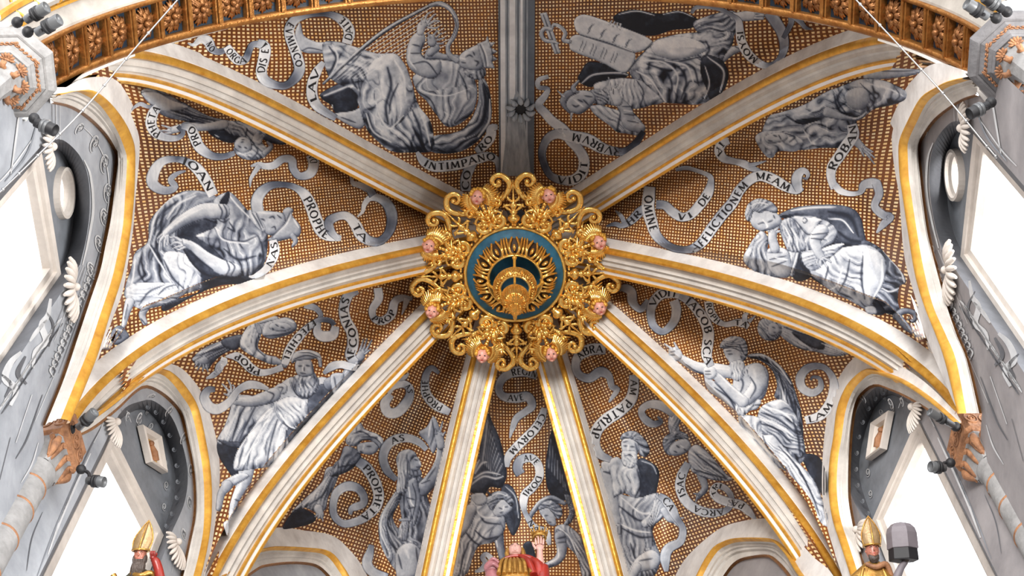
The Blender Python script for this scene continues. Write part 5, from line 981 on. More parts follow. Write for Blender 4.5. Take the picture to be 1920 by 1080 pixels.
paint_figure('painted_figure', 'painted grey hooded bearded man reaching up beside the lower left near-vertical rib', PF, [
 ('P', .50, '960,240 1000,182 1035,270 1000,390 960,330 915,275', 8), ('D', 5, '990,200 1000,280 980,350'), ('L', 4, '985,200 970,300'),
 ('P', .34, '800,590 830,520 900,500 955,560 965,640 995,740 960,860 930,930 850,900 790,850 820,780 810,700', 18), ('f', 9, ('820,560 820,840', '950,560 980,800'), .2),
 ('P', .44, '790,600 830,600 800,680 770,740 790,800 850,850 930,900 935,1000 880,1080 800,1060 740,985 700,900 688,820 700,740 745,660', 18), ('f', 8, ('780,610 700,760 740,960', '800,680 780,800 900,900'), .22), ('L', 6, '780,620 720,720 700,820 740,930'), ('D', 10, '780,700 740,780 780,850'), ('D', 8, '730,800 760,900 840,960'),
 ('P', .58, '800,925 860,892 920,925 928,1000 890,1100 800,1100 785,990', 18), ('L', 16, '840,930 860,980', .5), ('D', 7, '800,960 820,1040'), ('D', 7, '900,920 910,1000'),
 ('P', .46, '830,760 860,760 850,880 800,870 800,820', 8), ('f', 5, ('810,870 830,770', '850,880 860,770'), .2), ('C', .5, '810,765 865,765', [16, 16]),
 ('C', .46, '940,590 1000,520 1035,440 1040,370', [80, 76, 60, 44]), ('D', 6, '960,540 1010,470'), ('L', 5, '960,500 1010,420 1020,360'), ('D', 5, '930,560 980,540'), ('C', .5, '1040,350 1030,290', [44, 50]), ('C', .52, '1035,270 1050,212', [14, 9]), ('C', .52, '1050,290 1065,270', [14, 9]), ('C', .5, '1015,280 1010,255', [14, 9]),
 ('P', .48, '845,560 900,530 925,640 912,740 888,800 868,700 848,640', 10), ('D', 5, '880,560 900,640 880,760'), ('L', 5, '860,580 870,660 890,690'), ('D', 5, '850,640 890,650'), ('D', 5, '860,700 900,690'),
 ('P', .44, '865,470 920,478 932,512 895,522 862,508', 5), ('D', 4, '880,480 890,515'), ('D', 4, '905,482 910,510'),
 ('P', .50, '862,400 905,408 922,430 930,455 915,485 885,488 862,470', 7), ('D', 5, '890,425 908,428'), ('L', 4, '918,435 925,455'), ('D', 4, '900,468 918,466'),
 ('P', .58, '788,420 815,378 868,368 905,400 872,430 866,500 855,560 845,610 790,610 798,500', 10), ('f', 5, ('800,420 800,600', '860,400 850,580'), .16), ('D', 5, '850,400 852,500 835,600'), ('L', 5, '810,400 800,500 805,590')], C3)
paint_figure('painted_figure', 'painted grey turbaned woman in profile leaning out from behind lower left rib', PF, [
 ('P', .08, '150,805 230,700 330,735 320,780 200,812', 8), ('P', .50, '400,470 470,480 440,580 405,640 392,705 340,722 270,695 200,720 300,620 370,550', 16), ('f', 8, ('420,480 280,690', '450,540 390,700'), .22), ('D', 8, '430,520 380,620 300,680'), ('L', 6, '400,520 330,620 260,690'),
 ('P', .36, '470,420 500,350 570,370 592,420 560,462 500,500 420,520 440,450', 14), ('f', 5, ('480,380 440,510', '580,400 500,490'), .18), ('D', 6, '460,470 560,450'),
 ('P', .58, '570,345 600,330 660,325 690,345 680,380 645,398 600,392 575,385', 8), ('D', 5, '625,350 645,352'), ('D', 5, '585,378 600,385'), ('L', 4, '610,340 600,370'),
 ('P', .58, '505,330 520,280 565,235 590,218 615,255 690,285 716,320 700,362 682,345 650,320 600,318 570,345 540,350', 12), ('f', 5, ('520,320 600,225', '560,345 700,310'), .22), ('D', 5, '540,280 600,270 650,300'), ('L', 5, '600,260 680,290 705,330'), ('D', 5, '590,300 660,300 700,330'),
 ('C', .58, '350,700 365,740', [50, 36]), ('C', .6, '370,740 378,775', [11, 6]), ('C', .6, '358,745 350,755', [14, 10]), ('C', .6, '345,735 335,745', [14, 10])], C3)
paint_figure('painted_figure', 'painted grey winged angel left of crowned statue, head bowed', 'painted angel', [
 ('P', .24, '195,295 215,340 250,420 275,520 282,600 255,655 205,650 170,690 105,670 110,600 145,520 160,420 178,340', 14)] +
 [('L', 5, '%d,%d %d,%d %d,%d' % (190+k*9, 330+k*26, 180+k*6, 430+k*22, 165+k*10, 540+k*8), .55) for k in range(9)] + [('D', 4, '%d,%d %d,%d %d,%d' % (198+k*9, 345+k*26, 186+k*6, 445+k*22, 172+k*10, 552+k*8), .7) for k in range(9)] +
 [('L', 6, '110,640 170,600 230,610 265,600'), ('L', 6, '125,610 180,580 250,590'), ('D', 8, '170,660 200,640 240,650'), ('L', 7, '115,600 130,560 150,520'), ('L', 6, '130,585 160,540 185,530'),
 ('P', .20, '270,640 310,650 340,720 352,800 332,862 308,882 272,800 250,700', 9), ('L', 4, '280,650 325,700 340,800', .6), ('D', 5, '290,700 320,800 315,860'),
 ('C', .36, '240,870 250,930 262,990', [56, 42, 34]), ('L', 4, '228,880 238,940'),
 ('P', .62, '60,850 100,760 120,690 180,700 225,760 270,790 272,860 220,915 150,935 120,990 90,1070 20,1085 30,980', 18), ('f', 8, ('110,700 60,850 30,1060', '260,800 150,930 100,1060'), .2), ('D', 7, '150,780 180,820 250,830'), ('D', 7, '130,860 180,900 240,890'), ('L', 6, '120,720 160,790 230,800'), ('D', 8, '100,920 70,1000 60,1070'), ('L', 6, '110,940 90,1020'), ('P', .68, '110,690 170,680 190,720 160,740 130,730', 6), ('D', 8, '70,850 120,910 150,930'),
 ('C', .64, '112,760 85,830 60,880', [56, 50, 30]),
 ('P', .64, '218,740 260,702 300,722 312,752 282,785 240,795 216,775', 9), ('D', 4, '245,750 262,758'), ('D', 4, '275,748 290,745'), ('D', 4, '250,775 265,772'), ('L', 4, '272,740 262,765'),
 ('P', .45, '185,710 205,685 240,670 285,680 315,715 305,745 265,712 235,735 215,765 195,745', 7), ('f', 5, ('190,715 280,685', '215,750 300,735'), .22), ('L', 4, '200,700 240,682 290,695'), ('D', 4, '205,725 240,705'), ('D', 6, '180,690 165,660', .9), ('C', .3, '205,690 180,660', [10, 2])], D4)
paint_figure('painted_figure', 'painted grey winged angel right of crowned statue, looking down in profile', 'painted angel', [
 ('P', .09, '500,378 530,430 570,520 600,620 605,700 545,712 490,680 470,600 475,500', 10)] + [('L', 2.6, '%d,%d %d,%d' % (495+k*11, 420+k*34, 485+k*14, 560+k*18), .35) for k in range(7)] +
 [('P', .30, '560,690 600,700 612,780 585,830 555,835 585,770', 6), ('f', 5, ('560,700 600,790', '600,700 570,830'), .25),
 ('C', .42, '560,730 500,705 450,725 410,770 388,812', [20, 30, 30, 24, 16]), ('D', 4, '540,720 480,712 430,750'), ('L', 3, '480,700 440,720 405,765'),
 ('P', .48, '515,850 560,830 605,855 645,900 685,1000 705,1085 650,1085 620,985 560,930 525,940', 16), ('f', 7, ('530,860 640,1060', '610,860 690,1020'), .24), ('D', 6, '560,860 600,930 640,1040'), ('L', 5, '540,850 590,900 630,1000'),
 ('C', .44, '540,890 548,960 525,1005 470,1032', [56, 48, 40, 28]), ('D', 5, '525,900 570,890'), ('D', 4, '525,920 570,915'), ('L', 4, '530,940 530,990 480,1020'),
 ('P', .56, '440,762 480,742 512,780 520,832 492,835 470,810 452,790', 7), ('D', 4, '465,790 480,788'), ('D', 4, '485,820 500,822'), ('L', 3, '455,785 470,810'),
 ('P', .38, '438,762 448,732 490,715 540,740 552,780 530,805 508,780 480,752', 6), ('f', 5, ('445,750 530,740', '490,760 530,800'), .25), ('P', .10, '362,930 400,915 422,990 385,985', 5)], D4)
paint_figure('painted_figure', 'painted grey white-bearded seated man right of lower right near-vertical rib', PF, [
 ('P', .12, '340,540 400,560 432,600 422,680 400,760 350,800 325,700 300,620', 10), ('L', 4, '350,550 400,570 420,610', .6),
 ('P', .50, '220,700 330,720 420,700 470,750 432,820 402,870 420,940 440,1000 400,1085 290,1080 250,980 240,860 222,780', 18), ('f', 10, ('230,720 260,1000 320,1070', '440,740 400,870 420,1020'), .2), ('D', 8, '250,760 330,820 400,830'), ('D', 8, '260,860 340,900 400,900'), ('L', 6, '260,720 350,790 420,780'), ('L', 6, '250,840 320,870 390,880'), ('D', 7, '300,930 320,1000'),
 ('P', .68, '330,995 395,960 435,990 420,1045 350,1062 300,1085 290,1060', 12), ('D', 5, '340,1010 400,1000'), ('C', .62, '330,1040 300,1100', [44, 34]),
 ('C', .60, '195,600 210,700 228,800 245,850', [72, 62, 48, 30]), ('P', .70, '165,560 210,545 235,570 225,605 180,600', 7), ('D', 5, '175,600 225,612'), ('D', 5, '220,620 225,720'), ('C', .6, '245,850 250,885', [22, 12]), ('C', .6, '236,855 240,880', [14, 8]),
 ('P', .64, '195,560 240,532 280,570 325,560 345,640 335,720 270,700 225,715 215,640', 16), ('f', 5, ('220,580 240,700', '320,600 320,700'), .1), ('D', 7, '330,590 345,660 320,720'), ('L', 10, '250,620 260,680', .4),
 ('P', .55, '420,700 440,720 462,780 430,830 370,860 350,830 390,790', 9), ('f', 5, ('425,710 380,850', '450,760 400,850'), .22), ('C', .58, '455,780 480,815 515,828', [36, 34, 26]), ('C', .6, '515,818 545,812', [12, 7]), ('C', .6, '515,830 540,835', [12, 7]), ('C', .6, '505,838 520,850', [11, 7]),
 ('P', .42, '253,452 268,422 320,413 366,450 388,500 372,530 342,522 335,480 292,448', 8), ('f', 5, ('260,450 350,440', '300,450 370,520'), .2),
 ('P', .66, '258,462 290,446 332,468 335,512 300,540 265,512', 8), ('D', 5, '270,482 284,482'), ('D', 5, '298,484 316,486'), ('L', 4, '290,478 288,505'), ('D', 8, '322,470 332,510', .6), ('D', 4, '265,465 285,460'),
 ('P', .70, '258,512 285,505 325,508 330,560 303,585 265,565', 6), ('D', 4, '275,528 295,522 310,530'), ('f', 4, ('265,520 275,570', '325,520 310,575'), .14)], E5)
paint_figure('painted_figure', 'painted grey youth leaning head down from behind right rib with one arm raised', PF, [
 ('C', .55, '508,430 498,380 515,330', [46, 50, 70]), ('f', 4, ('490,440 490,330', '530,430 545,340'), .25),
 ('C', .48, '625,620 642,675 612,715', [38, 32, 24]), ('C', .5, '615,705 590,700', [10, 6]), ('C', .5, '608,715 600,740', [12, 6]),
 ('P', .58, '565,512 600,475 645,500 695,555 740,610 768,638 690,640 625,622 578,592', 12), ('f', 7, ('580,500 740,620', '580,590 680,630'), .2), ('D', 5, '600,520 680,580 740,625'), ('L', 5, '600,500 660,540'), ('D', 6, '590,590 660,610 740,630'),
 ('P', .42, '448,455 480,422 525,412 565,432 560,455 520,450 490,475 485,525 458,508', 7), ('f', 5, ('455,460 540,425', '480,510 550,450'), .25),
 ('P', .58, '478,490 505,462 555,448 578,480 556,512 505,528 480,515', 8), ('D', 5, '512,480 525,490'), ('D', 5, '545,495 555,502'), ('L', 4, '530,480 545,490'), ('D', 4, '500,505 515,512')], E5)
paint_figure('painted_figure', 'painted grey bare-shouldered bearded old man pointing with his left arm', PF, [
 ('P', .10, '1090,1000 1180,1005 1225,1100 1218,1225 1165,1170 1120,1080', 10),
 ('P', .30, '790,450 800,430 870,430 950,480 1020,560 1060,660 1090,770 1100,900 1110,1010 1050,1060 980,1000 930,800 960,700 935,670 950,600 920,520 860,470', 18), ('f', 9, ('860,440 1000,580 1070,760 1090,950', '930,540 960,700 980,980'), .25), ('L', 8, '800,440 880,440 960,500 1030,600'), ('D', 14, '1000,620 1050,760 1060,900'), ('L', 6, '960,560 990,680 1000,760'), ('D', 12, '960,540 990,640'),
 ('P', .62, '540,540 575,570 650,620 700,680 735,760 700,740 640,690 560,630', 8), ('D', 8, '600,620 680,680 720,750'),
 ('P', .52, '840,800 860,730 940,690 1000,700 1060,780 1090,900 1100,1020 1000,960 900,900 850,860', 20), ('f', 9, ('850,740 1080,880', '850,860 1050,1000'), .26), ('D', 10, '860,760 960,800 1060,880'), ('D', 10, '850,820 940,850 1030,930'), ('L', 8, '860,720 980,760 1060,830'), ('L', 7, '850,790 950,830 1040,890'), ('D', 12, '1040,800 1070,900 1080,1000'),
 ('P', .66, '735,780 850,790 870,880 930,890 1000,970 1090,1060 1170,1160 1230,1330 1238,1400 1190,1370 1140,1250 1000,1090 900,1060 820,950 760,860', 22), ('f', 6, ('760,800 1000,1080 1180,1350', '860,880 1040,1010 1200,1200'), .2), ('D', 7, '870,890 900,960 980,1060'), ('L', 8, '780,820 880,960 1000,1060'), ('D', 7, '960,950 1060,1060 1140,1200'), ('L', 6, '1020,1060 1100,1180 1170,1320'), ('D', 7, '1080,1090 1150,1230 1190,1340'),
 ('P', .60, '720,520 770,500 830,480 885,505 905,560 892,640 862,690 800,700 740,690 700,640', 18), ('D', 7, '740,540 760,600 740,660'), ('D', 9, '880,540 890,600 860,660'), ('D', 6, '780,520 800,560'),
 ('P', .66, '720,700 790,680 860,690 840,740 800,750 760,780 725,770', 8), ('f', 5, ('730,700 740,770', '840,700 790,750'), .22),
 ('C', .68, '730,540 610,520 500,505 410,455', [70, 74, 60, 44]), ('D', 6, '700,580 600,560 500,530 440,490'), ('L', 7, '680,520 560,500 450,455'), ('P', .70, '342,405 385,392 418,428 402,468 362,462 343,432', 7), ('C', .72, '360,402 318,374', [14, 9]), ('C', .70, '390,400 372,366', [15, 10]), ('D', 4, '350,420 375,415'), ('D', 4, '350,438 375,436'),
 ('C', .64, '835,530 850,600 790,680 750,690', [100, 96, 76, 66]), ('L', 12, '820,520 830,560', .6), ('D', 7, '800,560 830,620 800,680'), ('C', .66, '760,700 690,640 630,575 585,535', [66, 62, 50, 46]), ('D', 6, '720,720 650,640 600,590'), ('L', 6, '760,670 690,610 630,550'), ('P', .70, '535,520 560,500 600,510 612,550 580,575 545,560', 7), ('D', 4, '545,530 575,528'), ('D', 4, '548,545 578,545'),
 ('P', .52, '628,390 650,350 710,330 768,350 786,410 772,465 748,455 740,425 700,402 650,402', 9), ('f', 7, ('640,380 760,350', '660,400 780,440'), .25), ('L', 4, '660,360 710,345'), ('D', 5, '740,380 765,430'),
 ('P', .64, '650,405 700,398 745,420 762,462 742,502 695,492 672,462 655,432', 9), ('D', 6, '675,432 698,432'), ('L', 5, '662,440 668,465'), ('D', 5, '690,485 710,480'), ('D', 6, '745,440 755,460'), ('D', 5, '665,415 695,412'),
 ('P', .64, '682,490 710,470 760,470 772,530 742,582 702,572 690,530', 8), ('f', 6, ('690,490 710,570', '755,480 755,570'), .22)], F6)
paint_figure('painted_figure', 'painted grey curly head with long folded wing below the right rib', PF, [
 ('P', .62, '930,245 1000,255 1060,285 1180,325 1330,400 1355,430 1270,445 1180,422 1080,402 1000,355 955,305', 12), ('f', 7, ('960,260 1150,320 1340,420', '970,310 1100,395 1300,440'), .16), ('P', .22, '1035,312 1110,318 1205,350 1212,405 1130,388', 9), ('D', 6, '990,280 1100,320'), ('L', 5, '1200,370 1300,410'),
 ('P', .52, '842,270 870,232 930,232 968,262 978,305 945,352 885,352 848,318', 11), ('f', 6, ('850,270 940,345', '900,235 970,310'), .2), ('P', .58, '905,262 950,262 968,300 940,330 905,320', 7), ('D', 4, '925,280 940,285'), ('D', 4, '930,310 945,310')], F6)
# ---------------------------------------------------------------- painted scrolls with lettering
def S(lab, tr, *b): return scroll('painted '+lab, tr, b)
S('white scroll lettered ORGANO DIS ET EVMINCO winding left of the king', Z2,
 ('35,243 70,252 110,222 150,232 170,270 205,292 250,280 275,262', [6, 22, 40, 60, 56, 40, 34, 30], [.5, .65, .8, .75, .6, .4, .35, .5], [('NO', .46, .66)]),
 ('255,262 285,305 320,338 360,335 380,290 400,252 440,248', [46, 56, 58, 46, 40, 36, 40], [.7, .82, .8, .6, .35, .45, .6], [('ORGA', .06, .52)]),
 ('428,242 470,262 465,330 450,400 470,450 530,478 590,480 640,440 665,390 655,330 635,270 612,210 608,160 640,110 700,85 770,78 850,85 915,125 945,180 930,245', [50, 66, 64, 62, 58, 44, 46, 62, 64, 62, 60, 58, 56, 48, 36, 30, 46, 62, 64, 58], [.6, .82, .8, .78, .6, .35, .3, .5, .7, .82, .84, .8, .7, .55, .3, .25, .5, .8, .82, .7],
  [('DIS ET', .165, .02), ('EVMINCO', .63, .415), ('DATE', .985, .87)]),
 ('800,350 765,400 740,460 735,530 760,590 810,630 870,665', [30, 52, 60, 64, 60, 50, 40], [.5, .7, .8, .8, .7, .5, .4], [('LAV', .62, .12)]))
S('white scroll lettered INTIMPANO CORO beside the ridge band', Z2,
 ('1600,1075 1600,1010 1620,950 1660,890', [60, 62, 60, 40], [.6, .7, .6, .4], [('CO', .02, .6)]),
 ('1655,850 1700,820 1740,765 1745,720 1780,715', [30, 56, 62, 58, 30], [.5, .75, .8, .8, .6], [('RO', .1, .6)]),
 ('1325,855 1360,905 1420,935 1500,932 1580,920 1660,895 1730,880 1775,905 1785,960 1780,1010', [20, 52, 62, 64, 62, 60, 58, 44, 30, 24], [.6, .6, .75, .82, .82, .8, .75, .6, .3, .3], [('INTIMPANO', .12, .80)]))
S('white scroll lettered RVBRVM VIDIT at the feet of the horned man', Z3,
 ('205,430 150,450 150,490 200,500 185,540 150,590 190,640 225,680 290,730 330,790 375,840 405,900 395,970 350,1010 290,1015 220,990 180,920 170,850 200,780 260,752 340,770 430,790 500,830 570,850 640,850 700,800 740,740', [24, 30, 26, 40, 50, 54, 56, 60, 60, 58, 62, 64, 60, 50, 44, 44, 46, 50, 56, 70, 76, 72, 60, 50, 44, 40, 30], [.5, .6, .4, .6, .5, .65, .75, .8, .7, .6, .75, .8, .75, .5, .35, .3, .4, .5, .65, .78, .82, .8, .7, .5, .25, .2, .15],
  [('VIDIT', .505, .375), ('RVBRVM', .90, .735)]))
S('white scroll lettered MOYSI around the raised foot at top right', Z3,
 ('1010,75 1030,45 1080,35 1150,45 1210,70 1270,110 1280,160 1290,230 1325,300 1380,350 1440,370 1500,340 1530,270 1520,190 1480,120 1440,70', [20, 26, 30, 26, 24, 44, 52, 56, 54, 44, 34, 40, 56, 64, 68, 60], [.4, .5, .4, .35, .4, .6, .75, .82, .8, .6, .4, .4, .5, .55, .5, .45], [('MOYSI', .565, .36)]),
 ('1525,215 1545,180 1570,130 1575,90 1620,120 1650,155 1690,165', [24, 30, 34, 40, 34, 26, 6], [.3, .4, .5, .5, .45, .4, .4]))
S('white scroll lettered IOAN curling above the seated bearded man', Z6,
 ('445,62 400,75 360,110 385,150 345,172 290,160 255,120 275,50 320,5 390,-5 450,10 510,50 560,120 600,200', [10, 30, 40, 46, 60, 70, 60, 46, 36, 44, 62, 66, 66, 60], [.3, .4, .5, .4, .6, .75, .8, .7, .3, .5, .8, .85, .82, .7], [('IOAN', .67, .97)]))
S('white scroll lettered PROPHETA winding beside the drooping cap', Z6,
 ('850,290 845,230 870,180 920,145 980,138 1050,150 1110,190 1150,260 1180,340 1220,410 1290,435 1320,440', [70, 68, 60, 44, 34, 40, 62, 70, 72, 74, 60, 30], [.6, .75, .6, .35, .3, .5, .8, .84, .8, .75, .8, .6], [('PROPHE', .55, .90)]),
 ('1300,445 1262,400 1250,350 1290,320 1350,315 1400,365 1430,420 1480,455 1540,455 1590,400 1605,320 1580,250 1530,215 1480,215 1450,250 1440,290 1410,320', [30, 50, 56, 46, 50, 66, 66, 56, 48, 50, 62, 66, 60, 46, 34, 24, 8], [.7, .5, .4, .7, .8, .8, .75, .5, .35, .4, .35, .55, .6, .7, .8, .8, .7], [('TA', .30, .42)]),
 ('1500,200 1470,160 1420,140 1385,130 1372,95', [50, 40, 34, 30, 8], [.4, .6, .8, .8, .7]))
S('white scroll lettered NAS below the drooping cap', Z6, ('935,450 945,510 925,570 890,620 830,655 800,655', [44, 58, 56, 46, 34, 10], [.7, .82, .8, .7, .8, .7], [('NAS', .56, .04)]))
S('grey scroll lettered DA with frayed end below the turbaned head', Z2,
 ('730,870 745,920 725,975 665,990 630,950 620,900 570,895 520,930 470,935 430,925 390,935', [60, 62, 56, 44, 46, 50, 44, 46, 40, 34, 10], [.6, .72, .7, .45, .5, .6, .5, .6, .7, .65, .5], [('DA', .10, .0)]), ('440,930 405,980 390,1010 388,1055', [34, 26, 20, 5], [.5, .6, .6, .5]))
S('white scroll lettered PHETA PRO held by the upside down turbaned figure', Z1,
 ('740,620 760,600 790,585 830,600 870,600', [6, 20, 26, 22, 20], [.6, .6, .6, .4, .3]),
 ('890,600 860,640 850,700 880,750 940,775 1000,775 1030,745 1000,710', [50, 60, 64, 58, 44, 36, 30, 24], [.6, .75, .82, .75, .6, .6, .4, .3], [('PHETA', .50, .0)]),
 ('1020,710 1070,720 1095,770 1125,830 1190,875 1260,880 1320,860', [30, 60, 64, 60, 46, 38, 30], [.5, .8, .8, .65, .4, .4, .5], [('PRO', .42, .12)]))
S('small white ribbon end with two curls left of the gilt boss', Z6, ('1370,95 1390,130 1430,150 1470,170', [10, 24, 26, 30], [.7, .8, .7, .5]))
S('white scroll lettered HR OMINE VIDE AFFLICTIONEM MEAM on the right web', Z7,
 ('50,372 100,360 140,370 190,340 240,290 270,262', [10, 28, 30, 50, 56, 40], [.3, .4, .5, .6, .6, .5], [('HR', .45, .85)]), ('150,350 130,310 100,285', [30, 24, 8], [.5, .6, .5]),
 ('330,250 380,255 420,290 470,320 520,310 570,260 620,190 638,130 630,90 560,60 500,45 440,55', [50, 52, 56, 50, 56, 60, 60, 40, 26, 24, 26, 20], [.4, .5, .65, .75, .8, .84, .8, .5, .6, .5, .5, .4], [('VI', .20, .34), ('DE', .43, .55)]),
 ('295,150 290,200 285,270 305,350 330,420 380,470 450,500 530,500 590,460 640,390 700,310 760,240 800,170 860,110 920,88 990,110 1060,150 1120,170 1150,150', [64, 72, 72, 66, 56, 44, 40, 54, 62, 64, 64, 64, 62, 56, 58, 64, 62, 50, 40], [.6, .8, .82, .75, .5, .25, .3, .6, .78, .78, .65, .72, .82, .7, .8, .85, .84, .7, .6],
  [('OMINE', .035, .19), ('AFFLICTIONEM', .375, .74), ('MEAM', .785, .945)]),
 ('1135,175 1120,120 1130,80 1160,60 1185,80 1175,105 1155,100', [40, 60, 60, 50, 34, 20, 10], [.7, .6, .75, .8, .7, .5, .3]))
S('white scroll lettered ROBAN falling from the veiled woman', Z4,
 ('470,700 480,760 440,820 400,880 360,940 355,1000 375,1060', [60, 68, 66, 62, 60, 50, 46], [.6, .75, .82, .84, .8, .7, .6], [('ROBAN', .74, .0)]),
 ('375,1040 410,1075 470,1090 520,1080 540,1040 590,1030 625,1040', [40, 40, 30, 26, 50, 60, 56], [.6, .8, .7, .5, .6, .7, .5]), ('610,1030 625,1090 600,1160 650,1210 690,1220 650,1260 610,1310', [56, 50, 44, 50, 46, 44, 10], [.5, .4, .5, .6, .4, .5, .5]))
S('white scroll end lettered TA with torn edge under the upper right rib', Z3,
 ('1220,790 1180,810 1165,850 1190,890 1240,905 1300,920 1350,945 1400,960', [40, 54, 56, 44, 36, 46, 40, 12], [.6, .75, .8, .6, .6, .7, .6, .5], [('TA', .08, .32)]), ('1330,930 1380,920 1430,905', [26, 20, 6], [.6, .6, .6]))
S('white scroll lettered EZECHIEL PROP trailing from the reclining figure', B2,
 ('690,100 750,110 785,150 770,180 745,195', [26, 40, 34, 26, 20], [.6, .6, .4, .3, .4]), ('860,210 840,185 790,178 750,195 700,235 650,290 610,350 580,430', [30, 30, 34, 44, 52, 56, 56, 40], [.3, .25, .4, .6, .78, .82, .8, .7], [('EZECHIEL', .28, .95)]),
 ('775,195 765,240 790,270 850,265 868,215', [26, 56, 62, 60, 44], [.4, .6, .78, .78, .6]), ('570,445 500,470 440,475 390,450 350,410 310,385 250,385', [40, 34, 40, 52, 56, 50, 10], [.6, .5, .7, .8, .82, .75, .6], [('PROP', .36, .86)]),
 ('190,490 215,440 240,415 235,400 225,450 180,490 140,510', [20, 44, 44, 20, 30, 36, 10], [.5, .6, .75, .7, .5, .5, .4]))
S('white scroll lettered IECONIAS PROP above the raised right hand', B2,
 ('980,420 950,380 965,320 960,250 925,180 915,110 940,40 990,10', [50, 62, 66, 66, 62, 60, 60, 50], [.5, .7, .8, .82, .8, .75, .7, .5], [('IECONIAS', .06, .84)]),
 ('1105,0 1110,60 1075,120 1085,170 1130,185 1180,150 1200,80 1240,55 1300,60', [50, 50, 44, 40, 50, 54, 50, 40, 20], [.6, .75, .6, .5, .75, .8, .8, .6, .5], [('PROP', .36, .68)]), ('1270,60 1255,110 1240,150', [40, 24, 6], [.6, .6, .5]),
 ('1000,450 940,440 900,430 850,440 800,480', [40, 46, 44, 50, 20], [.5, .6, .7, .6, .4]))
S('white scroll curling round the outstretched left hand of the tunic figure', B2,
 ('490,570 440,550 380,545 320,575 270,640 210,680 160,670 130,620 150,575 190,570', [20, 44, 50, 40, 44, 52, 60, 60, 50, 30], [.6, .7, .75, .5, .6, .8, .84, .8, .6, .3]))
S('white ring-shaped scroll lettered AS between two lower left ribs', C3,
 ('760,60 725,110 745,160 800,155 855,90 865,30 830,0 770,10 740,50', [40, 56, 60, 60, 60, 50, 44, 50, 40], [.5, .7, .8, .78, .6, .5, .6, .8, .6], [('AS', .74, .62)]), ('860,-60 830,-35 770,-40 700,-5', [10, 40, 50, 20], [.5, .6, .7, .6]))
S('grey scroll lettered PROPHETA curving down to the reaching hooded man', C3,
 ('1090,160 1050,140 1000,110 960,60 950,0 960,-60 990,-90 1030,-60', [40, 56, 58, 56, 50, 44, 36, 20], [.5, .7, .75, .7, .6, .5, .5, .4], [('PROPHE', .12, .66)]))
S('grey scroll lettered AS arched over the hooded head', C3,
 ('790,540 740,490 715,420 735,350 790,310 860,305 920,330 960,370', [30, 50, 52, 56, 56, 50, 44, 30], [.4, .5, .6, .65, .75, .7, .6, .5], [('AS', .52, .70)]))
S('white spiral scroll lettered PROPHETA beside the turbaned woman', C3,
 ('575,435 620,470 665,540 690,620 675,690 620,745 560,775 490,785 440,740 435,670 455,610 510,575 570,585 605,630 600,675 540,700 530,735', [60, 64, 64, 62, 60, 56, 50, 46, 44, 44, 46, 52, 56, 50, 46, 46, 20], [.4, .6, .78, .82, .8, .75, .6, .5, .45, .5, .65, .78, .7, .4, .45, .6, .3], [('PROPHETA', .04, .38)]), ('650,905 640,950 625,1010 660,1060 740,1085', [30, 56, 60, 56, 40], [.35, .55, .6, .6, .5]))
S('grey scroll lettered REGINA AVE CELORVM in the narrow bottom web', D4,
 ('430,110 370,95 310,100 262,130 245,180 270,215 330,222 385,215 405,260 370,290 330,320 310,370 298,415', [50, 50, 50, 44, 40, 40, 48, 50, 44, 36, 36, 28, 8], [.5, .65, .75, .6, .4, .45, .7, .6, .45, .55, .5, .5, .5], [('REGIN', .20, .0), ('AVE', .46, .58)]),
 ('465,270 450,320 420,370 370,420 320,470 290,510 285,555', [30, 44, 46, 46, 46, 44, 20], [.4, .6, .7, .75, .7, .65, .5], [('CELORVM', .08, .80)]))
S('grey scroll lettered AVE DOMINA falling between the two angels', D4,
 ('350,590 335,560 350,520 400,510 435,545 440,600 410,650 370,690 365,750 385,800 420,850 470,870 490,930', [50, 50, 44, 42, 42, 42, 44, 42, 24, 30, 40, 42, 16], [.35, .5, .6, .75, .75, .65, .7, .7, .4, .5, .6, .65, .4], [('AVE', .14, .27), ('DOMI', .36, .55), ('NAM', .74, .92)]))
S('small grey ribbon curl at bottom left of the crowned statue', D4, ('130,1060 165,1045 180,1015 165,990 185,975 210,1000 215,1040', [10, 30, 30, 24, 24, 30, 20], [.5, .6, .6, .5, .6, .65, .5]))
S('white scroll lettered ABRAAM PATRIAR twisting down the lower right web', E5,
 ('185,35 120,38 70,60 48,100 60,150 110,170 160,140 200,160 215,210 240,220 215,260 200,280', [50, 54, 54, 44, 40, 40, 44, 50, 34, 30, 24, 8], [.6, .75, .8, .7, .5, .5, .6, .5, .5, .5, .5, .4], [('ABRA', .27, .02)]),
 ('315,155 315,210 300,270 250,320 190,360 145,410 135,470 160,520 210,545', [44, 50, 56, 56, 58, 56, 52, 44, 30], [.4, .55, .65, .75, .8, .8, .7, .6, .5], [('PATRIAR', .24, .74), ('AM', .04, .19)]))
S('white scroll curl at the raised arm of the leaning youth', E5, ('500,340 450,300 390,290 352,315 360,350 400,380 440,370 425,345', [30, 46, 44, 34, 34, 40, 30, 10], [.5, .6, .7, .6, .45, .5, .4, .3]))
S('grey scroll lettered ISAC ARCA TRI PA under the leaning youth', E5,
 ('565,560 535,620 530,680 560,740 620,780 690,790 750,770 765,720 740,680 700,665 680,690 700,720 750,740 810,755 850,790 880,825', [36, 46, 48, 48, 46, 46, 40, 30, 28, 30, 32, 40, 44, 46, 40, 10], [.4, .6, .7, .7, .65, .65, .6, .4, .4, .6, .7, .7, .65, .7, .6, .4], [('ISAC', .20, .06), ('ARCA', .46, .28), ('TRI', .73, .63), ('PA', .90, .82)]))
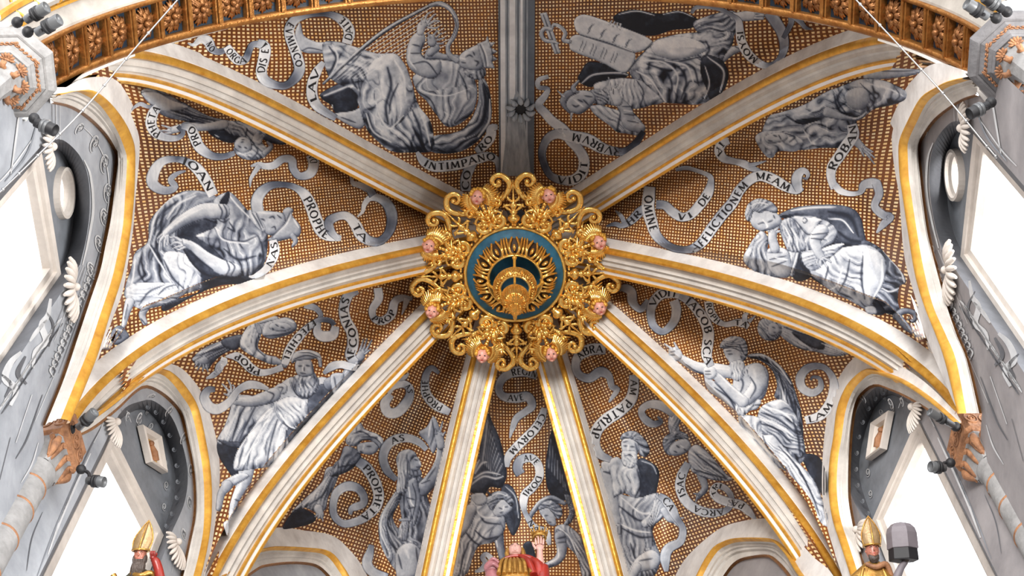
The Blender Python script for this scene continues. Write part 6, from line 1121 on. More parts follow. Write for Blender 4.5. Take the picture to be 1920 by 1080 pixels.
S('grey scroll lettered CA held out by the seated white-bearded man', E5, ('430,710 460,730 490,770 510,810 540,860 530,920 480,950 460,990 465,1060', [30, 46, 44, 30, 36, 40, 50, 50, 20], [.5, .65, .65, .4, .5, .5, .5, .5, .4], [('CA', .06, .22)]))
S('white scroll lettered VIDIT IACOB SCA above the pointing old man', F6,
 ('50,70 90,60 130,80 140,140 180,180 215,150 230,130', [20, 50, 56, 56, 40, 40, 40], [.4, .6, .7, .65, .5, .5, .6]),
 ('370,130 385,180 370,250 310,305 255,270 240,200 255,140 300,95 360,90 410,105', [56, 56, 50, 40, 46, 50, 56, 60, 56, 40], [.6, .65, .5, .4, .5, .6, .7, .82, .8, .6], [('VIDIT', .66, .97)]),
 ('400,105 450,130 500,180 540,240 565,310 560,380 555,440 580,500', [36, 54, 60, 62, 64, 64, 60, 40], [.5, .6, .7, .8, .84, .82, .8, .5], [('IACOB SCA', .10, .97)]))
S('white scroll end lettered ROPHETA with split tip under the right rib', F6,
 ('565,135 575,190 610,240 660,265 720,255 760,260 790,280', [50, 50, 46, 30, 34, 48, 30], [.6, .78, .75, .6, .7, .8, .7], [('ROPH', .02, .45), ('TA', .72, .98)]), ('770,250 770,215 790,200', [30, 30, 8], [.7, .75, .6]), ('790,250 830,215', [26, 6], [.7, .6]))
S('white spiral scroll lettered LAM right of the pointing old man', F6,
 ('1140,580 1150,560 1190,570 1195,620 1150,650 1095,625 1080,570 1110,520 1160,500 1220,510 1265,570 1270,650 1245,720 1190,780 1110,805', [10, 24, 40, 46, 50, 54, 50, 40, 36, 44, 60, 64, 60, 52, 46], [.3, .4, .5, .6, .75, .7, .5, .4, .4, .55, .75, .82, .84, .8, .7], [('LAM', .985, .79)]))
# ---------------------------------------------------------------- octagonal capitals at the mouth of the apse
def depth_at(px, Z):      # pixel -> point on the horizontal plane z = Z
    d = ray(np.array(px[0], float), np.array(px[1], float)); k = (Z-CAM[2])/d[2]; return CAM+k*d
def px_y(px, Y):          # pixel -> point on the vertical plane y = Y
    d = ray(np.array(px[0], float), np.array(px[1], float)); k = (Y-CAM[1])/d[1]; return CAM+k*d
def px_d(px, D):          # pixel -> point at distance D in front of the camera
    d = ray(np.array(px[0], float), np.array(px[1], float)); return CAM+d*D
def octa(side):
    sg = -1 if side == 'left' else 1
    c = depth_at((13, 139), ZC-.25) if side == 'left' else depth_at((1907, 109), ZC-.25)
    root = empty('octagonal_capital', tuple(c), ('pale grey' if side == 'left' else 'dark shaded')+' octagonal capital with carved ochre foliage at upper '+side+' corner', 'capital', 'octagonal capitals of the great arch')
    a_ = np.arange(8)*PI/4+PI/8
    def ring(r, z): return [(c[0]+r*math.cos(t)/math.cos(PI/8), c[1]+r*math.sin(t)/math.cos(PI/8), c[2]+z) for t in a_]
    def stepped(name, pr, m, sm=False): mb = MB(); mb.grid([ring(r, z) for r, z in pr], closev=True); return mb.build(name, m, root, sm)
    r0 = .615
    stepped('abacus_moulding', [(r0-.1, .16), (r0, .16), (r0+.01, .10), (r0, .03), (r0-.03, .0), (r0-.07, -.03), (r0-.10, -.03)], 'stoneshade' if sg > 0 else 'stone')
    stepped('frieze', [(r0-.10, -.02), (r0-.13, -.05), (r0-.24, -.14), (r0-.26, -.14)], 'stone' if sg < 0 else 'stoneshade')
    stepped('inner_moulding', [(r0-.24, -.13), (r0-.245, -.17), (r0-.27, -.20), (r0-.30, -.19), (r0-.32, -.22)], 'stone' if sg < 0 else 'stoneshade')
    stepped('shaft', [(r0-.32, -.20), (r0-.42, -.55), (r0-.44, -.9), (r0-.44, -6.5)], 'stone')
    rr = random.Random(3)
    for k_ in range(8):      # carved foliage on each face, frieze and bell
        t = k_*PI/4; u_ = np.array([math.cos(t), math.sin(t), 0]); s_ = np.array([-u_[1], u_[0], 0]); mb = MB()
        for q in range(-3, 4):
            b = np.array(c)+u_*(r0-.185)+s_*q*.066+np.array([0, 0, -.095]); tl_ = rr.uniform(-.5, .5); Rf = np.stack([s_*math.cos(tl_)+u_*math.sin(tl_), -s_*math.sin(tl_)+u_*math.cos(tl_), np.array([0, 0, 1.])], 1)
            mb.ball(b, (.036, .013, .02), 7, 0, Rf); mb.ball(b+u_*.022+s_*.012, (.02, .012, .016), 6, 0, Rf); mb.ball(b-u_*.026-s_*.01, (.022, .012, .016), 6, 0, Rf)
            P = [b-s_*.035-u_*.03, b-s_*.01, b+s_*.02+u_*.03, b+s_*.04+u_*.01]; mb.tube(smooth_poly(P, 8), .007, 5)
        mb.build('frieze_foliage', 'stonebrown', root)
        mb = MB()
        for q in (-.5, .5):
            b = np.array(c)+u_*(r0-.335)+s_*q*.20+np.array([0, 0, -.27])
            for w_ in range(5):
                an = (w_-2)*.62; d_ = u_*math.cos(an)+s_*math.sin(an); e_ = -u_*math.sin(an)+s_*math.cos(an); Rf = np.stack([d_, e_, np.array([0, 0, 1.])], 1)
                mb.ball(b+d_*.045+np.array([0, 0, -.02]), (.050, .022, .026), 8, 0, Rf); mb.tube([b, b+d_*.05+np.array([0, 0, -.045]), b+d_*.09+np.array([0, 0, -.03])], [.008, .008, .004], 5)
            mb.ball(b+np.array([0, 0, -.03]), .026, 7)
            P = smooth_poly([b-u_*.06, b-u_*.10+np.array([0, 0, -.14]), b-u_*.03+np.array([0, 0, -.22]), b+u_*.02+np.array([0, 0, -.18])], 9); mb.tube(P, np.interp(np.linspace(0, 1, len(P)), [0, .6, 1], [.03, .04, .02]), 7)
        mb.build('bell_leaves', 'stonebrown', root)
    root.scale = (.535,)*3
octa('left'); octa('right')
# ---------------------------------------------------------------- carved column capitals with ringed shafts
def column(side):
    sg = -1 if side == 'left' else 1
    c = depth_at((107, 818), ZC+.03) if side == 'left' else depth_at((1829, 812), ZC+.03); CS = .60
    root = empty('column_capital', tuple(c), 'round grey column with carved ochre scroll capital below the %s wall arches' % side, 'column', 'columns between the windows')
    w = .52; ang = R(8*sg); Rm = np.array(Matrix.Rotation(ang, 3, 'Z'))
    cc = c.copy()
    def rings(pr): # square block with chamfered corners
        out = []
        for h_, z in pr:
            k = h_*.82; out.append([cc+Rm@np.array([x*1.0, y, z]) for x, y in ((h_, k), (k, h_), (-k, h_), (-h_, k), (-h_, -k), (-k, -h_), (k, -h_), (h_, -k))])
        return out
    mb = MB(); mb.grid(rings([(.02, .0), (.33, .0), (.34, -.03), (.335, -.06), (.32, -.08), (.32, -.44), (.34, -.46), (.335, -.53), (.29, -.55), (.28, -.60)]), closev=True); mb.build('abacus', 'stonebrown', root, False)
    mb = MB(); mb.grid(rings([(.285, -.58), (.275, -.66), (.25, -.85), (.215, -1.05), (.20, -1.1)]), closev=True); mb.build('bell', 'stone', root, False)
    for f in range(4):
        t = ang+f*PI/2; u_ = np.array([math.cos(t), math.sin(t), 0]); s_ = np.array([-u_[1], u_[0], 0]); mb = MB()
        for q in (-1, 0, 1):
            b = cc+u_*.325+s_*q*.20+np.array([0, 0, -.26]); a_ = np.linspace(0, 2*PI, 17); mb.tube([b+s_*.085*math.cos(a)+np.array([0, 0, .13*math.sin(a)]) for a in a_], .011, 5, caps=False)
            mb.tube([b+s_*.05*math.cos(a)*(1-a/8)+np.array([0, 0, .08*math.sin(a)*(1-a/8)]) for a in np.linspace(0, 5, 12)], .011, 5); mb.ball(b, .018, 6)
        mb.build('scroll_frieze', 'stonebrown', root)
        mb = MB()
        for q in (-.75, .15, .95):
            b = cc+u_*.24+s_*q*.20
            P = smooth_poly([b+np.array([0, 0, -1.04])-u_*.03, b+np.array([0, 0, -.90])+u_*.0, b+np.array([0, 0, -.76])+u_*.02, b+np.array([0, 0, -.68])+u_*.06, b+np.array([0, 0, -.74])+u_*.09], 12)
            mb.tube(P, np.interp(np.linspace(0, 1, len(P)), [0, .4, .8, 1], [.02, .045, .05, .03]), 8, 0, .7)
        mb.build('acanthus_leaves', 'stonebrown', root)
    for sx, sy in ((1, 1), (1, -1), (-1, 1), (-1, -1)):
        mb = MB(); b = cc+Rm@np.array([sx*.24, sy*.24, -.88]); d_ = Rm@np.array([sx*.7, sy*.7, 0]); P = smooth_poly([b-d_*.10+np.array([0, 0, -.18]), b, b+d_*.03+np.array([0, 0, .12]), b+d_*.02+np.array([0, 0, .22])], 10); mb.tube(P, [.03, .05, .06, .05] if len(P) == 4 else np.interp(np.linspace(0, 1, len(P)), [0, .5, 1], [.03, .06, .04]), 8)
        mb.build('corner_volute', 'stonebrown', root)
    mb = MB(); mb.lathe([(.20, -1.04), (.245, -1.07), (.25, -1.12), (.225, -1.15), (.215, -1.18), (.215, -3.4), (.22, -9)], cc, 28); mb.build('shaft', 'stone', root)
    for z in (-1.12, -1.5, -2.1, -2.8, -3.6, -4.5):
        mb = MB(); mb.lathe([(.213, z-.02), (.226, z-.012), (.228, z), (.226, z+.012), (.213, z+.02)], cc, 28); mb.build('painted_ring', 'stonebrown', root)
    root.scale = (CS, CS, CS)
column('left'); column('right')
# ---------------------------------------------------------------- spotlights on brackets
def spot(label, p0, p1, D, col='steel', r=.043, base=None):
    """p0 rear, p1 lens end, pixels at distance D"""
    A = px_d(p0, D); B = px_d(p1, D-.05); L = np.linalg.norm(B-A); d_ = (B-A)/L
    root = empty('spotlight', tuple(A), label, 'spotlight', 'spotlights fixed at the capitals')
    s_ = np.cross(d_, [0, 0, 1]); s_ /= np.linalg.norm(s_); u_ = np.cross(s_, d_); Rm = np.stack([s_, u_, d_], 1)
    mb = MB(); mb.lathe([(.001, 0), (r*.6, 0), (r*.72, .02*L), (r*.75, .4*L), (r, .46*L), (r, .55*L), (r*1.02, .97*L), (r*.94, L), (r*.9, .9*L), (.001, .88*L)], A, 18, Rm=Rm); mb.build('housing', col, root)
    mb = MB()
    for t in (.42, .58): mb.lathe([(r*.9, t*L-.01), (r*1.16, t*L-.01), (r*1.16, t*L+.012), (r*.9, t*L+.012)], A, 18, Rm=Rm)
    mb.build('clamp_ring', 'black' if col == 'steel' else 'steel', root)
    b = px_d(base, D+.1) if base else A-d_*.2
    m_ = A+d_*.3*L; mb = MB(); mb.tube(smooth_poly([b, (b+m_)/2+u_*.03, m_-u_*r], 8), .014, 8); mb.ball(b, .04, 8); mb.build('bracket', 'black', root)
spot('upper dark grey spotlight aimed up above left octagonal capital', (48, 38), (88, 13), 12.0, base=(32, 42))
spot('lower dark grey spotlight aimed up beside left octagonal capital', (68, 62), (112, 36), 11.9, base=(52, 60))
spot('black spotlight hanging under left octagonal capital', (66, 230), (104, 245), 12.2, 'black', base=(64, 222))
spot('grey spotlight on top of the left carved capital', (146, 803), (178, 772), 13.9, base=(132, 806))
spot('chrome-grey spotlight beside left carved capital, in front of the window', (163, 901), (196, 904), 13.6, base=(152, 880))
spot('bright steel spotlight above right octagonal capital', (1852, 32), (1812, 6), 12.0, 'steel', base=(1868, 34))
spot('dark spotlight at top right corner behind the steel one', (1880, 18), (1846, -6), 12.1, 'black', base=(1888, 22))
spot('half lit black spotlight hanging under right octagonal capital', (1853, 197), (1817, 214), 12.2, 'black', base=(1858, 192))
spot('long slim spotlight leaning left from the right carved capital', (1788, 798), (1742, 772), 13.8, 'steel', .034, base=(1792, 800))
spot('small dark spotlight silhouetted against lower right window', (1772, 878), (1744, 875), 13.6, 'steel', base=(1782, 868))
# ---------------------------------------------------------------- hanging cables
def cable(lab, pts, r=.0065):
    X = np.array([px_d(p, D) for *p, D in pts]); mb = MB(); S_ = smooth_poly(X, 60); mb.tube(S_, r, 6)
    for k_ in range(4, len(S_)-2, 7): mb.ball(S_[k_], r*2.2, 6)
    tag(mb.build('cable', 'wire'), lab, 'cable')
cable('thin beaded cable strung across the upper left corner', [(345, -14, 13.6), (248, 97, 13.2), (155, 207, 12.9), (60, 302, 12.6), (-12, 372, 12.3)])
cable('thin beaded cable strung across the upper right corner', [(1592, -14, 13.6), (1677, 76, 13.3), (1768, 175, 13.0), (1858, 283, 12.8), (1868, 292, 12.8)])
cable('thin bright cable running down from the right carved capital', [(1851, 913, 13.4), (1886, 980, 13.1), (1925, 1056, 12.9)], .007)
# ---------------------------------------------------------------- shells, little pictures, painted ornament on the walls
def onwall(side, i, off): return lambda px: wallpts(side, i, np.atleast_2d(px), off)
def shell(side, i, base, tip, spread, lab, off=.0):
    f_ = onwall(side, i, off); B = f_(base)[0]; T = f_(tip)[0]; n_ = -np.r_[plane(side, i).n, 0]; ax = T-B; L = np.linalg.norm(ax); ax /= L; sd = np.cross(n_, ax)
    root = empty('shell', tuple(B), lab, 'shell ornament', 'shell ornaments beside the windows'); mb = MB()
    for k_ in range(11):
        a = (k_-5)/5*R(spread); dr = ax*math.cos(a)+sd*math.sin(a); t = np.linspace(0, 1, 8); P = B+dr*L*t[:, None]*(1-.18*abs((k_-5)/5))+n_*(.015+.045*np.sin(t*2.6))[:, None]
        mb.tube(P, np.interp(t, [0, .8, 1], [.006, .62*L*R(spread)/9*1.1, .3*L*R(spread)/9]), 7)
    mb.build('ribs', 'frame', root); mb = MB(); mb.ball(B+n_*.04, (.035, .035, .035), 8); mb.build('hinge', 'frame', root)
shell('left', 1, (327, 1018), (315, 1052), 50, 'pale shell beside the lower left window, right of mitred statue')
shell('left', 1, (212, 793), (199, 826), 38, 'pale shell at upper corner of the lower left window')
shell('left', 0, (134, 538), (112, 553), 60, 'pale shell beside the upper left window, under the round opening')
shell('left', 0, (90, 275), (72, 272), 60, 'pale shell beside the upper left window near the octagonal capital')
shell('right', 1, (327, 1018), (315, 1052), 50, 'pale shell beside the lower right window, behind mitred statue')
shell('right', 1, (212, 793), (199, 826), 38, 'pale shell at upper corner of the lower right window')
shell('right', 0, (134, 538), (112, 553), 60, 'pale shell beside the upper right window, under the round opening')
shell('right', 0, (90, 275), (72, 272), 60, 'pale shell beside the upper right window near the octagonal capital')
def picture(side):
    f_ = onwall(side, 1, .20); Q = f_([(257, 799), (293, 821), (304, 889), (273, 869)]); I = f_([(268, 818), (284, 828), (294, 874), (279, 864)]); n_ = -np.r_[plane(side, 1).n, 0]
    root = empty('small_picture', tuple(Q.mean(0)), 'small stone-framed gilt picture of a standing figure above lower %s window' % side, 'picture', 'small gilt pictures above the windows')
    mb = MB(); mb.grid(np.stack([Q, Q+n_*.06, (Q*.8+I*.2)+n_*.07, (Q*.25+I*.75)+n_*.05, I+n_*.01], 1), closeu=True); mb.build('picture_frame', 'frame', root, False)
    mk('gilt_ground', I+n_*.012, [(0, 1, 2, 3)], 'gold', root)
    c0 = I.mean(0); up_ = (I[0]+I[1]-I[2]-I[3]); up_ /= np.linalg.norm(up_); H_ = np.linalg.norm(I[0]-I[3]); mb = MB()
    mb.tube([c0-up_*H_*.42+n_*.02, c0-up_*H_*.1+n_*.03, c0+up_*H_*.18+n_*.02], [.05, .045, .03], 8, flat=.5); mb.ball(c0+up_*H_*.28+n_*.03, .03, 8); mb.build('standing_figure', 'stonebrown', root)
picture('left'); picture('right')
def daub(side, i, name, lab, items, off, cat='painted ornament'):
    """brush lines painted on the wall: (points, width px, material)"""
    mats = []; mb = MB()
    for s_, w, m in items:
        if m not in mats: mats.append(m)
        P = smooth_poly(pts_of(s_, (0, 0, 1)), 18) if s_.count(' ') > 1 else pts_of(s_, (0, 0, 1)); D_ = np.gradient(P, axis=0); D_ /= np.linalg.norm(D_, axis=1)[:, None]+1e-9; N_ = np.stack([-D_[:, 1], D_[:, 0]], -1)
        ww = w*(.35+.65*np.sin(np.linspace(.1, PI-.1, len(P))))/2; A = wallpts(side, i, P-N_*ww[:, None], -off); B = wallpts(side, i, P+N_*ww[:, None], -off); mb.grid(np.stack([A, B], 1), mats.index(m))
    o = mb.build(name, None, None, False, mats=mats); tag(o, lab, cat, 'painted ornament of the walls'); return o
def spiral(cx, cy, r, turns, a0, sq=.5, tilt=0): 
    t = np.linspace(0, 1, 14); a = a0+turns*2*PI*t; x = r*(1-t*.85)*np.cos(a)*sq; y = r*(1-t*.85)*np.sin(a); return ' '.join('%.1f,%.1f' % (cx+u*math.cos(tilt)-v*math.sin(tilt), cy+u*math.sin(tilt)+v*math.cos(tilt)) for u, v in zip(x, y))
for side in ('left', 'right'):
    it = []
    for (cx, cy, r, ti) in ((178, 268, 20, .3), (197, 305, 22, .1), (203, 360, 22, 0), (196, 405, 20, -.1), (186, 455, 20, -.2), (172, 505, 20, -.3), (150, 240, 14, .6)):
        it += [(spiral(cx, cy, r, 1.3, 1.5, .42, ti), 2.6, 'walllight'), (spiral(cx+2, cy+2, r*.8, 1.2, 1.8, .4, ti), 2.0, 'walldark'), (spiral(cx-1, cy-1, r*.4, 1, 3, .5, ti), 2.4, 'walllight')]
    it += [('150,232 178,262 200,310 204,370 196,430 182,490 160,560', 2.0, 'walllight'), ('212,300 205,380 192,450 176,510 150,590 110,700', 1.6, 'walldark'), ('158,300 170,330 175,390 166,450 155,497', 5, 'walllight')]
    for k_ in range(14):
        t = k_/13; x, y = 168-70*t, 525+170*t; it += [('%d,%d %d,%d %d,%d' % (x+8, y-14, x-4, y-2, x+2, y+12), 3.2, 'walllight'), ('%d,%d %d,%d %d,%d' % (x-6, y-10, x+6, y, x-4, y+14), 2.2, 'walldark')]
    for k_ in range(4): it += [('%d,500 %d,640' % (150+k_*6-(k_ > 1)*2, 92+k_*10), 1.8, 'walllight' if k_ % 2 else 'walldark')]
    it += [('40,180 30,260 20,330', 4, 'walllight'), ('105,195 106,262', 2.4, 'walllight'), ('98,196 99,262', 1.8, 'walldark'), ('112,198 113,262', 1.6, 'walllight'), ('70,230 50,290 10,340', 4, 'wallmid'), ('60,262 20,318 -10,350', 3, 'walllight')]
    daub(side, 0, 'painted_ornament', 'grey painted scrolls and hanging fruit around the upper %s window' % side, it, .008)
    it = []
    for k_ in range(16):
        t = k_/15; x, y = 6+100*t, 760-150*t; it += [('%d,%d %d,%d %d,%d' % (x-9, y+12, x+1, y-4, x+10, y-14), 4, 'walllight'), ('%d,%d %d,%d %d,%d' % (x-3, y+16, x+7, y+2, x+12, y-4), 3, 'walldark')]
    it += [('95,560 90,590 78,610 86,640 66,660 62,690', 12, 'walllight'), ('88,600 70,620 56,640', 8, 'walllight'), ('84,580 100,610 92,650', 5, 'walldark'), ('40,660 20,680 10,710 30,730 20,760', 14, 'walllight'), ('48,668 34,700 50,720', 9, 'walldark'), ('0,700 20,720 10,745', 7, 'walldark'),
           ('72,830 60,870 40,905', 3, 'walllight'), ('20,820 0,900', 2.5, 'walldark'), ('118,705 80,800', 2, 'walldark'), ('104,700 66,790', 2.4, 'walllight'), ('60,740 30,830', 4, 'walllight'), ('80,740 52,820 30,860', 3, 'walldark')]
    daub(side, 0, 'painted_ornament', 'grey painted cherub and trophies below the upper %s window' % side, it, .006)
    it = []
    for (cx, cy, r, ti) in ((262, 782, 12, .4), (318, 770, 13, .6), (345, 820, 14, .4), (358, 880, 14, 0), (356, 940, 14, -.1), (345, 1000, 13, -.2), (240, 780, 10, .2), (285, 742, 9, 1.2)):
        it += [(spiral(cx, cy, r, 1.3, 1.5, .36, ti), 2.0, 'walllight'), (spiral(cx+1, cy+2, r*.7, 1.2, 1.8, .36, ti), 1.6, 'walldark')]
    it += [('238,770 246,792', 2, 'walllight'), ('228,768 236,800', 1.6, 'walldark'), ('300,1030 290,1080', 2, 'walldark'), ('335,1010 322,1075', 2, 'walllight'), ('170,850 120,960 90,1040', 5, 'walllight'), ('190,800 160,860 110,980', 3, 'walldark'), ('150,880 100,1000 70,1080', 2.4, 'wallmid'), ('200,780 176,830', 4, 'walllight'), ('80,960 60,1010 50,1070', 2, 'walldark')]
    daub(side, 1, 'painted_ornament', 'grey painted scrollwork around the lower %s window' % side, it, .006)
    it = []
    for k_ in range(7):       # rosettes painted on the dark arch of the recess
        pass
    it = [(spiral(x, y, r, 1.6, 1, .5, ti), 1.8, 'walllight') for x, y, r, ti in ((262, 790, 8, .2), (283, 800, 9, .4), (300, 830, 9, .3), (310, 870, 10, .1), (312, 910, 9, 0), (308, 950, 8, 0), (277, 772, 6, .6))]
    daub(side, 1, 'painted_ornament', 'light painted curls inside the recess of the lower %s window' % side, it, -.21)
    it = []
    for x, y in ((277, 762), (292, 772), (306, 790), (318, 815), (326, 842), (331, 872), (333, 902), (331, 932), (322, 962), (312, 985)):
        it += [(spiral(x, y, 6, 1, 0, .8), 1.6, 'wallmid'), (spiral(x, y, 2.5, 1, 0, .8), 1.6, 'wallmid')]
    daub(side, 1, 'painted_ornament', 'row of painted grey rosettes on the dark arch over the lower %s window' % side, it, -.10)
# ---------------------------------------------------------------- painted wooden statues at the foot of the vault
M['red'] = mat('red_painted_wood', (0.27, 0.016, 0.008), 0.35, 0, 0.25, 8, 0.1); M['rose'] = mat('rose_painted_wood', (0.30, 0.11, 0.12), 0.4, 0, 0.2, 8, 0.1)
M['paleskin'] = mat('pale_painted_flesh', (0.46, 0.25, 0.21), 0.35, 0, 0.08, 14, 0); M['darkhair'] = mat('dark_beard_paint', (0.06, 0.04, 0.03), 0.5, 0, 0.2, 20, 0.4, 60)
M['mitre'] = mat('mitre_gilt_cloth', (0.34, 0.22, 0.10), 0.4, 0.3, 0.2, 14, 0.2); M['greycloth'] = mat('grey_lilac_wood', (0.17, 0.15, 0.165), 0.6, 0, 0.15, 5, 0.1); M['olive'] = mat('olive_brocade', (0.09, 0.085, 0.045), 0.5, 0.2, 0.3, 16, 0.3)
M['statuegold'] = mat('statue_gilding', (0.55, 0.32, 0.08), 0.32, 0.7, 0.3, 12, 0.3, 30, (.25, .11, .02)); M['ruddy'] = mat('ruddy_painted_flesh', (0.40, 0.14, 0.09), 0.35, 0, 0.2, 14, 0)
class Fig:
    def __init__(s, px, D, lean=30): s.o = px_d(px, D); s.k = D/F_PX; s.Y = np.array([0, -math.cos(R(lean)), -math.sin(R(lean))]); s.Z = np.array([0, -math.sin(R(lean)), math.cos(R(lean))])
    def p(s, x, y, z): return s.o+s.k*(np.array([x, 0, 0])+y*s.Y+z*s.Z)
    def loft(s, rings, n=20):      # rings: (x, y, z, rx, ry)
        a = np.linspace(0, 2*PI, n, endpoint=False); mb = MB(); S_ = smooth_poly(np.array(rings, float), 30)
        mb.grid([[s.p(x+rx*math.cos(t), y+ry*math.sin(t), z) for t in a] for x, y, z, rx, ry in S_], closev=True); return mb
    def ball(s, mb, x, y, z, rx, ry, rz, n=12): mb.ball(s.p(x, y, z), np.array([rx, ry, rz])*s.k, n)
    def tube(s, mb, P, r, n=9): mb.tube(smooth_poly([s.p(*q) for q in P], 16), np.interp(np.linspace(0, 1, len(smooth_poly([s.p(*q) for q in P], 16))), np.linspace(0, 1, len(r)), np.array(r)*s.k), n)
    def face(s, root, skin, w=11, x0=0, y0=0, z0=0, rx=1.0):
        mb = s.loft([(x0, y0-2, z0-24, w*.55, w*.6), (x0, y0-1, z0-15, w*.58, w*.65), (x0, y0+2, z0-12, w*.75, w*.95), (x0, y0+1, z0-4, w*.98, w*1.12), (x0, y0, z0+5, w, w*1.15), (x0, y0-1, z0+12, w*.8, w), (x0, y0-1, z0+16, w*.2, w*.3)])
        s.ball(mb, x0, y0+w*1.2, z0+.5, 1.9, 3.4, 3.2, 8); s.ball(mb, x0, y0+w*1.1, z0-10, 3.2, 2.6, 2.2, 8)
        for e_ in (-1, 1): s.ball(mb, x0+e_*w*.42, y0+w*.9, z0-3.5, 3, 2.6, 2.8, 8); s.ball(mb, x0+e_*w, y0, z0, 1.6, 2.4, 4, 8)
        h_ = mb.build('head', skin, root)
        mb = MB()
        for e_ in (-1, 1): s.ball(mb, x0+e_*4.2, y0+w*1.02, z0+2.4, 1.9, 1.1, .9, 8); s.tube(mb, [(x0+e_*1.8, y0+w*1.1, z0+5.2), (x0+e_*4.6, y0+w*1.12, z0+6.4), (x0+e_*7.4, y0+w*.92, z0+5.0)], [.4, .8, .3], 6)
        mb.build('eyes', 'darkhair', h_)
        mb = MB(); s.ball(mb, x0, y0+w*1.14, z0-6.2, 3.0, 1.0, .9, 8); mb.build('mouth', 'lip', h_); return h_
def base(f, root, rx, ry, m):      # skirts of the robe and a plinth on a tapering bracket
    mb = f.loft([(0, -4, -125, rx, ry), (0, -4, -160, rx*.95, ry), (0, -4, -200, rx*.9, ry*.9), (0, -4, -204, .5, .5)]); mb.build('robe_skirt', m, root)
    c = f.p(0, -4, -200); mb = MB(); mb.lathe([(.001, .10), (.26, .10), (.28, .05), (.28, -.02), (.24, -.06), (.20, -.30), (.12, -.8), (.08, -1.4), (.001, -1.45)], c, 20); mb.build('plinth', 'stone', root)
def mitre(f, root, lean):
    a = np.linspace(0, 2*PI, 28, endpoint=False); mb = MB(); rows = []
    for t in np.linspace(0, 1, 12):
        zz = 10+59*t; w = 15.5*(1+.35*math.sin(t*2.2))*(1-t**2.2)+.4; dpt = 15.5*(1-t)**.8*(1-.3*t)+.3; rows.append([f.p(lean*t*24+w*math.cos(q), dpt*math.sin(q)-1, zz) for q in a])
    mb.grid(rows, closev=True); m_ = mb.build('mitre', 'mitre', root)
    mb = MB(); mb.tube([f.p(15.8*math.cos(q), 15.8*math.sin(q)-1, 11) for q in np.linspace(0, 2*PI, 29)], 2.2*f.k, 8, caps=False); f.tube(mb, [(0, 15.5, 9), (lean*8, 15.6, 28), (lean*17, 9, 50), (lean*24, 1, 68)], [1.6, 1.6, 1.4, 1]); f.tube(mb, [(-15, 2, 9), (-18+lean*8, 2, 30), (-11+lean*17, 2, 50), (lean*24, 1, 68)], [1.3, 1.3, 1.3, 1]); f.tube(mb, [(15, 2, 9), (18+lean*8, 2, 30), (11+lean*17, 2, 50), (lean*24, 1, 68)], [1.3, 1.3, 1.3, 1]); mb.build('gold_trim', 'statuegold', m_)
# left bishop
f = Fig((263, 1043), 13.2, 50); root = empty('bishop_statue', tuple(f.p(0, 0, -120)), 'painted statue of dark-bearded person in pointed gold mitre at lower left', 'statue')
f.face(root, 'ruddy', 11.5, 0, 0, 0); mitre(f, root, .55)
mb = f.loft([(0, 8, -9, 9, 4), (0, 10, -16, 13, 9), (-2, 9, -30, 14, 9), (-5, 6, -50, 12, 8), (-8, 4, -64, 5, 4)]); f.ball(mb, -10, 2, -6, 4, 8, 12); f.ball(mb, 10, 2, -6, 4, 8, 12)
for q in range(7): f.tube(mb, [(-9+q*3, 14, -8), (-9+q*3, 19, -26), (-12+q*2.2, 14, -52)], [1.5, 2.4, 1])
mb.build('beard', 'darkhair', root)
mb = f.loft([(0, -4, -24, 11, 10), (2, -4, -38, 30, 18), (4, -4, -56, 44, 26), (2, -4, -90, 46, 30), (0, -4, -130, 44, 28)]); mb.build('cope', 'olive', root)
mb = MB(); f.tube(mb, [(-12, 12, -34), (6, 22, -40), (24, 14, -34), (36, 4, -44)], [4, 5, 5, 4]); f.tube(mb, [(-48, 6, -36), (-40, 8, -46), (-26, 8, -50)], [7, 6, 5]); mb.build('gilt_collar', 'statuegold', root)
mb = MB(); f.tube(mb, [(27, 12, -8), (33, 14, -14), (40, 14, -34), (44, 10, -62), (44, 6, -90)], [6, 8.5, 9, 10, 11]); mb.build('red_sleeve', 'red', root)
mb = MB(); f.ball(mb, 27, 13, -5, 6, 5, 6)
for q in range(4): f.tube(mb, [(24+q*2.4, 16, -4), (23+q*2.4, 19, 2), (24+q*2.4, 18, 6)], [1.7, 1.7, 1.2], 7)
f.tube(mb, [(31, 13, -4), (34, 16, 0), (33, 18, 3)], [2, 1.8, 1.2], 7); mb.build('gloved_hand', 'red', root)
base(f, root, 44, 28, 'olive')
# right bishop
f = Fig((1636, 1034), 13.2, 48); root = empty('bishop_statue', tuple(f.p(0, 0, -120)), 'painted statue of person in pale mitre and bright gold cope at lower right', 'statue')
f.face(root, 'ruddy', 12.5, 0, 0, 0); mitre(f, root, -.1)
mb = f.loft([(0, 8, -8, 10, 5), (0, 9, -16, 10, 7), (0, 8, -24, 6, 5)]); mb.build('beard', 'darkhair', root)
mb = f.loft([(0, -4, -20, 14, 12), (-2, -4, -34, 30, 20), (-4, -4, -56, 50, 28), (4, -4, -90, 62, 32), (4, -4, -130, 60, 30)])
for q in range(6): f.tube(mb, [(-22+q*7, 12, -34), (-30+q*10, 20, -60), (-34+q*13, 24, -100)], [3, 4, 5])
mb.build('cope', 'statuegold', root)
mb = MB(); f.tube(mb, [(-16, 12, -26), (0, 20, -34), (20, 14, -28), (30, 8, -50)], [4, 5, 6, 5]); mb.build('cope_collar', 'stonebrown', root)
mb = MB(); f.tube(mb, [(40, 16, -96), (34, 20, -66), (44, 20, -40), (56, 16, -24)], [9, 9, 7, 6]); mb.build('sleeve', 'greycloth', root)
mb = MB(); f.ball(mb, 58, 17, -20, 7, 6, 7)
for q in range(4): f.tube(mb, [(54+q*3, 20, -19), (55+q*3, 24, -13), (57+q*3, 22, -8)], [1.8, 1.8, 1.3], 7)
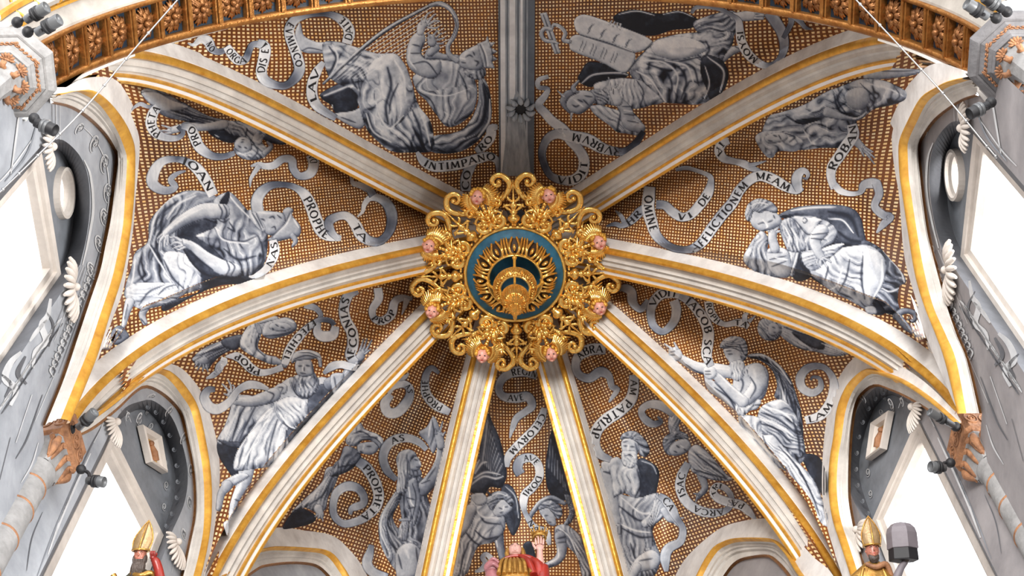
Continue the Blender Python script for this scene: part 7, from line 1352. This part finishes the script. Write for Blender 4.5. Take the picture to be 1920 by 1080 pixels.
f.tube(mb, [(62, 14, -18), (66, 18, -14), (66, 20, -9)], [2, 1.8, 1.3], 7); mb.build('hand', 'darkhair', root)
mb = MB(); a = np.arange(6)*PI/3+.3; rows = [[f.p(54+r*math.cos(t), 14+r*.8*math.sin(t), z) for t in a] for r, z in ((.1, -22), (27, -22), (28, -20), (26, 34), (24, 38), (.1, 38))]; mb.grid(rows, closev=True)
o = mb.build('held_model', 'black', smooth=False); tag(o, 'dark six-sided box-like model held up by the gold-clad statue at lower right', 'model')
mb = MB(); rows = [[f.p(54+r*math.cos(t), 14+r*.8*math.sin(t), z) for t in a] for r, z in ((27.5, 0), (29.5, 1), (29, 30), (26, 40), (18, 48), (.1, 52))]; mb.grid(rows, closev=True); mb.build('lit_upper_block', 'greycloth', o, False)  # grey block carries the lit top in its colour, black the underside
mb = MB(); t = np.linspace(0, 5.4, 22); f.tube(mb, [(-38+9*(1-q/8)*math.cos(q), 20, -62+13*(1-q/8)*math.sin(q)) for q in t], [2.6, 2.2, 1.4]); f.tube(mb, [(-29, 20, -62), (-30, 18, -90), (-31, 14, -130)], [2.6, 2.6, 2.6]); o = mb.build('crosier', 'black'); tag(o, 'dark curled crosier head left of the gold-clad statue at lower right', 'crosier')
base(Fig((1636, 1034), 13.2, 48), [o_ for o_ in bpy.data.objects if o_.name.startswith('bishop_statue')][-1], 60, 30, 'statuegold')
# crowned woman at centre
f = Fig((966, 1034), 14.0, 12); root = empty('woman_statue', tuple(f.p(0, 0, -140)), 'painted statue of woman in red and gold raising her hand at bottom centre', 'statue')
f.face(root, 'paleskin', 12, 0, 0, 0)
mb = MB()
for q in range(22):
    t = -0.5+q/21*(PI+1.0); f.ball(mb, 14*math.cos(t), -3-9*abs(math.sin(t)), 2+12*math.sin(t), 4.6, 5, 5, 7)
for e_ in (-1, 1): f.tube(mb, [(e_*13, 0, 6), (e_*15.5, 2, -8), (e_*14, 3, -22), (e_*17, 2, -32)], [4, 4.5, 3.6, 2])
mb.build('golden_hair', 'statuegold', root)
mb = f.loft([(0, -4, -20, 8, 8), (0, -4, -28, 22, 14), (0, -4, -38, 40, 20), (0, -3, -56, 44, 26), (0, -3, -90, 46, 30), (0, -3, -140, 46, 30)])
for q in range(7): f.tube(mb, [(-20+q*6, 16, -36), (-26+q*8.5, 24, -56), (-30+q*10, 26, -90)], [2, 3.6, 4.5])
mb.build('gilt_dress', 'statuegold', root)
mb = MB(); f.tube(mb, [(-34, 6, -44), (-16, 14, -33), (4, 16, -31), (24, 14, -34), (40, 10, -46)], [3, 3.4, 3.4, 6, 9]); f.tube(mb, [(30, 14, -42), (42, 16, -58), (46, 12, -90)], [8, 11, 13]); f.tube(mb, [(8, 18, -32), (24, 24, -54), (34, 24, -92)], [3, 6, 7]); mb.build('red_mantle', 'red', root)
mb = MB(); f.tube(mb, [(44, 10, -82), (46, 16, -56), (46, 20, -36), (46, 22, -24)], [11, 8.5, 6, 5.6]); f.ball(mb, 46, 23, -16, 8, 4.2, 10)
for x, z, h in ((39.5, -9, 17), (44, -7, 21), (48.5, -7, 20), (52.5, -9, 16)): f.tube(mb, [(x, 23, z), (x+(x-46)*.12, 26, z+h*.55), (x+(x-46)*.2, 24, z+h)], [2.1, 2.0, 1.3], 8)
f.tube(mb, [(39, 22, -20), (34.5, 25, -12), (33, 25, -4)], [2.4, 2.2, 1.5], 8); mb.build('raised_hand', 'paleskin', root)
mb = MB(); f.tube(mb, [(46, 10, -120), (50, 12, -84), (52, 14, -60)], [15, 14, 10]); mb.build('red_sleeve', 'red', root)
mb = MB(); mb.ball(f.p(-42, 16, -62), np.array([16, 14, 15])*f.k, 12); f.tube(mb, [(-50, 22, -58), (-40, 30, -54), (-30, 26, -60)], [3, 4, 3]); f.tube(mb, [(-52, 20, -70), (-40, 30, -68), (-28, 24, -74)], [3, 4, 3]); f.tube(mb, [(-44, 10, -60), (-40, 10, -90), (-38, 8, -130)], [12, 15, 16]); mb.build('rose_sleeve', 'rose', root)
a = np.linspace(0, 2*PI, 25); mb = MB(); mb.tube([f.p(46+12*math.cos(t), 20+10*math.sin(t), 14) for t in a], 1.8*f.k, 7, caps=False); mb.grid([[f.p(46+r*math.cos(t), 20+r*.83*math.sin(t), z) for t in a[:-1]] for r, z in ((12, 13), (12.6, 17), (13, 24))], closev=True)
for q in range(8):
    t = q*PI/4; f.tube(mb, [(46+12.6*math.cos(t), 20+10.5*math.sin(t), 20), (46+14.5*math.cos(t), 20+12*math.sin(t), 29), (46+15*math.cos(t), 20+12.5*math.sin(t), 37)], [2.4, 1.8, .5], 7); f.ball(mb, 46+15*math.cos(t), 20+12.5*math.sin(t), 38, 2.2, 2.2, 2.2, 7)
    f.tube(mb, [(46+12.6*math.cos(t+.39), 20+10.5*math.sin(t+.39), 20), (46+13.5*math.cos(t+.39), 20+11.5*math.sin(t+.39), 28)], [1.8, .5], 6)
o = mb.build('crown', 'statuegold'); tag(o, 'spiked golden crown held aloft by the woman statue at bottom centre', 'crown')
base(f, root, 46, 30, 'statuegold')
